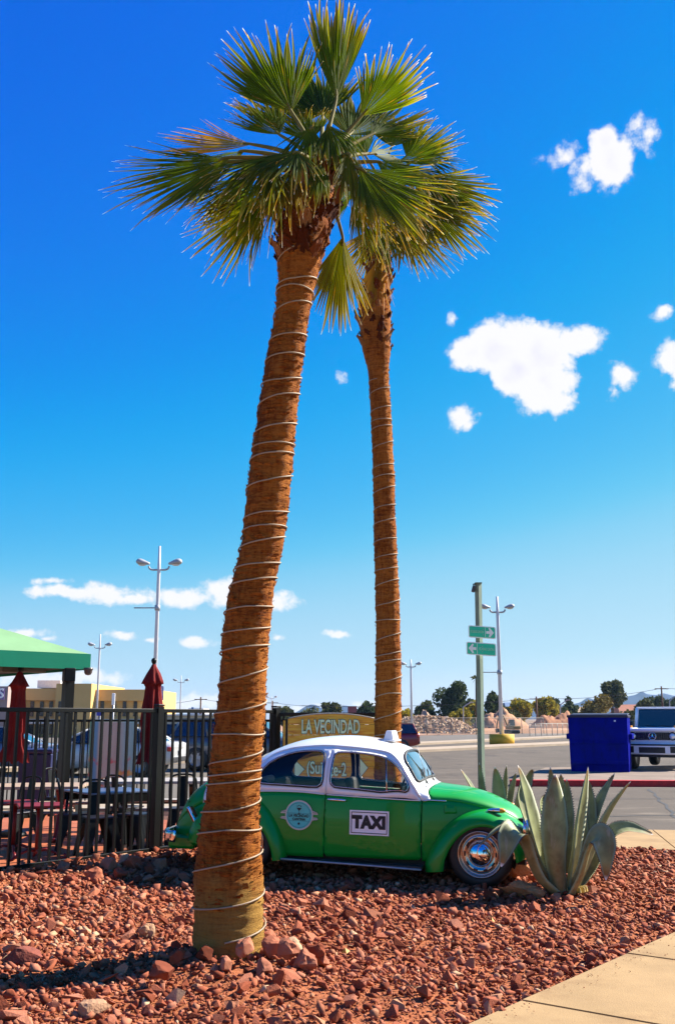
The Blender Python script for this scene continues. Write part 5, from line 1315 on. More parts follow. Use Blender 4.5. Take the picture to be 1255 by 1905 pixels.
for i in range(4):
    a, d_ = c_[i], c_[(i + 1) % 4]; n_ = (d_ - a).normalized().cross(Vector((0, 0, 1))) * .02
    MB().add([a + n_, d_ + n_, d_ + n_ - Vector((0, 0, vh)), a + n_ - Vector((0, 0, vh)), a - n_, d_ - n_, d_ - n_ - Vector((0, 0, vh)), a - n_ - Vector((0, 0, vh))], [(0, 1, 2, 3), (7, 6, 5, 4), (3, 2, 6, 7), (0, 4, 5, 1), (0, 3, 7, 4), (1, 5, 6, 2)]).build('valance', valance_m, gz)
    ctr_ = Vector((apx.x, apx.y, a.z)); MB().tube([a.lerp(ctr_, .08) - Vector((0, 0, .10)), d_.lerp(ctr_, .08) - Vector((0, 0, .10))], .05, 6).build('roof_beam', black_metal, gz)
    inn = (apx - a); inn.z = 0; inn.normalize(); q = a + inn * .30
    MB().box((q.x, q.y, (q.z - .05) / 2), (.135, .135, q.z - .05), R(40)).build('post', black_metal, gz)
    MB().tube([a.lerp(apx, .08) - Vector((0, 0, .12)), apx - Vector((0, 0, .14))], .035, 6).build('rafter', black_metal, gz)
MB().prism([(q.x, q.y) for q in [v + (Vector((apx.x, apx.y, v.z)) - v) * .02 for v in c_]], CC.z - FZ - vh * .85, CC.z - FZ - vh * .80).build('ceiling_panel', dark_in, gz)
p = P(128, 1256, 14.5); tag(MB().box(p, (.16, .16, .20), R(30), bev=.015).build('loudspeaker', black_metal), 'black loudspeaker hanging under the canopy beside its post', 'loudspeaker')
p = P(164, 1249, 14.6); tag(MB().lathe([(.001, -.06), (.04, -.05), (.058, -.02), (.06, .01), (.07, .02), (.07, .05), (.001, .05)], 16, c=p).build('dome_camera', mat('camera shell', (.12, .09, .08), .3)), 'small dome camera under the corner of the green canopy', 'camera')
for k, u in enumerate((22, 62)):
    p = P(u, 1246, 14.6); tag(MB().box(p, (.34, .14, .08), R(40), bev=.01).build('patio_heater', mat('grey green fixture', (.16, .18, .13), .5)), ('left' if k == 0 else 'right') + ' one of two grey green heaters hung under the canopy valance', 'heater')
# navy bin and printed banner by the far railing
bn = MB().box((0, 0, .52), (.52, .5, 1.0), taper=(1.06, 1.06), bev=.02); navy = mat('navy plastic', (.010, .014, .085), .5, var=.15)
p = P(68, 1400, 17.4); bin_ = thing('bin', 'navy wheeled bin standing before the far railing', 'bin', (p.x, 17.5, FZ), .1); bn.build('bin_body', navy, bin_); MB().box((0, 0, 1.06), (.58, .58, .07), bev=.02).build('lid', navy, bin_)
def banner_mat():
    m = bpy.data.materials.new('printed banner'); m.use_nodes = True; nt = m.node_tree; N = nt.nodes; L = nt.links; b = N['Principled BSDF']; b.inputs['Roughness'].default_value = .6
    tc = N.new('ShaderNodeTexCoord'); sp = N.new('ShaderNodeSeparateXYZ'); L.new(tc.outputs['Object'], sp.inputs[0])
    rp = N.new('ShaderNodeValToRGB'); cr = rp.color_ramp; cr.interpolation = 'EASE'
    st = [(0, (.16, .40, .26)), (.04, (.18, .42, .28)), (.08, (.10, .34, .55)), (.16, (.14, .38, .56)), (.22, (.50, .50, .40)), (.45, (.52, .52, .44)), (.58, (.46, .45, .38)), (.80, (.30, .55, .55)), (.93, (.26, .52, .50)), (.96, (.30, .55, .22)), (1, (.30, .55, .22))]
    for p_, c in st: e = cr.elements.new(p_); e.color = (*c, 1)
    cr.elements.remove(cr.elements[0]); cr.elements.remove(cr.elements[-1])
    ad = N.new('ShaderNodeMath'); ad.operation = 'MULTIPLY_ADD'; ad.inputs[1].default_value = 1 / .86; ad.inputs[2].default_value = .5; L.new(sp.outputs[0], ad.inputs[0]); L.new(ad.outputs[0], rp.inputs[0])
    nz = N.new('ShaderNodeTexNoise'); nz.inputs['Scale'].default_value = 4.2; nz.inputs['Detail'].default_value = 2; L.new(tc.outputs['Object'], nz.inputs['Vector'])
    gt = N.new('ShaderNodeMapRange'); gt.inputs['From Min'].default_value = .55; gt.inputs['From Max'].default_value = .62; L.new(nz.outputs['Fac'], gt.inputs['Value'])
    zz = N.new('ShaderNodeMapRange'); zz.inputs['From Min'].default_value = .95; zz.inputs['From Max'].default_value = .80; L.new(sp.outputs[2], zz.inputs['Value'])
    mu = N.new('ShaderNodeMath'); mu.operation = 'MULTIPLY'; L.new(gt.outputs[0], mu.inputs[0]); L.new(zz.outputs[0], mu.inputs[1])
    hu = N.new('ShaderNodeValToRGB'); e = hu.color_ramp.elements; e[0].position = .40; e[0].color = (.72, .50, .10, 1); e[1].position = .55; e[1].color = (.62, .10, .12, 1)
    n2 = N.new('ShaderNodeTexNoise'); n2.inputs['Scale'].default_value = 2.6; L.new(tc.outputs['Object'], n2.inputs['Vector']); L.new(n2.outputs['Fac'], hu.inputs[0])
    mx = N.new('ShaderNodeMix'); mx.data_type = 'RGBA'; L.new(mu.outputs[0], mx.inputs['Factor']); L.new(rp.outputs[0], mx.inputs['A']); L.new(hu.outputs[0], mx.inputs['B']); L.new(mx.outputs['Result'], b.inputs['Base Color']); return m
p = P(204, 1470, 18.1); q = P(204, 1343, 18.1)
o = MB().box((0, 0, (p.z + q.z) / 2), (.84, .012, q.z - p.z), bev=.003).build('banner', banner_mat(), None, (p.x, 18.16, 0)); tag(o, 'pale printed banner with teal edges hung on the far railing', 'banner')

# ------------------------------------------------------------------ wooden restaurant sign
def wood_mat(name, a, b_, c):
    m = bpy.data.materials.new(name); m.use_nodes = True; nt = m.node_tree; N = nt.nodes; L = nt.links; b = N['Principled BSDF']; b.inputs['Roughness'].default_value = .42
    tc = N.new('ShaderNodeTexCoord'); oi = N.new('ShaderNodeObjectInfo'); ml = N.new('ShaderNodeMath'); ml.operation = 'MULTIPLY'; ml.inputs[1].default_value = 40; L.new(oi.outputs['Random'], ml.inputs[0])
    cb = N.new('ShaderNodeCombineXYZ'); L.new(ml.outputs[0], cb.inputs[0]); L.new(ml.outputs[0], cb.inputs[2]); va = N.new('ShaderNodeVectorMath'); L.new(tc.outputs['Object'], va.inputs[0]); L.new(cb.outputs[0], va.inputs[1])
    mp = N.new('ShaderNodeMapping'); mp.inputs['Scale'].default_value = (1.2, 1, 14); L.new(va.outputs[0], mp.inputs[0])
    nz = N.new('ShaderNodeTexNoise'); nz.inputs['Scale'].default_value = 2.2; nz.inputs['Detail'].default_value = 5; nz.inputs['Distortion'].default_value = .8; L.new(mp.outputs[0], nz.inputs['Vector'])
    rp = N.new('ShaderNodeValToRGB'); cr = rp.color_ramp; e = cr.elements.new(.5); e.color = (*b_, 1); cr.elements[0].position = .3; cr.elements[0].color = (*a, 1); cr.elements[-1].position = .68; cr.elements[-1].color = (*c, 1)
    L.new(nz.outputs['Fac'], rp.inputs[0]); L.new(rp.outputs[0], b.inputs['Base Color']); return m
sign_wood = wood_mat('varnished plank', (.72, .22, .010), (.93, .40, .018), (.96, .54, .05))
mint = mat('mint sign letter', (.86, .95, .60), .5, var=.04); mint_edge = mat('dark letter side', (.05, .10, .06), .6)
SY = 13.30
sg = thing('restaurant_sign', 'arched wooden plank sign with mint letters behind the car', 'sign', (0, SY, 0))
xl = P(535, 1400, SY).x; xr = P(697, 1400, SY).x; xm = (xl + xr) / 2; wS = xr - xl
zc_ = P(612, 1328.5, SY).z; zed = P(535, 1338, SY).z; zbot = P(612, 1466, SY).z
def arch(x): return zed + (zc_ - zed) * max(0, 1 - ((x - xm) / (wS / 2)) ** 2)
npl = 7; ph = (zc_ - zbot) / npl
for i in range(npl):
    z0 = zbot + i * ph; z1 = z0 + ph - .004; xs_ = np.linspace(xl, xr, 17); dp = .012 * ((i * 37) % 5) / 5
    tp = [min(z1, arch(x)) for x in xs_]
    if max(tp) <= z0 + .01: continue
    ok_ = [(x, t) for x, t in zip(xs_, tp) if t > z0 + .003]
    n = len(ok_); vs = [(x, -.02 - dp * .3, z0) for x, t in ok_] + [(x, -.02 - dp * .3, t) for x, t in ok_] + [(x, .02, z0) for x, t in ok_] + [(x, .02, t) for x, t in ok_]
    f = []
    for j in range(n - 1): f += [(j, j + 1, n + j + 1, n + j), (2 * n + j + 1, 2 * n + j, 3 * n + j, 3 * n + j + 1), (n + j, n + j + 1, 3 * n + j + 1, 3 * n + j), (j + 1, j, 2 * n + j, 2 * n + j + 1)]
    f += [(0, n, 3 * n, 2 * n), (n - 1, 2 * n - 1 - 0 - 0, 4 * n - 1, 3 * n - 1)]
    MB().add(vs, f).build('plank', sign_wood, sg)
MB().tube([(x, -.022, arch(x) + .008) for x in np.linspace(xl, xr, 20)], .009, 6).build('arched_edge', mat('pale edge trim', (.55, .50, .42), .6), sg)
x0 = P(526, 1400, SY).x; x1 = P(530.5, 1400, SY).x
MB().box(((x0 + x1) / 2, 0, (zed - .02 + zbot) / 2), (x1 - x0 - .004, .04, zed - .02 - zbot)).build('plank', sign_wood, sg)
MB().box(((xl + x1) / 2, .01, (zed + zbot) / 2 - .3), (xl - x1 - .006, .05, zed - zbot + .6)).build('sign_post', black_metal, sg)
MB().box((xr - .05, .035, (zed + zbot) / 2 - .3), (.06, .05, zed - zbot + .6)).build('sign_post', black_metal, sg)
def sign_text(txt, u, v, hpx, wpx, bold):
    p = P(u, v, SY - .05); sc_ = (p.y * cP + (p.z - EYE) * sP) / FPX; me = text_mesh(txt, 1.0, .012, bold, 1.0)
    xs_ = [q.co.x for q in me.vertices]; ys_ = [q.co.y for q in me.vertices]; w_ = max(xs_) - min(xs_); h_ = max(ys_) - min(ys_)
    bpy.data.meshes.remove(me)
    size = hpx * sc_ / h_; sx = (wpx * sc_) / (w_ * size)
    for nm, m_, off, dy in (('letter_backing', mint_edge, bold + .028, .012), ('lettering', mint, bold, 0)):
        text(nm, txt, size, m_, sg, Matrix.Translation((p.x - (max(xs_) + min(xs_)) / 2 * size * sx, -.045 + dy, p.z - (max(ys_) + min(ys_)) / 2 * size)) @ FACE @ Matrix.Diagonal((1, 1, 1, 1)), .006, off * size, sx)
sign_text('LA VECINDAD', 615, 1352, 26, 108, .022)
sign_text('(Sui', 585, 1432, 30, 29, .02)
sign_text('te-2', 628.5, 1432, 25, 31, .02)
sign_text(')', 657.5, 1432, 30, 5, .02)
for (u0, u1, v0, v1) in ((548, 566, 1414, 1451), (666, 684, 1408, 1452)):
    b = MB(); a = P(u0, v0, SY - .045); c_ = P(u0, v1, SY - .045); d_ = P(u1, (v0 + v1) / 2 - 1, SY - .045)
    b.add([(a.x, -.036, a.z), (c_.x, -.036, c_.z), (d_.x, -.036, d_.z), (a.x, -.022, a.z), (c_.x, -.022, c_.z), (d_.x, -.022, d_.z)], [(0, 1, 2), (5, 4, 3), (0, 3, 4, 1), (1, 4, 5, 2), (2, 5, 3, 0)]).build('arrow', mint, sg)
    o_ = .008; b = MB(); b.add([(a.x - o_, -.034, a.z + 2 * o_), (c_.x - o_, -.034, c_.z - 2 * o_), (d_.x + o_, -.034, d_.z), (a.x - o_, -.021, a.z + 2 * o_), (c_.x - o_, -.021, c_.z - 2 * o_), (d_.x + o_, -.021, d_.z)], [(0, 1, 2), (5, 4, 3), (0, 3, 4, 1), (1, 4, 5, 2), (2, 5, 3, 0)]).build('arrow_backing', mint_edge, sg)

# ------------------------------------------------------------------ green sign post on the right
post_green = mat('weathered green post', (.21, .29, .21), .6, var=.2, scale=5, bump=.1)
PY = 13.0
pb = P(897, 1560, PY); ptop = P(889, 1086, PY)
sp_ = thing('sign_post', 'weathered green square post with a hooked cap beside the agaves', 'post', (pb.x, PY, 0))
dx = ptop.x - pb.x
MB().tube([(0, 0, -.1), (dx, 0, ptop.z)], .046, 4, smooth=False).build('pole', post_green, sp_)
MB().box((dx, 0, ptop.z + .006), (.09, .09, .015)).build('cap', post_green, sp_)
MB().tube([(dx - .03, -.02, ptop.z - .005), (dx - .065, -.02, ptop.z - .01), (dx - .06, -.02, ptop.z - .06), (dx - .075, -.02, ptop.z - .11)], .012, 6).box((dx - .066, -.02, ptop.z - .075), (.045, .04, .085), ry=R(15), bev=.01).build('hook_light', mat('dark fixture', (.06, .06, .06), .5), sp_)
sign_green = mat('green street sign', (.015, .58, .33), .45, var=.06); sign_white = mat('sign white', (.78, .86, .82), .5, var=.02)
def street_sign(label, px, arrow, txt):
    (u0, v0), (u1, v1), (u2, v2), (u3, v3) = px         # tl, tr, br, bl
    Yn = PY - .075; Yf = PY - .03
    c4 = [P(u, v, Yn) for u, v in px]; o_ = sum(c4, Vector()) / 4
    t = thing('direction_sign', label, 'sign', o_)
    ex = ((c4[1] - c4[0]) + (c4[2] - c4[3])) / 2; ez = ((c4[0] - c4[3]) + (c4[1] - c4[2])) / 2; w, h = ex.length, ez.length
    sh = ex.z / ex.x
    def S(x, y, z): return (x, y, z + sh * x)
    def rbox(b, x, y, z, sx, sy, sz, r=.02):
        pts = []
        for cx, cz, a0 in ((x + sx / 2 - r, z + sz / 2 - r, 0), (x - sx / 2 + r, z + sz / 2 - r, 90), (x - sx / 2 + r, z - sz / 2 + r, 180), (x + sx / 2 - r, z - sz / 2 + r, 270)):
            for k in range(4): a = R(a0 + 30 * k); pts.append((cx + r * math.cos(a), cz + r * math.sin(a)))
        n = len(pts); vs = [S(a, y, c) for a, c in pts] + [S(a, y + sy, c) for a, c in pts]
        b.add(vs, [tuple(range(n)), tuple(range(2 * n - 1, n - 1, -1))] + [(i, (i + 1) % n, n + (i + 1) % n, n + i) for i in range(n)]); return b
    rbox(MB(), 0, 0, 0, w, .008, h).build('plate', sign_white, t)
    rbox(MB(), 0, -.003, 0, w - .024, .004, h - .024, .014).build('green_face', sign_green, t)
    ax = (w / 2 - .075) * arrow; s = arrow
    MB().box(S(ax - s * .062, -.005, 0), (.005, .004, h - .03)).build('divider', sign_white, t)
    a_ = [(-.05, -.018), (-.005, -.018), (-.02, -.058), (.0, -.062), (.05, 0), (.0, .062), (-.02, .058), (-.005, .018), (-.05, .018)]
    n = len(a_); vs = [S(ax + s * a, -.0045, c) for a, c in a_] + [S(ax + s * a, -.001, c) for a, c in a_]
    MB().add(vs, [tuple(range(n)), tuple(range(2 * n - 1, n - 1, -1))] + [(i, (i + 1) % n, n + (i + 1) % n, n + i) for i in range(n)]).build('arrow', sign_white, t)
    tw = w - .024 - .135; me = text_mesh(txt, .05, .001, .0, 1.0); xs_ = [q.co.x for q in me.vertices]; k = (tw - .02) / (max(xs_) - min(xs_)); bpy.data.meshes.remove(me)
    shm = Matrix.Identity(4); shm[2][0] = sh
    text('lettering', txt, .05, mat('worn sign lettering', (.42, .74, .58), .6), t, shm @ Matrix.Translation((-s * .066, -.0055, 0)) @ FACE, .0008, .0, k)
    for zz in (.035, -.035): MB().cyl(S(.0 + dx * .3, -.008, zz), S(dx * .3, .0, zz), .006, n=8).build('bolt', steel, t)
    return t
street_sign('upper green sign on the post with a white arrow to the right', [(870.5, 1163), (921, 1167), (922, 1189), (872, 1186)], 1, 'VECINDAD CANTINA')
street_sign('lower green sign on the post with a white arrow to the left', [(867, 1193.5), (922, 1198), (922.5, 1221), (868, 1218)], -1, 'VECINDAD CANTINA')

# ------------------------------------------------------------------ lamp posts
yellow_m = mat('yellow painted concrete', (.68, .40, .015), .75, var=.15, scale=2)
lamp_glass = mat('lamp lens', (.55, .58, .60), .25, var=.1)
pole_white = mat('white lamp pole paint', (.62, .60, .62), .5, var=.06)
def lamp_post(label, u, vtop, varm, vbase, Y, half, pole_r, base=None, tilt=.18, bracket=None, group=None):
    top = P(u, vtop, Y).z; arm = P(u, varm, Y).z; x = P(u, varm, Y).x
    zb0 = ROAD_Z
    t = thing('lamp_post', label, 'lamp post', (x, Y, zb0), 0, group)
    top -= zb0; arm -= zb0
    MB().tube([(0, 0, 0), (0, 0, arm), (0, 0, top)], [pole_r, pole_r * .72, pole_r * .5], 10).build('pole', pole_white, t)
    for s in (-1, 1):
        MB().tube(smooth_knots([(0, 0, arm), (s * half * .30, 0, arm + .0), (s * half * .42, 0, arm + .06 * half), (s * half * .46, 0, arm + .16 * half)], 4), pole_r * .42, 8).build('arm', grey_paint, t)
        h = MB().lathe([(.001, -.30 * half), (.07 * half, -.29 * half), (.10 * half, -.20 * half), (.17 * half, .0), (.20 * half, .14 * half), (.17 * half, .26 * half), (.08 * half, .32 * half), (.001, .33 * half)], 16, 'X')
        h.v = [(a, b_ * 1.15, c_ * (.85 if c_ > 0 else .55)) for a, b_, c_ in h.v]
        hm = h.xform(Matrix.Translation((s * half * .72, 0, arm + (.22 + .10) * half)) @ Matrix.Rotation(-s * tilt if s > 0 else tilt, 4, 'Y') @ Matrix.Diagonal((s, 1, 1, 1)))
        hd = hm.build('lamp_head', grey_paint, t)
        MB().lathe([(.001, -.05 * half), (.10 * half, -.03 * half), (.15 * half, .02 * half)], 14).xform(Matrix.Translation((s * half * .76, 0, arm + .22 * half)) @ Matrix.Diagonal((1.3, 1, 1, 1))).build('lens', lamp_glass, hd)
    if base: MB().cyl((0, 0, 0), (0, 0, base[1]), base[0], base[0], 20).build('base', yellow_m, t)
    if bracket: z = P(u, bracket, Y).z - zb0; MB().tube([(0, 0, z), (-half * 1.05, 0, z)], .03, 6).cyl((0, 0, z - .12), (0, 0, z + .12), pole_r * 1.2, n=10).build('banner_bracket', grey_paint, t)
    return t
LG = 'double headed parking lot lamp posts'
lamp_post('tall white double lamp post above the parasol left of the near palm', 295.5, 1016, 1060, 1400, 45, 1.02, .105, bracket=1131, group=LG)
lamp_post('white double lamp post over the yellow building right of the canopy', 185.5, 1180, 1206, 1400, 84, .98, .10, group=LG)
lamp_post('distant small double lamp post above the railing left of the near palm', 336.5, 1257, 1270, 1350, 128, .98, .085, group=LG)
lamp_post('white double lamp post on a yellow base behind the green sign post', 925, 1110, 1139, 1385, 63, 1.05, .135, base=(.78, .68), bracket=1251, group=LG)
lamp_post('white double lamp post on a yellow base just right of the slender palm', 764, 1227, 1241, 1378, 78, .80, .10, base=(.55, .62), group=LG)
lamp_post('far thin double lamp post between the two palm trunks', 505, 1296, 1300, 1340, 150, .8, .07, group=LG)

# ------------------------------------------------------------------ far left buildings
ochre = mat('ochre stucco', (.86, .53, .19), .9, var=.06, scale=.3, spec=.1); ochre_d = mat('tan stucco', (.50, .34, .20), .9, var=.06, scale=.3, spec=.1)
mauve = mat('mauve stucco', (.42, .30, .27), .9, var=.05, scale=.3); win_m = mat('dark window', (.018, .020, .028), .15, var=.1); pale_wall = mat('cream stucco', (.62, .52, .38), .9, var=.06, scale=.3)
BY = 92
bl = thing('shop_building', 'long ochre stucco shop building beyond the parking lot at left', 'building', (P(150, 1337, BY).x, BY, ROAD_Z))
def wall(name, u0, u1, vt, Y, depth, m, zb0=0.0, vb=None, parent=None):
    a = P(u0, vt, Y); b_ = P(u1, vt, Y); zt_ = a.z - ROAD_Z; z0 = zb0 if vb is None else P(u0, vb, Y).z - ROAD_Z
    ox, oy = (parent.location.x, parent.location.y) if parent else (0, 0)
    return MB().box(((a.x + b_.x) / 2 - ox, Y + depth / 2 - oy, (zt_ + z0) / 2 + (0 if parent else ROAD_Z)), (b_.x - a.x, depth, zt_ - z0)).build(name, m, parent)
wall('wall', -60, 15.6, 1277, 88, 16, mauve, parent=bl)
wall('wall', 16, 104.6, 1281, BY, 12, ochre, parent=bl)
wall('wall', 105, 170.6, 1272, 90, 14, ochre, parent=bl)
wall('wall', 171, 289, 1283, BY, 12, ochre, parent=bl)
wall('rooftop_unit', 70, 113, 1266, 97, 5, mat('white roof unit', (.72, .70, .68), .7), vb=1280, parent=bl)
wall('fascia', 16, 104.5, 1281, BY - .5, .45, ochre, vb=1303, parent=bl)
wall('fascia', 171.5, 288, 1283.5, BY - .5, .45, ochre, vb=1304, parent=bl)
wall('canopy_band', 0, 289, 1338, BY - 1.4, 1.3, mat('white band', (.70, .66, .58), .8), vb=1347, parent=bl)
for u in (43, 60, 78, 95, 112, 128, 172, 190, 212, 232, 252, 272): wall('window', u - 3.2, u + 3.2, 1305, BY - .12 if not 104 < u < 171 else 89.88, .10, win_m, vb=1333, parent=bl)
for u in (10, 50, 86, 120, 180, 240): wall('shopfront', u - 13, u + 13, 1349, BY - .1, .08, win_m, vb=1366, parent=bl)
p = P(5, 1291, 87.9)
pnl = wall('letter_panel', -4, 9, 1281, 87.85, .12, mat('violet panel', (.30, .20, .42), .6), vb=1302, parent=bl)
text('sign_letter', 'S', 1.15, white_paint, pnl, Matrix.Translation((p.x - bl.location.x - .12, 87.80 - BY, p.z - ROAD_Z)) @ FACE, .02, .03, .9)
b2 = thing('warehouse', 'low cream building behind the parked cars right of the parasol', 'building', (P(380, 1337, 70).x, 70, ROAD_Z))
wall('wall', 292, 408, 1331, 70, 10, pale_wall, parent=b2); wall('roof_trim', 291, 409, 1329, 69.8, 10.4, mat('white trim', (.7, .68, .64), .7), vb=1331.5, parent=b2)
for u in (305, 330, 356, 382): wall('door', u - 5, u + 5, 1350, 69.93, .06, ochre_d, parent=b2)
b3 = thing('storage_tank', 'small white block with a blue stripe far beyond the left railing', 'building', (P(340, 1310, 170).x, 170, ROAD_Z))
wall('wall', 350, 378, 1318, 170, 8, white_paint, parent=b3); wall('stripe', 356, 360, 1316, 169.9, .1, mat('blue stripe', (.05, .2, .5), .6), vb=1326, parent=b3)

# small signs and poles beyond the left railing
def pole_sign(label, u, v0, v1, w, Y, m, txt=None, vpole=None):
    a = P(u, v0, Y); b_ = P(u, v1, Y); t = thing('pole_sign', label, 'sign', (a.x, Y, ROAD_Z)); wd = w * (Y * cP) / FPX
    MB().box((0, 0, (a.z + b_.z) / 2 - ROAD_Z), (wd, .06, a.z - b_.z), bev=.02).build('plate', m, t)
    MB().cyl((0, .05, 0), (0, .05, a.z - ROAD_Z), .04, n=8).build('pole', steel, t)
    if txt: text('lettering', txt, (a.z - b_.z) * .20, white_paint, t, Matrix.Translation((0, -.035, (a.z + b_.z) / 2 - ROAD_Z)) @ Matrix.Rotation(R(90), 4, 'Y') @ FACE, .004, .004, 1.0)
    return t
pole_sign('narrow navy sign with white lettering beside the tall parasol', 301, 1277, 1303, 7, 36, mat('navy sign', (.03, .02, .22), .5), 'PARKING')
pole_sign('small white notice on a post before the yellow building', 211.5, 1290, 1312, 6, 40, white_paint)
pole_sign('blue notice behind the railing below the white lamp post', 186, 1323, 1332, 12, 34, mat('blue notice', (.05, .05, .40), .5))

# ------------------------------------------------------------------ vehicles
car_dark_glass = mat('dark car window', (.012, .018, .03), .06, var=.1, coat=1.0)
def veh_wheel(r, w, parent, loc):
    o = MB().lathe([(r * .62, -w / 2), (r * .9, -w / 2), (r, -w * .3), (r, w * .3), (r * .9, w / 2), (r * .62, w / 2)], 24, 'Y').build('wheel', rubber, parent, loc)
    b = MB().lathe([(.001, -w * .36), (r * .16, -w * .38), (r * .2, -w * .30), (r * .6, -w * .28), (r * .64, -w * .5)], 20, 'Y'); b.lathe([(.001, w * .36), (r * .6, w * .28), (r * .64, w * .5)], 20, 'Y')
    for k in range(5): a = 2 * math.pi * k / 5; b.box((r * .38 * math.cos(a), -w * .33, r * .38 * math.sin(a)), (r * .5, .03, r * .16), ry=-a)
    b.build('rim', steel, o); return o
def vehicle(label, cat, name, loc, rz, L_, W, Hh, paint, kind='sedan'):
    """front looks to +X; body lofted from stations, cabin with glass bands between pillars"""
    t = thing(name, label, cat, loc, rz)
    pts = {'sedan': [(-.5, .36, .60), (-.485, .30, .68), (-.36, .2, .70), (-.2, .18, .68), (.2, .18, .66), (.36, .2, .62), (.46, .24, .55), (.5, .34, .45)],
           'suv': [(-.5, .36, .62), (-.49, .28, .66), (-.3, .2, .66), (.15, .2, .64), (.3, .2, .62), (.45, .24, .58), (.5, .34, .48)]}[kind]
    cab = {'sedan': [(-.40, .68), (-.26, .98), (.06, 1.0), (.25, .66)], 'suv': [(-.485, .64), (-.43, .97), (.10, 1.0), (.27, .63)]}[kind]
    V3 = []; k = 10
    st_ = smooth_knots([(a, b_, c_) for a, b_, c_ in pts], 3)
    for s_ in st_:
        x = s_.x * L_; z0 = s_.y * Hh * .95; z1 = s_.z * Hh; e = 1 - .10 * abs(2 * s_.x) ** 5
        for (yy, zz) in ((-.46, 0), (-.5, .3), (-.495, .7), (-.46, .95), (-.3, 1.0), (.3, 1.0), (.46, .95), (.495, .7), (.5, .3), (.46, 0)): V3.append((x, yy * W * e, z0 + (z1 - z0) * zz))
    n = len(st_); F3 = [(i * k + j, i * k + (j + 1) % k, (i + 1) * k + (j + 1) % k, (i + 1) * k + j) for i in range(n - 1) for j in range(k)] + [tuple(range(k)), tuple((n - 1) * k + j for j in range(k - 1, -1, -1))]
    body = MB().add(V3, F3, 0, True).build('body', paint, t)
    # cabin: roof panel and glass
    (x0, z0), (x1, z1), (x2, z2), (x3, z3) = [(a * L_, c_ * Hh) for a, c_ in cab]; w0_ = W * .47; w1_ = W * .38
    MB().prism([(x1, -w1_), (x2, -w1_), (x2, w1_), (x1, w1_)], z1 - .05, z1).add([(x1, -w1_, z1 - .05), (x2, -w1_, z2 - .05), (x2, w1_, z2 - .05), (x1, w1_, z1 - .05)], [(0, 1, 2, 3)]).build('roof', paint, t)
    g = MB(); q = [(x0, -w0_, z0), (x3, -w0_, z3), (x3, w0_, z3), (x0, w0_, z0), (x1, -w1_, z1 - .05), (x2, -w1_, z2 - .05), (x2, w1_, z2 - .05), (x1, w1_, z1 - .05)]
    g.add(q, [(0, 1, 5, 4), (1, 2, 6, 5), (2, 3, 7, 6), (3, 0, 4, 7)]); g.build('windows', car_dark_glass, t)
    for s in (-1, 1):
        for f in (0, .34, .68, 1):
            a = Vector((x0 + (x3 - x0) * f, s * w0_, z0 + (z3 - z0) * f)); c_ = Vector((x1 + (x2 - x1) * f, s * w1_, z1 - .05)); MB().tube([a, c_], .035, 6).build('pillar', paint, t)
    wr = Hh * .225
    for x in (-.30 * L_, .31 * L_):
        for s in (-1, 1): veh_wheel(wr, .2, t, (x, s * (W / 2 - .09), wr))
    for s in (-1, 1):
        MB().box((-.485 * L_, s * W * .40, Hh * .55), (.12, W * .17, .13), bev=.03).build('tail_light', red_lens, t)
        MB().box((.475 * L_, s * W * .38, Hh * .46), (.16, W * .2, .10), bev=.03).build('headlight', clear_lens, t)
        MB().box((.14 * L_, s * (W / 2 + .06), Hh * .66), (.10, .16, .10), bev=.03).build('mirror', paint, t)
    MB().box((-.505 * L_, 0, Hh * .34), (.06, W * .9, .14), bev=.03).build('bumper', mat('dark bumper', (.04, .04, .045), .5), t)
    MB().box((.505 * L_, 0, Hh * .30), (.06, W * .88, .14), bev=.03).build('bumper', mat('dark bumper', (.04, .04, .045), .5), t)
    MB().box((-.507 * L_, 0, Hh * .48), (.03, .34, .12)).build('number_plate', white_paint, t)
    return t
silver = mat('silver blue car paint', (.20, .23, .32), .3, .3, var=.05, coat=.8); white_car = mat('pale saloon paint', (.66, .66, .66), .35, var=.03, coat=.8)
grey_car = mat('grey pickup paint', (.10, .11, .14), .35, .2, var=.06, coat=.8); red_car = mat('red hatchback paint', (.30, .012, .014), .35, var=.06, coat=.8)
def vloc(u, v, Y): p = P(u, v, Y); return (p.x, Y, ROAD_Z)
vehicle('silver blue saloon seen through the left railing', 'car', 'parked_car', vloc(-4, 1430, 31), R(4), 4.5, 1.8, 1.42, silver)
vehicle('white saloon with a red tail light behind the tall parasol', 'car', 'parked_car', vloc(196, 1430, 30), R(172), 4.5, 1.8, 1.42, white_car)
vehicle('dark grey off roader behind the railing beside the near palm', 'car', 'parked_car', vloc(455, 1430, 33), R(-6), 4.6, 1.9, 1.70, grey_car, 'suv')
vehicle('navy saloon parked between the white saloon and the near palm, farther back', 'car', 'parked_car', vloc(330, 1400, 44), R(5), 4.5, 1.8, 1.45, mat('navy car paint', (.02, .03, .09), .3, var=.05, coat=.8))
vehicle('red hatchback half hidden behind the slender palm', 'car', 'parked_car', vloc(700, 1390, 50), R(180), 4.1, 1.75, 1.45, red_car, 'suv')

# white boxy off roader on the right
ow = mat('white off roader paint', (.90, .90, .90), .35, var=.02, coat=.8); trim_b = mat('black plastic trim', (.012, .012, .013), .45)
gpos = P(1220, 1432, 30.4); gw = thing('off_roader', 'white boxy off roader facing us beside the blue dumpster', 'car', (gpos.x, gpos.y, ROAD_Z + .135), R(-120))
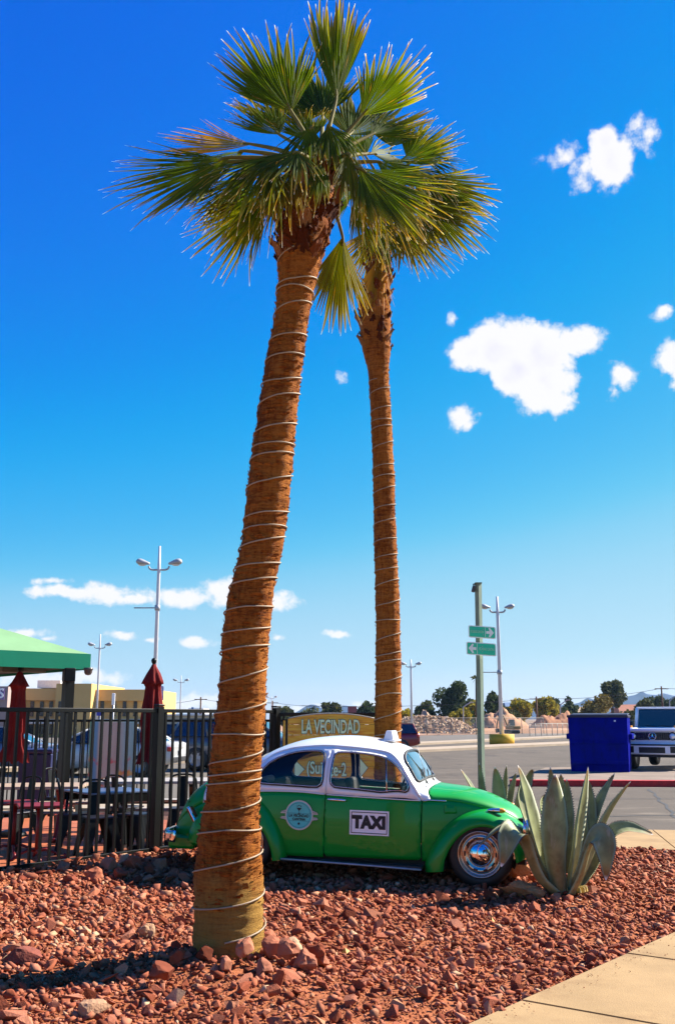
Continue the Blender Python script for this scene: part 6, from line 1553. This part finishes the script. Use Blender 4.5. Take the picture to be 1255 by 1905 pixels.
# local: +X front, origin under the front axle centre line; W 1.85
W = 1.66; hb = W / 2
MB().box((-1.95, 0, .86), (4.25, W, .56), bev=.05).build('body', ow, gw)
hd = MB().box((-.42, 0, 1.165), (1.35, W * .88, .085), bev=.03); hd.build('hood', ow, gw)
for s in (-1, 1):
    MB().box((-.42, s * hb * .80, 1.17), (1.28, .22, .13), bev=.04).build('wing', ow, gw)
    MB().box((-.25, s * (hb + .02), .78), (1.05, .14, .16), bev=.04).build('wheel_arch', ow, gw)
    MB().lathe([(.001, .05), (.06, .045), (.095, .02), (.10, 0)], 20, 'X', (.20, s * hb * .70, .985)).build('headlight', clear_lens, gw)
    MB().lathe([(.098, .03), (.118, .02), (.122, -.01)], 20, 'X', (.20, s * hb * .70, .985)).build('headlight_ring', trim_b, gw)
    MB().box((.06, s * hb * .80, 1.265), (.14, .09, .06), bev=.02).build('indicator', amber, gw)
    MB().box((-.98, s * (hb + .12), 1.34), (.12, .20, .17), bev=.04).build('mirror', trim_b, gw)
    for x in (-.30, -3.15): veh_wheel(.39, .25, gw, (x, s * (hb - .10), .39))
gl = MB().box((.185, 0, .985), (.06, W * .60, .22), bev=.015).build('grille', trim_b, gw)
for i in range(15): MB().box((.220, -.46 + i * .0657, .985), (.012, .012, .19)).build('grille_bar', mat('dark chrome', (.10, .10, .11), .25, .8), gl)
b = MB().tube([(.235, .105 * math.cos(a), .985 + .105 * math.sin(a)) for a in np.linspace(0, 2 * math.pi, 33)[:-1]], .012, 6, closed=True)
for k in range(3):
    a = math.pi / 2 + k * 2 * math.pi / 3; b.add([(.236, .1 * math.cos(a), .985 + .1 * math.sin(a)), (.236, .02 * math.cos(a + 1.047), .985 + .02 * math.sin(a + 1.047)), (.236, .02 * math.cos(a - 1.047), .985 + .02 * math.sin(a - 1.047)), (.25, 0, .985)], [(0, 1, 3), (0, 3, 2)])
b.build('star_emblem', chrome, gl)
bp = MB().box((.28, 0, .60), (.22, W * 1.04, .30), bev=.05).build('bumper', ow, gw)
MB().box((.375, 0, .735), (.05, W * 1.03, .045), bev=.015).build('bumper_trim', trim_b, bp)
MB().box((.385, 0, .585), (.03, W * .46, .17), bev=.01).build('bumper_intake', trim_b, bp)
for s in (-1, 1):
    MB().box((.385, s * hb * .78, .60), (.03, .24, .19), bev=.02).build('bumper_intake', trim_b, bp)
    MB().box((.372, s * hb * .78, .60), (.03, .29, .235), bev=.02).build('intake_frame', chrome, bp)
MB().box((.25, 0, .42), (.2, W * .9, .09), bev=.02).build('skid_plate', trim_b, gw)
cabv = []
MB().box((-2.55, 0, 1.83), (2.95, W * .90, .06), bev=.025).build('roof', ow, gw)
b = MB().add([(-1.0, -hb * .94, 1.22), (-1.12, -hb * .88, 1.80), (-4.0, -hb * .88, 1.80), (-4.04, -hb * .94, 1.14), (-1.0, hb * .94, 1.22), (-1.12, hb * .88, 1.80), (-4.0, hb * .88, 1.80), (-4.04, hb * .94, 1.14)], [(0, 3, 2, 1), (4, 5, 6, 7), (3, 7, 6, 2)]); b.build('side_windows', car_dark_glass, gw)
MB().add([(-.99, -hb * .84, 1.24), (-.99, hb * .84, 1.24), (-1.11, hb * .79, 1.79), (-1.11, -hb * .79, 1.79), (-1.05, 0, 1.5)], [(0, 1, 2, 3)]).build('windscreen', car_dark_glass, gw)
for s in (-1, 1):
    MB().tube([(-.995, s * hb * .91, 1.20), (-1.12, s * hb * .86, 1.82)], .055, 6).build('pillar', ow, gw)
    for x in (-2.0, -3.0, -3.98): MB().tube([(x, s * hb * .95, 1.14), (x, s * hb * .89, 1.82)], .055, 6).build('pillar', ow, gw)
MB().box((-1.0, 0, 1.215), (.10, W * .9, .05)).build('cowl', ow, gw)
MB().tube([(-.96, -.1, 1.24), (-1.0, -.45, 1.30)], .012, 6).tube([(-.96, .35, 1.24), (-1.0, 0, 1.30)], .012, 6).build('wiper', trim_b, gw)

# blue dumpster
blue_m = mat('blue dumpster paint', (.0002, .0030, .21), .65, spec=.03, var=.30, scale=2.2, bump=.08, bscale=12)
add_wear(blue_m, (.001, .002, .09), 3.0, (1, 1, .3), .55, .75)
dk = mat('dark blue rim', (.010, .010, .045), .5)
a = P(1056, 1435, 29.3); c_ = P(1163, 1435, 29.3); ztp = P(1056, 1331, 29.3).z - (ROAD_Z + .135)
dm = thing('dumpster', 'tall blue steel dumpster on the island', 'dumpster', ((a.x + c_.x) / 2 + .30, 29.9, ROAD_Z + .135), R(-19)); wd = c_.x - a.x
MB().box((0, .1, ztp / 2), (wd * .98, 1.5, ztp), taper=(1.03, 1.04)).build('steel_box', blue_m, dm)
MB().box((0, .1, ztp - .03), (wd * 1.04, 1.62, .07), bev=.015).build('rim', dk, dm)
MB().box((0, .35, ztp + .03), (wd * 1.0, 1.1, .035), rx=R(2), bev=.012).build('lid', dk, dm)
for z in (.25, ztp * .52): MB().box((0, -.665 - .02 * z, z), (wd * .985, .05, .09), bev=.012).build('stiffener', blue_m, dm)
for s in (-1, 1): MB().box((s * (wd / 2 + .06), .1, ztp * .62), (.10, .9, .16), bev=.02).build('fork_pocket', blue_m, dm)
MB().box((wd * .3, -.735, ztp * .9), (.05, .01, .04)).build('sticker', white_paint, dm)

# ------------------------------------------------------------------ dirt lot beyond the road
dirt_m = mat('tan brown dirt', (.48, .27, .155), .97, var=.16, scale=.35, bump=.5, bscale=4, spec=.1)
dirt2 = mat('rusty dirt', (.44, .215, .12), .97, var=.22, scale=.4, bump=.5, bscale=4, spec=.1)
lot = MB().prism([(-10, 112), (7.0, 98.5), (27, 120), (60, 150), (60, 260), (-40, 260)][::-1], -.3, ROAD_Z + .06).build('dirt_lot', mat('pale dirt lot', (.45, .27, .18), .97, var=.12, scale=.15, spec=.1)); lot['kind'] = 'structure'
def mound(name, label, u0, u1, vtop, vbase, Y, depth, m, rough, seed, skew=0.0, cat='dirt heap', flat=2.0):
    a = P(u0, vbase, Y); b_ = P(u1, vbase, Y); top = P((u0 + u1) / 2, vtop, Y).z; z0 = ROAD_Z; cx = (a.x + b_.x) / 2; hw = (b_.x - a.x) / 2; n = 44; V3 = []; F3 = []
    for j in range(14):
        for i in range(n + 1):
            x = -1 + 2 * i / n; y = -1 + 2 * j / 13; h = max(0, 1 - abs(x - skew * (1 - abs(x))) ** flat) * max(0, 1 - abs(y) ** 2)
            q = noise.noise(Vector((x * 3 + seed, y * 2, seed))) * .30 + noise.noise(Vector((x * 10, y * 6, seed))) * (rough + .10)
            V3.append((x * hw, y * depth / 2, (top - z0) * h * (1 + q) - .05))
    F3 = [(j * (n + 1) + i, j * (n + 1) + i + 1, (j + 1) * (n + 1) + i + 1, (j + 1) * (n + 1) + i) for j in range(13) for i in range(n)]
    o = MB().add(V3, F3, 0, rough < .15).build(name, m, None, (cx, Y, z0)); tag(o, label, cat); return o
mound('dirt_berm', 'long low dirt bank along the far side of the road', 640, 1120, 1354, 1366, 116, 5, dirt_m, .05, 1, flat=8)
mound('dirt_heap', 'tall pink dirt heap behind the excavator', 872, 985, 1322, 1362, 128, 12, dirt_m, .10, 4, .1)
mound('dirt_heap', 'rusty rounded dirt heap left of the lamp post base', 880, 945, 1334, 1362, 122, 9, dirt2, .08, 5, flat=1.6)
mound('dirt_heap', 'broad rusty dirt heap just left of the dumpster', 975, 1110, 1330, 1362, 124, 10, dirt2, .08, 6, flat=2.6)
mound('dirt_heap', 'small pale pointed heap behind the rubble', 766, 815, 1322, 1352, 140, 8, mat('pale dirt', (.50, .32, .20), .97, var=.1), .06, 7, flat=1.4)
rb = mound('rubble_heap', 'long heap of broken pink concrete rubble right of the slender palm', 705, 885, 1334, 1362, 112, 9, mat('rubble core', (.30, .18, .12), .97, var=.2), .2, 8, cat='rubble heap', flat=2.6)
V = []; Fq = []; T = []; off = 0; bxx = rb.location.x; hwR = 5.6
for i in range(1500):
    x = random.uniform(-1, 1); y = random.uniform(-1, .25); h = max(0, 1 - abs(x) ** 2.6) * max(0, 1 - y * y); r_ = random.uniform(.10, .34); vs, f_ = random.choice(SHAPES)
    w_ = (vs * r_) @ rot_np(random.random() * 6, random.gauss(0, .6), random.gauss(0, .6)).T + np.array([x * hwR, y * 4.4, (P(795, 1334, 112).z - ROAD_Z) * h * random.uniform(.9, 1.06)])
    V.append(w_); Fq.append(f_ + off); off += len(vs); T.append(np.full(len(vs), random.random()))
V = np.concatenate(V); Fq = np.concatenate(Fq); T = np.concatenate(T)
me = bpy.data.meshes.new('broken_concrete'); me.from_pydata(V.tolist(), [], Fq.tolist()); a_ = me.attributes.new('tone', 'FLOAT', 'POINT'); a_.data.foreach_set('value', T.astype('f'))
me.materials.append(ramp_mat('broken concrete', [(0, (.34, .19, .10)), (.4, (.52, .33, .19)), (.8, (.62, .44, .28)), (1, (.70, .58, .44))], 'attr:tone', bscale=6))
link('broken_concrete', me, rb)['kind'] = 'stuff'
# excavator
ex_m = mat('worn ochre machine paint', (.42, .22, .07), .6, var=.25, scale=2); ep = P(952, 1360, 108)
ex = thing('excavator', 'small ochre excavator standing before the pink dirt heap', 'excavator', (ep.x, 108, ROAD_Z + .05), R(200)); k = .62
MB().box((0, .75 * k, .35 * k), (2.2 * k, .45 * k, .7 * k), bev=.12).box((0, -.75 * k, .35 * k), (2.2 * k, .45 * k, .7 * k), bev=.12).build('track', trim_b, ex)
MB().box((-.2 * k, 0, 1.05 * k), (2.2 * k, 1.7 * k, .6 * k), bev=.08).build('body', ex_m, ex)
MB().box((.3 * k, .4 * k, 1.85 * k), (1.0 * k, .85 * k, 1.1 * k), bev=.06, taper=(.85, .9)).build('cab', car_dark_glass, ex)
MB().tube([(.7 * k, -.2 * k, 1.2 * k), (1.5 * k, -.2 * k, 3.1 * k), (2.5 * k, -.2 * k, 2.7 * k)], .16 * k, 6).build('boom', ex_m, ex)
MB().tube([(2.5 * k, -.2 * k, 2.8 * k), (2.9 * k, -.2 * k, .9 * k)], .12 * k, 6).build('stick', ex_m, ex)
MB().box((2.75 * k, -.2 * k, .55 * k), (.6 * k, .6 * k, .6 * k), ry=.4, taper=(.6, 1)).build('bucket', trim_b, ex)
# chain link fence and steel barrier
def mesh_mat():
    m = bpy.data.materials.new('chain link'); m.use_nodes = True; nt = m.node_tree; N = nt.nodes; L = nt.links
    tr = N.new('ShaderNodeBsdfTransparent'); ms = N.new('ShaderNodeMixShader'); ms.inputs[0].default_value = .14; b = N['Principled BSDF']; b.inputs['Base Color'].default_value = (.5, .46, .42, 1); b.inputs['Roughness'].default_value = .6
    L.new(tr.outputs[0], ms.inputs[1]); L.new(b.outputs[0], ms.inputs[2]); L.new(ms.outputs[0], N['Material Output'].inputs[0]); return m
mesh_m = mesh_mat()
def wire_fence(label, a, b, h, step, m_pole, dens=True):
    a = Vector(a); b = Vector(b); d = b - a; L_ = d.length; t = thing('wire_fence', label, 'fence', (a.x, a.y, ROAD_Z), math.atan2(d.y, d.x)); k = int(L_ / step)
    pm = MB().cyl((0, 0, 0), (0, 0, h), .035, n=6).mesh('post', m_pole)
    for i in range(k + 1): link('post', pm, t, (i * L_ / k, 0, 0))
    MB().cyl((0, 0, h), (L_, 0, h), .03, n=6).cyl((0, 0, h * .5), (L_, 0, h * .5), .015, n=6).build('rail', m_pole, t)
    MB().add([(0, 0, .03), (L_, 0, .03), (L_, 0, h), (0, 0, h)], [(0, 1, 2, 3)]).build('wire_mesh', mesh_m, t); return t
wire_fence('long chain link fence along the dirt lot', (3.5, 97), (22.5, 110), 1.7, 3.0, mat('dull steel', (.20, .17, .14), .7))
q0 = P(985, 1366, 97); q1 = P(1056, 1366, 104); wire_fence('pale steel mesh barrier left of the dumpster', (q0.x, 97), (q1.x, 104), 1.15, 1.1, mat('pale steel', (.36, .32, .27), .5))
q0 = P(1168, 1366, 97); q1 = P(1200, 1366, 97); wire_fence('short pale steel mesh barrier between dumpster and off roader', (q0.x, 97), (q1.x + 3, 99), 1.5, 1.1, mat('pale steel', (.36, .32, .27), .5))

# ------------------------------------------------------------------ far trees
def leaf_mat(name, c, c2):
    return ramp_mat(name, [(0, tuple(q * .55 for q in c)), (.5, c), (1, c2)], 'attr:tone', rough=.75, bump=0, trans=.42)
LM = {'pine': leaf_mat('dark pine foliage', (.035, .066, .010), (.095, .125, .016)), 'olive': leaf_mat('olive foliage', (.065, .082, .014), (.15, .15, .025)), 'yellow': leaf_mat('yellow green foliage', (.40, .33, .008), (.64, .49, .012)), 'rust': leaf_mat('rusty foliage', (.19, .145, .012), (.36, .25, .025))}
trunk_m = mat('grey brown tree bark', (.10, .065, .04), .95, var=.2, scale=4)
def tree(label, u0, u1, vt, vb, Y, kind, seed, n=900, shape='round', trunk_v=None):
    r = random.Random(seed); a = P(u0, vb, Y); b_ = P(u1, vb, Y); top = P(u0, vt, Y).z; w = (b_.x - a.x) / 2; cx = (a.x + b_.x) / 2; z0 = ROAD_Z; H_ = top - z0
    t = thing('pine_tree' if kind == 'pine' else 'tree', label, 'tree', (cx, Y, z0)); base = H_ * (.02 if shape != 'umbrella' else .40); w *= 1.12; n = int(n * 1.7)
    cl = []
    for i in range(14 if shape != 'cone' else 18):
        f = r.random()
        if shape == 'cone': zz = .06 + .86 * f; sp__ = (1 - .62 * zz) ; cl.append((Vector((r.uniform(-1, 1) * w * sp__ * .75, r.uniform(-1, 1) * w * sp__ * .75, H_ * zz)), w * (.34 + .22 * (1 - zz)) * r.uniform(.8, 1.2)))
        else:
            th = r.random() * 6.28; el_ = r.uniform(-.7, 1); rad_ = r.uniform(.35, .72)
            cl.append((Vector((math.cos(th) * w * rad_ * math.sqrt(max(.1, 1 - el_ * el_ * .7)), math.sin(th) * w * rad_, base + (H_ - base) * (.5 + .36 * el_))), min(w, (H_ - base)) * r.uniform(.32, .50)))
    V3 = []; F3 = []; T_ = []; ls = .0020 * Y
    for i in range(n):
        c, rad_ = cl[i % len(cl)]; d = Vector((r.gauss(0, 1), r.gauss(0, 1), r.gauss(0, 1))).normalized(); p = c + d * rad_ * (r.random() ** .35); p.z = max(p.z, base * .7)
        tone = min(1, max(0, r.gauss(.45, .2))); x_ = Vector((r.gauss(0, 1), r.gauss(0, 1), r.gauss(0, 1))).normalized(); y_ = x_.orthogonal().normalized(); s = ls * r.uniform(.6, 1.5)
        o_ = len(V3); V3 += [p - x_ * s, p + y_ * s * .6, p + x_ * s, p - y_ * s * .6]; F3.append((o_, o_ + 1, o_ + 2, o_ + 3)); T_ += [tone] * 4
    o = MB().add(V3, F3, 0, False).build('crown', LM[kind], t); at__ = o.data.attributes.new('tone', 'FLOAT', 'POINT'); at__.data.foreach_set('value', np.array(T_, dtype='f'))
    b = MB().tube([(0, 0, 0), (w * .05, 0, H_ * .35), (0, 0, H_ * .75)], [H_ * .030 + .06, H_ * .022 + .03, .03], 7)
    for i in range(5):
        c, rad_ = cl[i]; b.tube([(0, 0, H_ * (.25 + .07 * i)), tuple(c)], [.02 * H_, .015], 5)
    b.build('trunk', trunk_m, t); return t
TR = [('tall dark pine with a broad crown, largest tree right of the slender palm', 803, 882, 1274, 1352, 150, 'pine', 1, 2600, 'cone'), ('dense rounded dark tree just right of the pale far lamp post', 768, 806, 1299, 1345, 165, 'olive', 2, 1000, 'round'),
      ('dark conical pine between sign post and lamp post', 900, 938, 1287, 1350, 150, 'pine', 3, 1500, 'cone'), ('yellow green tree peeking out beside the slender palm', 738, 768, 1318, 1352, 130, 'yellow', 4, 800, 'round'),
      ('yellow green tree between the broad dark pine and the sign post', 868, 898, 1302, 1350, 160, 'yellow', 5, 800, 'round'), ('bright yellow green bush left half of the pair behind the dirt heaps', 948, 998, 1301, 1348, 158, 'yellow', 6, 1700, 'round'),
      ('bright yellow green bush right half of the pair behind the dirt heaps', 990, 1040, 1300, 1348, 162, 'yellow', 7, 1700, 'round'), ('dark olive tree behind the yellow bushes', 1008, 1044, 1294, 1340, 190, 'olive', 8, 900, 'round'),
      ('small dark conical tree left of the rusty tree', 1048, 1078, 1292, 1335, 190, 'pine', 9, 900, 'cone'), ('rusty yellow tree above the dumpster', 1080, 1148, 1299, 1345, 160, 'rust', 10, 2200, 'round'),
      ('tall umbrella shaped pine above the dumpster', 1116, 1164, 1271, 1345, 185, 'olive', 11, 1800, 'umbrella'), ('dark olive tree left of the off roader roof', 1182, 1222, 1300, 1345, 170, 'olive', 12, 1300, 'round'),
      ('dark tree behind the off roader', 1200, 1240, 1293, 1345, 210, 'pine', 13, 1200, 'round'), ('dark tree at the right edge above the off roader', 1232, 1275, 1294, 1345, 200, 'pine', 14, 1300, 'round'),
      ('olive tree above the wooden sign', 597, 634, 1303, 1345, 165, 'olive', 15, 1100, 'round'), ('dark tree above the right end of the wooden sign', 664, 702, 1304, 1345, 175, 'pine', 16, 1000, 'round'),
      ('low olive tree between near palm and wooden sign', 512, 548, 1318, 1345, 190, 'olive', 17, 600, 'round'), ('low hazy tree above the corner post', 556, 598, 1322, 1345, 230, 'olive', 18, 600, 'round'),
      ('low olive tree left of the yellow bushes', 930, 952, 1312, 1345, 175, 'olive', 19, 600, 'round')]
TR += [('low yellow green shrub left of the sign post base', 838, 876, 1318, 1352, 140, 'yellow', 31, 900, 'round'), ('low olive shrub right of the white far house', 935, 966, 1320, 1350, 150, 'olive', 32, 800, 'round'),
       ('low olive shrub between the yellow bushes and the rusty tree', 1036, 1066, 1314, 1346, 175, 'olive', 33, 800, 'round'), ('low shrub in front of the terracotta roofed house', 1150, 1188, 1326, 1348, 150, 'olive', 34, 800, 'round'),
       ('low dark shrub behind the rubble heap', 775, 812, 1322, 1350, 150, 'pine', 35, 700, 'round'), ('wide dark tree at the right of the broad pine', 850, 884, 1300, 1350, 168, 'pine', 36, 1000, 'round')]
for q in TR: tree(*q)
# small fan palm far off, mostly hidden by the sign post
fp = P(884, 1262, 120); ft = thing('palm_tree', 'tiny far palm peeping out left of the sign post', 'palm tree', (fp.x, 120, ROAD_Z)); hz = fp.z - ROAD_Z
MB().tube([(0, 0, 0), (.1, 0, hz)], [.16, .12], 8).build('trunk', trunk_m, ft); b = MB()
for i in range(26):
    th = random.random() * 6.28; el_ = random.uniform(-.9, 1.2); d = Vector((math.cos(th) * math.cos(el_), math.sin(th) * math.cos(el_), math.sin(el_))); q = d.orthogonal().normalized() * .16; b.add([Vector((.1, 0, hz)), Vector((.1, 0, hz)) + d * .5 + q, Vector((.1, 0, hz)) + d * .85 - Vector((0, 0, .12)), Vector((.1, 0, hz)) + d * .5 - q], [(0, 1, 2, 3)])
o = b.build('crown', LM['olive'], ft); o.data.attributes.new('tone', 'FLOAT', 'POINT').data.foreach_set('value', np.full(len(o.data.vertices), .3, dtype='f'))

# far houses
tile_m = mat('terracotta tile roof', (.40, .15, .085), .9, var=.2, scale=2, stretch=(1, 1, 6)); tan_roof = mat('tan shingle roof', (.44, .32, .19), .9, var=.15, scale=2)
def house(label, u0, u1, vr, ve_, Y, wallm, roofm, chim=False):
    a = P(u0, ve_, Y); b_ = P(u1, ve_, Y); zr = P(u0, vr, Y).z - ROAD_Z; ze = a.z - ROAD_Z; w = b_.x - a.x; t = thing('house', label, 'house', ((a.x + b_.x) / 2, Y, ROAD_Z))
    MB().box((0, 0, ze / 2), (w * .92, 7, ze)).build('wall', wallm, t); hw = w / 2
    rf = MB().add([(-hw, -4, ze), (hw, -4, ze), (hw, 4, ze), (-hw, 4, ze), (-hw * .72, 0, zr), (hw * .72, 0, zr), (-hw, -4, ze - .2), (hw, -4, ze - .2), (hw, 4, ze - .2), (-hw, 4, ze - .2)], [(0, 1, 5, 4), (1, 2, 5), (2, 3, 4, 5), (3, 0, 4), (6, 7, 1, 0), (7, 8, 2, 1), (8, 9, 3, 2), (9, 6, 0, 3), (9, 8, 7, 6)]).build('roof', roofm, t)
    if chim: MB().box((-hw * .3, 0, zr + .1), (.7, .7, 1.4)).build('chimney', wallm, rf)
    for x in (-.28, .0, .28): MB().box((x * w, -3.52, ze * .55), (w * .10, .08, ze * .3)).build('window', win_m, t)
house('tan roofed house with a white chimney behind the dumpster', 1038, 1100, 1315, 1326, 215, pale_wall, tan_roof, True)
house('terracotta roofed house between dumpster and off roader', 1142, 1192, 1311, 1328, 205, pale_wall, tile_m)
house('pale flat roofed house behind the yellow bushes', 1020, 1056, 1323, 1332, 200, white_paint, mat('pale roof', (.5, .48, .46), .8))
house('white house between the near lamp post and the bushes', 935, 956, 1307, 1316, 240, white_paint, mat('blue grey roof', (.12, .20, .34), .8))
bb = P(655, 1325, 190); t = thing('billboard', 'plain maroon billboard between the two trees above the wooden sign', 'billboard', (bb.x, 190, ROAD_Z)); hz = P(655, 1314, 190).z - ROAD_Z; hz0 = P(655, 1327, 190).z - ROAD_Z
MB().box((0, 0, (hz + hz0) / 2), (1.7, .2, hz - hz0)).build('panel', mat('maroon board', (.16, .035, .05), .7), t); MB().cyl((0, .15, 0), (0, .15, hz), .12, n=8).build('pole', steel, t)

# utility poles and wires
wood_pole = mat('wooden utility pole', (.16, .085, .05), .95, var=.2, scale=3)
tops = []
for lb, u, vt, Y in (('wooden utility pole in front of the yellow bushes', 997, 1296, 140), ('wooden utility pole behind the off roader roof', 1229.5, 1277, 140), ('utility pole with a crossarm left of the near palm', 373.5, 1297, 150), ('far utility pole with a crossarm between the palms', 507, 1304, 170)):
    p = P(u, vt, Y); t = thing('utility_pole', lb, 'utility pole', (p.x, Y, ROAD_Z)); h = p.z - ROAD_Z
    MB().cyl((0, 0, 0), (0, 0, h), .15, .11, 8).build('pole', wood_pole, t); MB().box((0, 0, h - .35), (1.9, .1, .12)).build('crossarm', wood_pole, t); tops.append(Vector((p.x, Y, h + ROAD_Z - .28)))
for i, (lb, u, v0, v1, Y) in enumerate((('slim grey street light left of the sign post before the pine', 861, 1310, 1352, 118), ('slim grey street light left of the dumpster trees', 1041, 1306, 1345, 125), ('slim grey street light above the off roader', 1244, 1298, 1340, 120))):
    p = P(u, v0, Y); t = thing('street_light', lb, 'street light', (p.x, Y, ROAD_Z)); h = p.z - ROAD_Z
    MB().tube(smooth_knots([(0, 0, 0), (0, 0, h * .8), (.15, 0, h * .92), (.9, 0, h * 1.06)], 3), .07, 6).build('pole', grey_paint, t); MB().box((1.0, 0, h * 1.06), (.5, .2, .1), bev=.03).build('lamp_head', grey_paint, t)
def wire(label, pts, sag):
    q = []
    for a, b_ in zip(pts[:-1], pts[1:]):
        for j in range(14): f = j / 14; p = a.lerp(b_, f); p.z -= sag * 4 * f * (1 - f); q.append(p)
    q.append(pts[-1]); tag(MB().tube(q, .028, 4).build('power_line', trim_b), label, 'power line')
wl = [P(560, 1313, 140), tops[0], tops[1], P(1420, 1265, 140)]
for i, dz in enumerate((0.0,)): wire('thin power line strung between the wooden utility poles at right', [q + Vector((0, 0, dz)) for q in wl], .5)
wire('thin power line from the crossarm pole towards the near palm', [P(240, 1310, 150), tops[2], tops[3], P(640, 1312, 170)], .4)

# ------------------------------------------------------------------ mountains and air
mtn_m = mat('haze blue mountain rock', (.012, .026, .080), .95, var=.2, scale=.004, spec=.1)  # blue of the distant haze is put into the rock's base colour
def ridge(pix, Y, depth):
    V3 = []; F3 = []; pts = smooth_knots([(u, v, 0) for u, v in pix], 6); n = len(pts); rows = [(-1, 0), (-.5, .35), (-.18, .78), (0, 1), (.4, .6), (1, 0)]
    for fy, fh in rows:
        for q in pts:
            p = at(q.x, q.y, Y); h = max(0, p.z); k = noise.noise(Vector((p.x * .006, fy * 2, 1))) * .25 + noise.noise(Vector((p.x * .02, fy * 5, 2))) * .12
            V3.append((p.x, Y + fy * depth + (k * depth * .3 if abs(fy) < 1 else 0), h * fh * (1 + (k * .5 if 0 < fh < 1 else 0)) - (2 if fh == 0 else 0)))
    for j in range(len(rows) - 1):
        for i in range(n - 1): F3.append((j * n + i, j * n + i + 1, (j + 1) * n + i + 1, (j + 1) * n + i))
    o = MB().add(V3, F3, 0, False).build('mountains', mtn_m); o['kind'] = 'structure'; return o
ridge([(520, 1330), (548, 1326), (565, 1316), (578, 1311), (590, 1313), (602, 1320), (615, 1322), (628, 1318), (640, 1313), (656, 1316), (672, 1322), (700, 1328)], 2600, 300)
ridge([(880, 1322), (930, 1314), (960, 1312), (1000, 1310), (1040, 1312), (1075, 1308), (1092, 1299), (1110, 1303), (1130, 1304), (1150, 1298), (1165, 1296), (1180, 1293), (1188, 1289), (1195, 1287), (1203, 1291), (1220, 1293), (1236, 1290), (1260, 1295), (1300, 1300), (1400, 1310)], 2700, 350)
HAZE = True
if HAZE:
    m = bpy.data.materials.new('desert air'); m.use_nodes = True; nt = m.node_tree; nt.nodes.remove(nt.nodes['Principled BSDF'])
    pv = nt.nodes.new('ShaderNodeVolumePrincipled'); pv.inputs['Color'].default_value = (.44, .70, 1.0, 1); pv.inputs['Density'].default_value = .00011; pv.inputs['Anisotropy'].default_value = .2
    nt.links.new(pv.outputs[0], nt.nodes['Material Output'].inputs['Volume'])
    hz_ = MB().box((0, 1500, 44.5), (6000, 3400, 91)).build('haze', m); hz_['kind'] = 'stuff'
